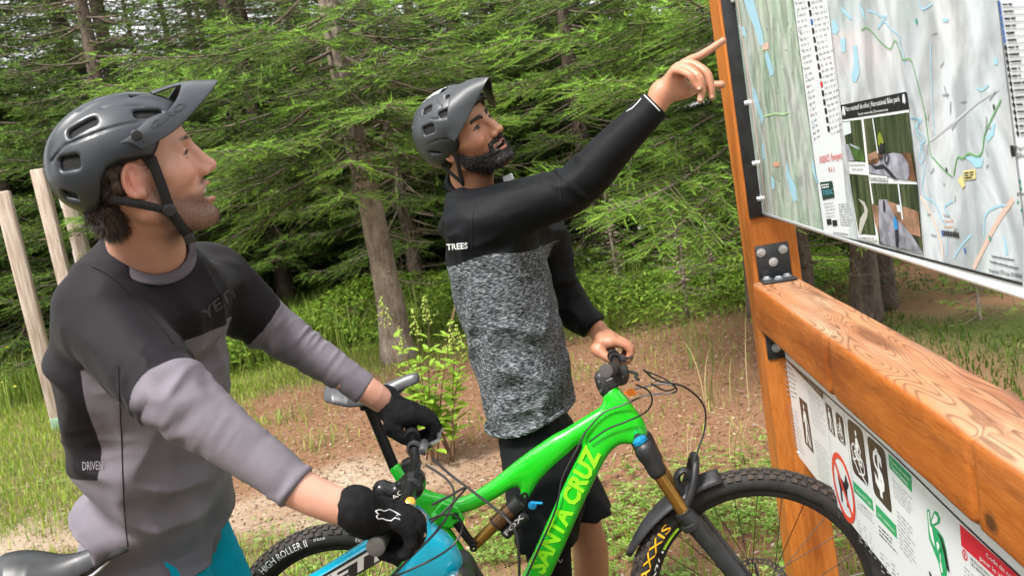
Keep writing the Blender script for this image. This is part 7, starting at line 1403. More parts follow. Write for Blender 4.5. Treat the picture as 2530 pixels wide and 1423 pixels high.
# shorts
def shorts1(p): return smin(chain(p, [HIP1 + (0, -.05, .03), HIP1 + (.05, -.07, -.16), KN1 + (0, 0, .06)], [.135, .115, .085], 10), chain(p, [HIP1 + (0, .12, .03), HIP1 + (.05, .14, -.16), KN1b + (0, 0, .06)], [.135, .115, .085], 10), .04) - .003 * ridge(p, (14, 14, 8), 23, .02)
lo, hi = bounds([HIP1 + (0, 0, .1), KN1, KN1b, HIP1 + (.1, .2, 0)], .15); v, f = surf_net(shorts1, lo, hi, .008); so = mk('shorts', v, f, cloth('teal_short_cloth', .6, .15), P1); vcol(so, 'tint', np.tile((.0, .30, .44), (len(v), 1)))
SHOE = mat('black_shoe', (.02, .02, .022), .6, var=.3)
def shoes(parent, ankles, fw):
    for a in ankles:
        fwn = nrm(fw); e = a + fwn * .17; fn = lambda p: smax(smin(chain(p, [a + (0, 0, -.02), a - fwn * .04 + (0, 0, -.045)], [.045, .042]), chain(p, [a + (0, 0, -.035), a + fwn * .09 + (0, 0, -.045), e + (0, 0, -.045)], [.045, .042, .030], 6), .03), -(p[:, 2] - .004), .004)
        lo, hi = bounds([a, e, a - (0, 0, .08)], .07); v, f = surf_net(fn, lo, hi, .006); mk('shoe', v, f, SHOE, parent)
shoes(P1, [AN1, AN1b], np.array([1.0, -.1, 0]))
# gloves
def grip_hand(bar_c, g, fwd, up, wrist, thumb_in=1.0, s=1.0, spread=.021):
    """hand closed round a bar: bar_c = bar centre under the hand's middle, g = along the bar towards the thumb"""
    g, fwd, up = nrm(g), nrm(fwd), nrm(up); R0 = .0155; segs = []
    B_ = lambda o, x, z: bar_c + g * o * s + fwd * x * s + up * z * s
    for i, o in enumerate((-.031, -.010, .011, .032)):
        L = (.84, .95, 1.0, .92)[i]; k = B_(o, .036 * L, .030); pts = [B_(o * .9, -.012, .040), k, B_(o, .060 * L, .006), B_(o, .046 * L, -.022), B_(o * .97, .016, -.032), B_(o * .95, -.006, -.026)]; segs.append((pts, np.array([.0165, .0130, .0112, .0105, .0098, .0085]) * s))
    th = ([B_(.030, -.035, .022), B_(.050, -.018, .002), B_(.056, .008, -.020), B_(.050, .028, -.024)], np.array([.017, .0135, .0115, .0095]) * s)
    def fn(p):
        d = None
        for pts, r in segs: e = chain(p, pts, r, 15); d = e if d is None else smin(d, e, .0055)
        d = smin(d, chain(p, *th, 9), .008); palm = None
        for o in (-.030, -.010, .011, .031): e = s_cone(p, wrist + g * o * .55 * s, B_(o, .012, .036), .019 * s, .0165 * s); palm = e if palm is None else smin(palm, e, .02)
        palm = smin(palm, s_cone(p, wrist + g * .012, B_(.034, -.03, .018), .019, .019), .02); d = smin(d, palm, .010); return d
    return fn, [q for pts, r in segs for q in pts] + [wrist] + th[0]
nbar = tn; 
def t_world(p): return T.W(np.asarray(p))
gc1 = t_world(tn + (tcl - tn) * .155 + (0, 0, 0)); g1d = t_world(tcl) - t_world(tn)
def glove(name, cen, g, fwd, up, wrist, parent, texts=None, s=1.08):
    fn0, pts = grip_hand(cen, g, fwd, up, wrist, s=s); cuff = lambda p: s_cone(p, wrist - nrm(cen - wrist) * .018, wrist + nrm(cen - wrist) * .02, .0385, .034)
    fn = lambda p: smin(fn0(p), cuff(p), .015) - .0012 * ridge(p, (60, 60, 60), 31, .01)
    lo, hi = bounds(pts, .06); v, f = surf_net(fn, lo, hi, .0026); o = mk(name, v, f, GLOVE, parent); return o
GLOVE = mat('black_glove_fabric', (.007, .007, .008), .8, spec=.15, var=.4, vscale=50, bump=.5, bscale=420)
Wg1 = at(893, 1268, 1.515); gl1 = glove('glove', gc1, g1d, (1, 0, 0), (-.25, 0, 1), Wg1, P1)
gc2 = t_world(tfe + (tcl - tfe) * .155); Wg2 = at(962, 1002, 2.185); gl2 = glove('glove', gc2, t_world(tcl) - t_world(tfe), (1, 0, 0), (-.25, 0, 1), Wg2, P1)
# fox-head outline on the near glove
fx_ = np.array([(928, 1262), (936, 1258), (950, 1262), (962, 1258), (972, 1262), (990, 1272), (980, 1272), (988, 1284), (976, 1278), (966, 1286), (954, 1284), (944, 1280), (934, 1282), (930, 1274), (936, 1270)])
on_mesh_line(np.vstack([fx_, fx_[:1]]), .0011, gl1, mat('silver_print', (.72, .72, .74), .4), gl1, 'emblem')

# ---------------- helmet of the man in grey
def helmet(H_, label, c, r, edge, vents, rear, shell_m, foam_m, h=.003, inner=.017, grooves=()):
    root = thing('bike_helmet', label, 'helmet', H_.W((0, 0, .1))); c = np.array(c); r = np.array(r)
    ex, ez = np.array(edge).T; gl_ = [([H_.hit(x, y, c, r)[0] for x, y in pl], gr_) for pl, gr_ in grooves]
    def outer(p):
        q = p.copy(); q[:, 1] = np.abs(q[:, 1]); d = s_ell(q, c, r); d = smin(d, s_ell(q, rear[0], rear[1]), .03); cre = .004 * np.exp(-((q[:, 1] - .034) / .007) ** 2) * np.clip((q[:, 2] - .03) / .05, 0, 1); return d - cre
    def fn(p):
        d = outer(p); d = smax(d, -s_ell(p, c + (0, 0, -.006), r - inner), .003); d = smax(d, np.interp(p[:, 0], ex, ez) - p[:, 2], .004)
        for (pc, R_, hs) in vents:
            for sg in (1, -1):
                q = p * np.array([1, sg, 1]); e = s_box(q, pc, hs, R_, min(hs[0], hs[1]) * .55); d = smax(d, -e, .0075)
        for (pts, gr_) in gl_:
            for sg in (1, -1): d = smax(d, -chain(p * np.array([1, sg, 1], np.float32), pts, [gr_] * len(pts)), .003)
        return d
    v, f = surf_net(fn, c - r - (.05, .02, .07), c + r + (.03, .02, .02), h); o = mk('shell', H_.W(v), f, shell_m, root)
    def foam(p): d = np.maximum(outer(p) + .0075, -s_ell(p, c + (0, 0, -.004), r - inner - .004)); return np.maximum(d, np.interp(p[:, 0], ex, ez) - .005 - p[:, 2])
    v, f = surf_net(foam, c - r - (.05, .02, .07), c + r + (.03, .02, .02), .0045); mk('foam_liner', H_.W(v), f, foam_m, root); return root, o, outer
SH1 = mat('matt_charcoal_shell', (.017, .021, .027), .36, var=.12, vscale=9, coat=.12); FOAM = mat('black_foam', (.007, .007, .0075), .9, var=.5, vscale=200, bump=.4, bscale=400)
c1 = np.array([-.003, 0, .030]); r1 = np.array([.124, .099, .091])
V1 = [helmet_vent(H1, 200, 312, c1, r1, 38, 12, -.50), helmet_vent(H1, 171, 403, c1, r1, 29, 16, -.18), helmet_vent(H1, 182, 473, c1, r1, 20, 11, .12), helmet_vent(H1, 368, 279, c1, r1, 34, 12, -.02), helmet_vent(H1, 345, 236, c1, r1, 26, 5, -.05), helmet_vent(H1, 222, 258, c1, r1, 30, 4, -.5)]
edge1 = [(-.14, -.05), (-.10, -.046), (-.080, -.044), (-.066, -.02), (-.056, .004), (-.040, .021), (-.018, .026), (.010, .022), (.030, .017), (.040, .026), (.052, .040), (.08, .047), (.12, .052)]
hel1, sh1, out1 = helmet(H1, 'matt charcoal bike helmet with long visor on the man in grey', c1, r1, edge1, V1, ((-.055, 0, .002), (.068, .086, .058)), SH1, FOAM, grooves=[([(160, 360), (215, 338), (270, 318), (318, 306), (350, 300)], .0016), ([(250, 268), (300, 262), (350, 262)], .0018), ([(128, 400), (150, 370), (160, 360)], .0014)])
def visor(H_, root, Rc, Fc, m, n=30, k=12, th=.0032, arch=.006, hole=None, name='visor'):
    """sheet between a root curve and a front curve given for u=0..1 (mirrored)"""
    us = np.linspace(-1, 1, n); Rc, Fc = np.array(Rc, float), np.array(Fc, float); tR, tF = np.linspace(0, 1, len(Rc)), np.linspace(0, 1, len(Fc)); R_ = bez(Rc, 60); F2 = bez(Fc, 60); V_ = []
    for u in us:
        a = R_[int(round(abs(u) * (len(R_) - 1)))] * np.array([1, np.sign(u) if u else 1, 1]); b = F2[int(round(abs(u) * (len(F2) - 1)))] * np.array([1, np.sign(u) if u else 1, 1])
        for j in range(k): t = j / (k - 1); V_.append(a * (1 - t) + b * t + np.array([0, 0, arch * math.sin(math.pi * t)]))
    F_ = [(i * k + j, i * k + j + 1, (i + 1) * k + j + 1, (i + 1) * k + j) for i in range(n - 1) for j in range(k - 1) if not (hole and hole(us[i], (j + .5) / (k - 1)))]
    o = mk(name, H_.W(np.array(V_)), F_, m, root); md = o.modifiers.new('thickness', 'SOLIDIFY'); md.thickness = th; md.offset = 0; bv = o.modifiers.new('edge', 'BEVEL'); bv.width = .0012; bv.segments = 2; bv.limit_method = 'ANGLE'; return o, R_, F2
vis1, vR, vF = visor(H1, hel1, [(.070, 0, .106), (.070, .045, .099), (.056, .084, .078), (.016, .108, .058), (-.008, .114, .050)], [(.180, 0, .092), (.170, .040, .088), (.135, .078, .070), (.080, .104, .044), (.020, .117, .030)], SH1, hole=lambda u, t: .22 < abs(u) < .62 and t < .42)
kp, kn = H1.hit(337, 334, c1, r1); kp = H1.px(337, 334, -.114); v, f = lathe([(0, .0085), (.003, .0085), (.004, .007), (.0035, .005), (.0045, .001)], H1.W(kp), -H1.R[:, 1], 20); mk('visor_screw', v, f, BLACK, hel1)
def vis_text(txt, H_, Rr, Ff, u0, u1, t0, t1, m, parent, sgn=-1, off=.004):
    vv, ff = text_mesh(txt, 1.0, .02); w0, w1 = vv[:, 0].min(), vv[:, 0].max(); out = []
    for x, y, _ in vv:
        t = t0 + (t1 - t0) * (x - w0) / (w1 - w0); uu = u0 + (u1 - u0) * (y / .72); a = Rr[int(round(uu * (len(Rr) - 1)))]; b = Ff[int(round(uu * (len(Ff) - 1)))]; p = (a * (1 - t) + b * t + (0, 0, .006 * math.sin(math.pi * t))) * (1, sgn, 1); out.append(p + np.array([0, sgn * off, off * .5]))
    mk('lettering', H_.W(np.array(out)), ff, m, parent, False)
strap_y = -.074
rb1 = ribbon('strap', H1, [H1.px(372, 388, -.082), H1.px(392, 440, -.079), H1.px(412, 495, -.070), H1.px(420, 518, -.064)], .0165, STRAP, hel1, (0, -1, 0)); ribbon('strap', H1, [H1.px(268, 492, -.076), H1.px(330, 502, -.078), H1.px(385, 513, -.071), H1.px(418, 522, -.064)], .0135, STRAP, hel1, (0, -1, 0)); ribbon('strap', H1, [H1.px(420, 520, -.064), H1.px(445, 556, -.048), H1.px(466, 585, -.026), H1.px(474, 596, -.008)], .0165, STRAP, hel1, (.1, -1, -.2))
bp_ = H1.px(418, 520, -.068); v, f = lathe([(-.004, .004), (-.004, .011), (.003, .012), (.004, .008), (.004, .001)], H1.W(bp_), -H1.R[:, 1], 18); mk('strap_divider', v, f, BLACK, hel1)
bq = H1.W(H1.px(468, 588, -.026)); v, f = boxv(bq, H1.R[:, 0] * .010, H1.R[:, 1] * .008, H1.R[:, 2] * .009); o = mk('buckle', v, f, BLACK, hel1); bevel(o, .002, 2)
on_mesh_text('GIRO', None, (376, 322), (462, 262), 17, 1.55, vis1, mat('dark_gloss_print', (.014, .016, .019), .3), hel1, 0, .03, .003)

# ------------------------------------------------------------------ POINTING MAN (right)
H2 = Head((-.0634, 2.62, 1.7195), (-43.1, 15.5, 21.3), 1.06)
P2 = thing('person', 'bearded man in black and heather grey jersey pointing at the map board', 'person', (.1, 2.72, 0)); rng2 = np.random.default_rng(202)
R1 = at(1180, 555, 2.58); R2 = at(1418, 462, 2.50); R3 = at(1622, 258, 2.42); R4 = at(1642, 236, 2.415)
L1 = at(1335, 570, 2.88); L2 = at(1392, 735, 2.94); L3 = at(1468, 808, 2.90); 
NB2 = at(1165, 455, 2.68); HIP2 = at(1318, 1045, 2.72)
nf2 = neck_fn(H2, NB2 + np.array([0, 0, -.03]), .056, .064); hf2 = head_sdf(jaw=.006, squint=.0045, wide=1.0, chin=1.1)
def bodyneck2(p): q = H2.L(p).astype(np.float32); return smin(nf2(p), hf2(q) * H2.s, .02)
lo, hi = bounds([H2.W((x, y, z)) for x in (-.12, .14) for y in (-.1, .1) for z in (-.14, .11)] + [NB2 - (0, 0, .08)], .02); v, f = surf_net(bodyneck2, lo, hi, .0032)
hv2, hfc2 = surf_net(hf2, (-.115, -.10, -.15), (.14, .10, .11), .0034); nr2 = surf_normals(hv2, hfc2)
# pointing hand
zp = lambda x, y, d: at(1600 + x / 5.93, 60 + y / 5.93, d)
fing = [([zp(330, 860, 2.405), zp(560, 570, 2.39), zp(760, 470, 2.385), zp(960, 345, 2.38), zp(1105, 245, 2.375)], [.019, .0125, .0108, .0098, .0088]),
        ([zp(320, 880, 2.40), zp(545, 575, 2.378), zp(850, 700, 2.345), zp(925, 920, 2.345), zp(940, 1065, 2.35)], [.019, .0125, .0112, .0102, .0090]),
        ([zp(290, 900, 2.395), zp(455, 620, 2.37), zp(735, 755, 2.33), zp(800, 950, 2.335), zp(775, 1110, 2.34)], [.018, .0122, .0110, .0100, .0088]),
        ([zp(270, 940, 2.395), zp(385, 690, 2.365), zp(600, 735, 2.325), zp(690, 865, 2.325), zp(755, 945, 2.325)], [.017, .0115, .0100, .0092, .0082]),
        ([zp(330, 1020, 2.41), zp(560, 990, 2.42), zp(800, 920, 2.42), zp(950, 900, 2.41), zp(1085, 888, 2.40)], [.020, .0185, .0125, .0115, .0105])]
WR = zp(215, 1010, 2.415)
def hand2(p):
    d = None
    for pts, r in fing: e = chain(p, pts, r, 16); d = e if d is None else smin(d, e, .0045)
    palm = smin(s_cone(p, WR, zp(430, 780, 2.395), .029, .026), s_cone(p, WR, zp(560, 960, 2.41), .026, .019), .02); palm = smin(palm, s_cone(p, WR - (R4 - R3) * .0 , zp(200, 1020, 2.42), .029, .029), .01)
    d = smin(d, palm, .010); d = smin(d, chain(p, [R3, WR], [.031, .029]), .015); return d
lo, hi = bounds([q for pts, r in fing for q in pts] + [R3, WR], .04); vh, fh = surf_net(hand2, lo, hi, .0021)
# hand on the far grip
gfar = G.W(f_end + (clampc - f_end) * .17); fn_g, ptsg = grip_hand(gfar, G.W(clampc) - G.W(f_end), G.fx, np.array([-.2, 0, 1.0]), at(1478, 818, 2.93), s=1.05); lo, hi = bounds(ptsg + [L3], .05)
hand2b = lambda p: smin(fn_g(p), chain(p, [L3, at(1478, 818, 2.93)], [.031, .030]), .015)
vg, fg = surf_net(hand2b, lo, hi, .0032)
def arm2(p): return chain(p, [R2, R3, R4], [.045, .033, .030])
KA, AA = at(1352, 1345, 2.62), at(1352, 1345, 2.62) * (1, 1, 0) + (-.02, .02, .08); KB, AB = at(1452, 1322, 2.80), at(1452, 1322, 2.80) * (1, 1, 0) + (-.02, .03, .08)
def legs2(p): return smin(chain(p, [HIP2 + (-.01, -.055, -.06), (HIP2 + KA) / 2 + (0, -.02, 0), KA, AA, AA + (.15, -.05, -.04)], [.06, .066, .052, .038, .03], 16), chain(p, [HIP2 + (.01, .06, -.06), (HIP2 + KB) / 2 + (0, .02, 0), KB, KB + (AB - KB) * .35, AB, AB + (.15, -.05, -.04)], [.06, .066, .054, .056, .038, .03], 18), .01)
lo, hi = bounds([HIP2, KA, AA, KB, AB], .14); hi = hi + (.15, 0, 0); vl, fl = surf_net(legs2, lo, hi, .010)
def core2(p): return smin(smin(chain(p, [NB2, NB2 + (0, .05, -.12), HIP2 + (0, 0, .12), HIP2 + (0, 0, -.05)], [.05, .08, .08, .075]), chain(p, [R1 + (0, .02, 0), R2, R3, WR], [.05, .042, .029, .024]), .03), chain(p, [L1 + (0, -.02, 0), L2, L3, at(1478, 818, 2.93)], [.05, .042, .028, .024]), .03)
lo, hi = bounds([NB2, HIP2, R1, R2, R3, WR, L1, L2, L3], .12); v4, f4 = surf_net(core2, lo, hi, .012)
V = np.concatenate([v, vh, vg, vl, v4]); n3_ = len(v) + len(vh) + len(vg); F_ = np.concatenate([f, fh + len(v), fg + len(v) + len(vh), fl + n3_, f4 + n3_ + len(vl)]); body2 = mk('body', V, F_, SK2, P2)
lp = H2.L(V); t_ = face_tint(lp, 1.25, .006); far_ = np.linalg.norm(lp, axis=1) > .23; t_[far_] = 0
hm = np.zeros(len(V), bool); hm[len(v):len(v) + len(vh) + len(vg)] = True; t_[hm, 0] = .32 + .25 * vnoise(V[hm], 40, 3); vcol(body2, 'tint', np.clip(t_, 0, 1)); eyes(H2, body2, (1, .02, .10))
lashes(H2, body2, BLACK, .0045, .0022)
NAIL = mat('finger_nail', (.66, .40, .32), .25, sss=.1)
for (pts, r) in fing[1:4]:
    a, b = pts[-2], pts[-1]; dn_ = nrm(b - a); out_ = nrm(ORG - b); out_ = nrm(out_ - dn_ * (out_ @ dn_)); sd3 = np.cross(dn_, out_); c_ = b - dn_ * .001 + out_ * (r[-1] * .80); v, f = surf_net(lambda p: s_ell(p, c_, (.0058, .0046, .0022), np.stack([dn_, sd3, out_], 1)), c_ - .009, c_ + .009, .0014); mk('finger_nail', v, f, NAIL, body2)
BRD = mat('black_beard_hair', (.006, .0055, .0055), .5, var=.4, vscale=80)
def beard2(p):
    d = hf2(p) - .0034; x, z = p[:, 0], p[:, 2]; y = np.abs(p[:, 1]); top = np.interp(x, [-.02, .005, .03, .05, .075, .1], [-.01, -.030, -.058, -.070, -.078, -.080]); m = z - top; m2 = ((p * np.array([1, 1, 1]) - (.09, 0, -.0575)) / np.array([.03, .034, .0075])); m2[:, 1] = p[:, 1] / .034; mo = (np.linalg.norm(m2, axis=1) - 1) * .007; m = smin(m, mo, .006); con = s_cone(np.stack([x, y, z], 1), (.084, .029, -.060), (.074, .032, -.088), .0065, .008); m = np.minimum(m, con); m = np.maximum(m, (-.002 - x)); lip = s_ell(np.stack([x, y, z], 1), (.095, 0, -.076), (.03, .0245, .0150)); m = np.maximum(m, -lip); low = -.122 - z
    return smax(smax(d, m, .004), low, .012) + .0018 * vnoise(p, 380, 5) + .0012 * vnoise(p, 180, 6)
v, f = surf_net(beard2, (-.02, -.08, -.15), (.13, .08, .0), .0028); bn = surf_normals(v, f); br_ = mk('beard', H2.W(v), f, BRD, body2); fuzz('beard_strands', H2, v, bn, 5200, .0085, BRD, br_, rng2, .00038, .55, (0, 0, -.7))
def hr2(p):
    q = p.copy(); q[:, 1] = np.abs(q[:, 1]); d = s_ell(q, (-.06, 0, -.03), (.036, .058, .045)); d = smin(d, s_ell(q, (.0, .064, .006), (.026, .012, .03)), .02); d = smin(d, s_ell(q, (.06, .02, .068), (.03, .045, .018)), .01); return d + .003 * vnoise(p, 200, 3)
v, f = surf_net(hr2, (-.12, -.09, -.1), (.11, .09, .1), .0036); mk('hair', H2.W(v), f, BRD, body2)
v, f = tube(bez([(.081, -.018, -.0712), (.0905, 0, -.070), (.081, .018, -.0712)], 14), .0030, 8); mk('teeth', H2.W(v), f, mat('teeth_white', (.66, .62, .55), .25), body2)
for sg in (-1, 1):      # eyebrows
    pts = [(.0985, sg * .009, .0125), (.0955, sg * .022, .0185), (.0845, sg * .040, .0180), (.0755, sg * .049, .0120)]; q = bez(pts, 18); ee = []
    v, f = tube(q, np.interp(np.linspace(0, 1, len(q)), [0, .3, 1], [.0040, .0052, .0020]), 6); mk('eyebrow', H2.W(v), f, BRD, body2)
pts = [(.0965, -.012, .0175), (.0925, -.026, .0215), (.0815, -.041, .0185)]; v, f = tube(bez(pts, 14), [.0022] * 15 if False else .0028, 6); mk('eyebrow', H1.W(v), f, hair1, body1)
# jersey
stn2 = []
for (py, xl, xr, dep, a, b) in ((470, 1110, 1290, 2.70, .097, .145), (520, 1098, 1325, 2.70, .12, .183), (600, 1090, 1352, 2.71, .138, .197), (700, 1100, 1384, 2.71, .141, .192), (800, 1130, 1404, 2.71, .136, .183), (900, 1155, 1424, 2.71, .134, .18), (1000, 1180, 1436, 2.72, .132, .183), (1080, 1196, 1446, 2.72, .132, .183)):
    c = at((xl + xr) / 2, py, dep); stn2.append((c[2], c[0], c[1], a, b))
tor2, tuv2 = torso_fn(stn2, math.radians(-14)); HL, HR = at(1197, 1056, 2.71), at(1438, 986, 2.71); B1p = np.array([R1, R2, R3]); B2p = np.array([L1, L2, L3]); GR1 = axis_frame(R1, R2); GR2_ = axis_frame(R2, R3)
def jersey2(p):
    d = tor2(p); d = smin(d, s_cone(p, R1 + (L1 - R1) * .15, L1 + (R1 - L1) * .15, .088, .085), .06); d = smin(d, s_cone(p, NB2 + (0, .02, -.05), NB2 + (0, .06, -.12), .082, .12), .06)
    a1 = chain(p, [R1, R1 + (R2 - R1) * .5, R2, R2 + (R3 - R2) * .5, R3], [.090, .078, .068, .056, .041], 24); a2 = chain(p, [L1, L2, L3], [.082, .066, .042], 14); d = smin(d, a1, .05); d = smin(d, a2, .03)
    d = smax(d, -s_cone(p, NB2 + (-.004, 0, -.045), H2.W((-.008, 0, -.10)), .060, .074), .006); 
    t1, _ = arm_param(p, B1p); on1 = np.exp(-np.maximum(a1, 0) / .02); u, w = tuv2(p); q = (p - R1) @ GR1; tz = 1 - on1
    d = d - on1 * (.0055 * ridge(q, (7, 22, 22), 41, .02) * np.clip(1 - t1, 0, 1) + .0045 * ridge((p - R2) @ GR2_, (30, 12, 12), 43, .015) * np.exp(-((t1 - 1.0) / .25) ** 2) + .0022 * ridge((p - R2) @ GR2_, (12, 18, 18), 44, .01) * np.clip(t1 - 1, 0, 1))
    d = d - tz * (.0075 * ridge(np.stack([u - .55 * p[:, 2], w, p[:, 2] + .55 * u], 1), (13, 7, 9), 45, .03) + .0018 * ridge(p, (20, 20, 24), 47, .02)); d = smax(d, ((p - R3) @ nrm(R3 - R2)) - 9 * (np.linalg.norm(p - R3, axis=1) > .12), .004); d = smax(d, ((p - L3) @ nrm(L3 - L2)) - 9 * (np.linalg.norm(p - L3, axis=1) > .12), .004) ; hz = HL[2] + (p[:, 0] - HL[0]) / (HR[0] - HL[0]) * (HR[2] - HL[2]) + .006 * np.sin(p[:, 0] * 25); d = smax(d, hz - p[:, 2], .006); return d
allp = [R1, R2, R3, L1, L2, L3, HL, HR, NB2] + [(x, y, z) for z, x, y, a, b in stn2]; lo, hi = bounds(allp, .12); lo[2] = min(HL[2], HR[2]) - .02; lo[0] -= .05; lo[1] -= .1; hi[1] += .1
v, f = surf_net(jersey2, lo, hi, .0055); jer2 = mk('jersey', v, f, cloth('heather_jersey', .6, .2, 700, .0, streak=(75, 75, 540)), P2)
t1, d1 = arm_param(v, B1p); t2, d2 = arm_param(v, B2p); u, w = tuv2(v); zY = at(1110, 640, 2.7)[2]; sl_ = (at(1240, 625, 2.7)[2] - at(1110, 640, 2.7)[2])
yk = v[:, 2] - zY - .012 * np.sin(u * 20 + 1); fa_ = np.where((d1 < .115) & (t1 > .02), np.maximum((t1 - .14) * .35, yk), yk); fa_ = np.where((d2 < .10) & (t2 > .15), .05, fa_)
vcol(jer2, 'tint', np.tile((.0055, .0062, .0074), (len(v), 1))); am = jer2.data.attributes.new('field', 'FLOAT', 'POINT'); am.data.foreach_set('value', (-fa_).astype(np.float32))
cl2 = collar('collar', NB2 + (.004, 0, .002), H2.W((-.01, 0, -.10)) - (NB2 + (0, 0, -.05)), .075, .075, H2.R[:, 0] * 1.0, .012, cloth('black_collar_knit', .6), P2, .015); vcol(cl2, 'tint', np.tile((.0055, .0062, .0074), (len(cl2.data.vertices), 1)))
PRW = mat('white_print_cloth', (.72, .72, .72), .6); on_mesh_text('TREES', None, (1104, 618), (1156, 614), 15, 2.7, jer2, PRW, jer2, 0, .02)
on_mesh_line([(1592, 236), (1606, 250), (1618, 262), (1630, 275)], .0018, jer2, PRW, jer2, 'cuff_stripe'); on_mesh_line([(1548, 276), (1562, 268), (1556, 262), (1574, 256), (1568, 250), (1584, 244)], .0016, jer2, PRW, jer2, 'sleeve_mark', False)
on_mesh_line([(1172, 505), (1166, 545), (1164, 590), (1168, 630)], .0010, jer2, mat('dark_seam', (.004, .004, .005), .8), jer2, 'seam'); on_mesh_line([(1381, 425), (1384, 448), (1383, 470), (1386, 500)], .0010, jer2, mat('grey_seam', (.012, .013, .015), .8), jer2, 'seam')
# hem roll
hp = []
fw2 = np.array([math.cos(math.radians(-14)), math.sin(math.radians(-14)), 0]); lt2 = np.array([-fw2[1], fw2[0], 0]); s2 = np.array(sorted(stn2))
for a in np.linspace(0, 2 * math.pi, 60):
    zz = (HL[2] + HR[2]) / 2; cxy = np.array([np.interp(zz, s2[:, 0], s2[:, 1]), np.interp(zz, s2[:, 0], s2[:, 2]), 0]); rx, ry = np.interp(zz, s2[:, 0], s2[:, 3]), np.interp(zz, s2[:, 0], s2[:, 4]); cs, sn_ = math.cos(a), math.sin(a); p = cxy + fw2 * rx * np.sign(cs) * abs(cs) ** .87 + lt2 * ry * np.sign(sn_) * abs(sn_) ** .87; p[2] = HL[2] + (p[0] - HL[0]) / (HR[0] - HL[0]) * (HR[2] - HL[2]) + .006 * math.sin(p[0] * 25) + .006; hp.append(p)
v, f = tube(hp, .0075, 8); ho = mk('hem', v, f, jer2.data.materials[0], jer2); vcol(ho, 'tint', np.tile((.014, .015, .018), (len(v), 1))); am = ho.data.attributes.new('field', 'FLOAT', 'POINT'); am.data.foreach_set('value', np.ones(len(v), np.float32))
# shorts and knee guards
def shorts2(p):
    d = smin(chain(p, [HIP2 + (-.01, -.05, -.03), HIP2 + (.0, -.085, -.18), KA + (.0, 0, .03)], [.104, .116, .094], 10), chain(p, [HIP2 + (.01, .06, -.03), HIP2 + (.04, .09, -.18), KB + (.0, 0, .03)], [.104, .116, .097], 10), .04)
    d = smax(d, (KA[2] + .005) - p[:, 2], .006); return d - .0045 * ridge(p, (12, 12, 6), 61, .025) - .002 * ridge(p, (30, 30, 12), 62, .02)
lo, hi = bounds([HIP2 + (0, 0, .1), KA, KB, HIP2 + (.05, .2, 0)], .15); v, f = surf_net(shorts2, lo, hi, .007); so = mk('shorts', v, f, cloth('black_short_cloth', .65, .2), P2); vcol(so, 'tint', np.tile((.011, .012, .014), (len(v), 1)))
kg = lambda p: chain(p, [KA + (0, 0, .06), KA, KA + (AA - KA) * .45], [.078, .068, .056], 8) - .002 * ridge(p, (20, 20, 12), 63, .02); lo, hi = bounds([KA + (0, 0, .08), KA + (AA - KA) * .45], .09); v, f = surf_net(kg, lo, hi, .006); ko = mk('knee_guard', v, f, cloth('black_guard_cloth', .8, .3), P2); vcol(ko, 'tint', np.tile((.012, .012, .013), (len(v), 1)))
on_mesh_line([(1372, 1345), (1384, 1338), (1378, 1352), (1388, 1362), (1376, 1372), (1384, 1388), (1390, 1380)], .0012, ko, PRW, ko, 'signature_print')
shoes(P2, [AA, AB], np.array([1.0, -.25, 0]))
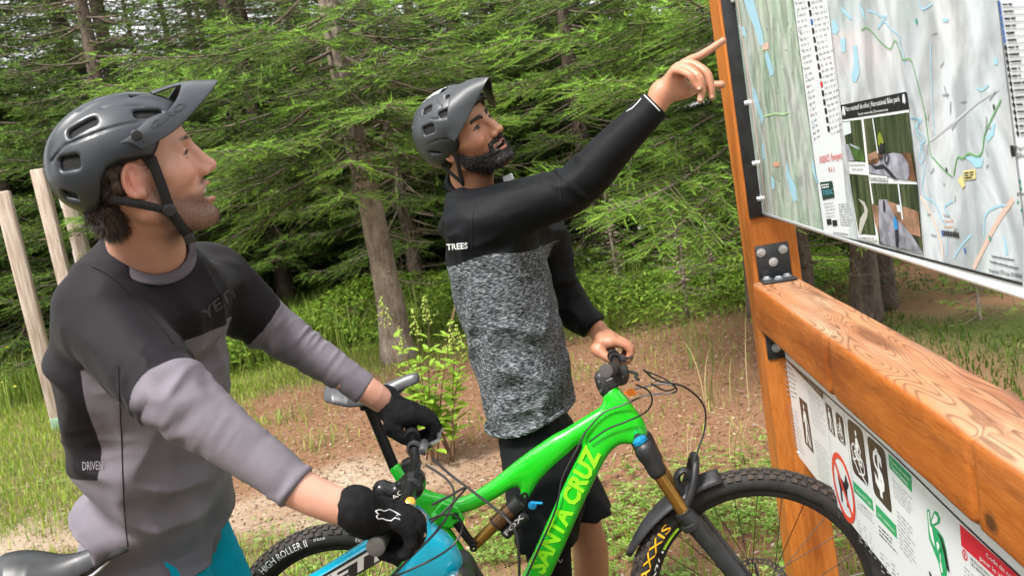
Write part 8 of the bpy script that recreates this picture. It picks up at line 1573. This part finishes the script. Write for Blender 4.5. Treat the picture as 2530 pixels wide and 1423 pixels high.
# ---------------- helmet of the pointing man
SH2 = mat('satin_graphite_shell', (.028, .032, .036), .42, var=.12, vscale=10)
c2 = np.array([-.010, 0, .036]); r2 = np.array([.130, .103, .098])
V2 = [helmet_vent(H2, *a) for a in [(1054, 271, c2, r2, 16, 9, -.5), (1099, 279, c2, r2, 17, 7, -.35), (1057, 321, c2, r2, 20, 10, -.35), (1014, 309, c2, r2, 8, 12, -.1), (1033, 261, c2, r2, 9, 6, -.8), (1086, 227, c2, r2, 14, 5, -.3), (1118, 236, c2, r2, 16, 4, -.2), (1024, 358, c2, r2, 9, 5, .6), (1075, 378, c2, r2, 15, 4, .1), (1053, 393, c2, r2, 7, 4, .5)]]
edge2 = [(-.15, -.05), (-.10, -.046), (-.075, -.046), (-.05, -.030), (-.02, -.022), (.02, -.016), (.034, -.004), (.045, .030), (.07, .046), (.12, .056)]
hel2, sh2, _ = helmet(H2, 'satin graphite bike helmet with many vents on the pointing man', c2, r2, edge2, V2, ((-.06, 0, .0), (.070, .086, .060)), SH2, FOAM, h=.0034, grooves=[([(1060, 355), (1085, 345), (1105, 345), (1120, 335)], .0016), ([(1035, 290), (1075, 296), (1120, 290)], .0014), ([(1076, 250), (1090, 262), (1080, 296)], .0013)])
visor(H2, hel2, [(.082, 0, .116), (.082, .045, .106), (.078, .078, .083), (.062, .100, .050), (.045, .108, .022)], [(.187, 0, .087), (.172, .018, .076), (.148, .034, .060), (.122, .054, .044), (.093, .082, .024), (.058, .108, .004)], SH2)
WSH = mat('white_helmet_panel', (.62, .64, .66), .35)
def wp(p): q = p.copy(); d = np.abs(s_ell(q, c2, r2 + .0010)) - .0012; d = np.maximum(d, np.abs(q[:, 1] - .004) - .030); d = np.maximum(d, -.075 - q[:, 0]); return np.maximum(np.maximum(d, q[:, 0] - .035), .06 - q[:, 2])
v, f = surf_net(wp, c2 - r2 - .02, c2 + r2 + .02, .003); mk('white_panel', H2.W(v), f, WSH, hel2)
ribbon('strap', H2, [H2.px(1118, 372, -.085), H2.px(1130, 398, -.079), H2.px(1136, 425, -.068), H2.px(1142, 452, -.062)], .012, STRAP, hel2, (.3, -1, 0)); ribbon('strap', H2, [H2.px(1098, 412, -.07), H2.px(1118, 432, -.07), H2.px(1142, 452, -.062)], .009, STRAP, hel2, (.3, -1, 0)); ribbon('strap', H2, [H2.px(1142, 452, -.062), H2.px(1150, 470, -.05), H2.px(1170, 474, -.035)], .008, STRAP, hel2, (.3, -1, 0))
b_ = at(1256, 441, 2.60); v, f = boxv(b_, np.array([.014, -.004, .004]), np.array([.002, .006, 0]), np.array([-.002, 0, .010])); o = mk('buckle', v, f, PRW, hel2); bevel(o, .003, 2); v, f = tube([at(1225, 447, 2.62), at(1252, 441, 2.60)], .005, 8, flat=((0, 0, 1), 1.6)); mk('strap', v, f, STRAP, hel2);
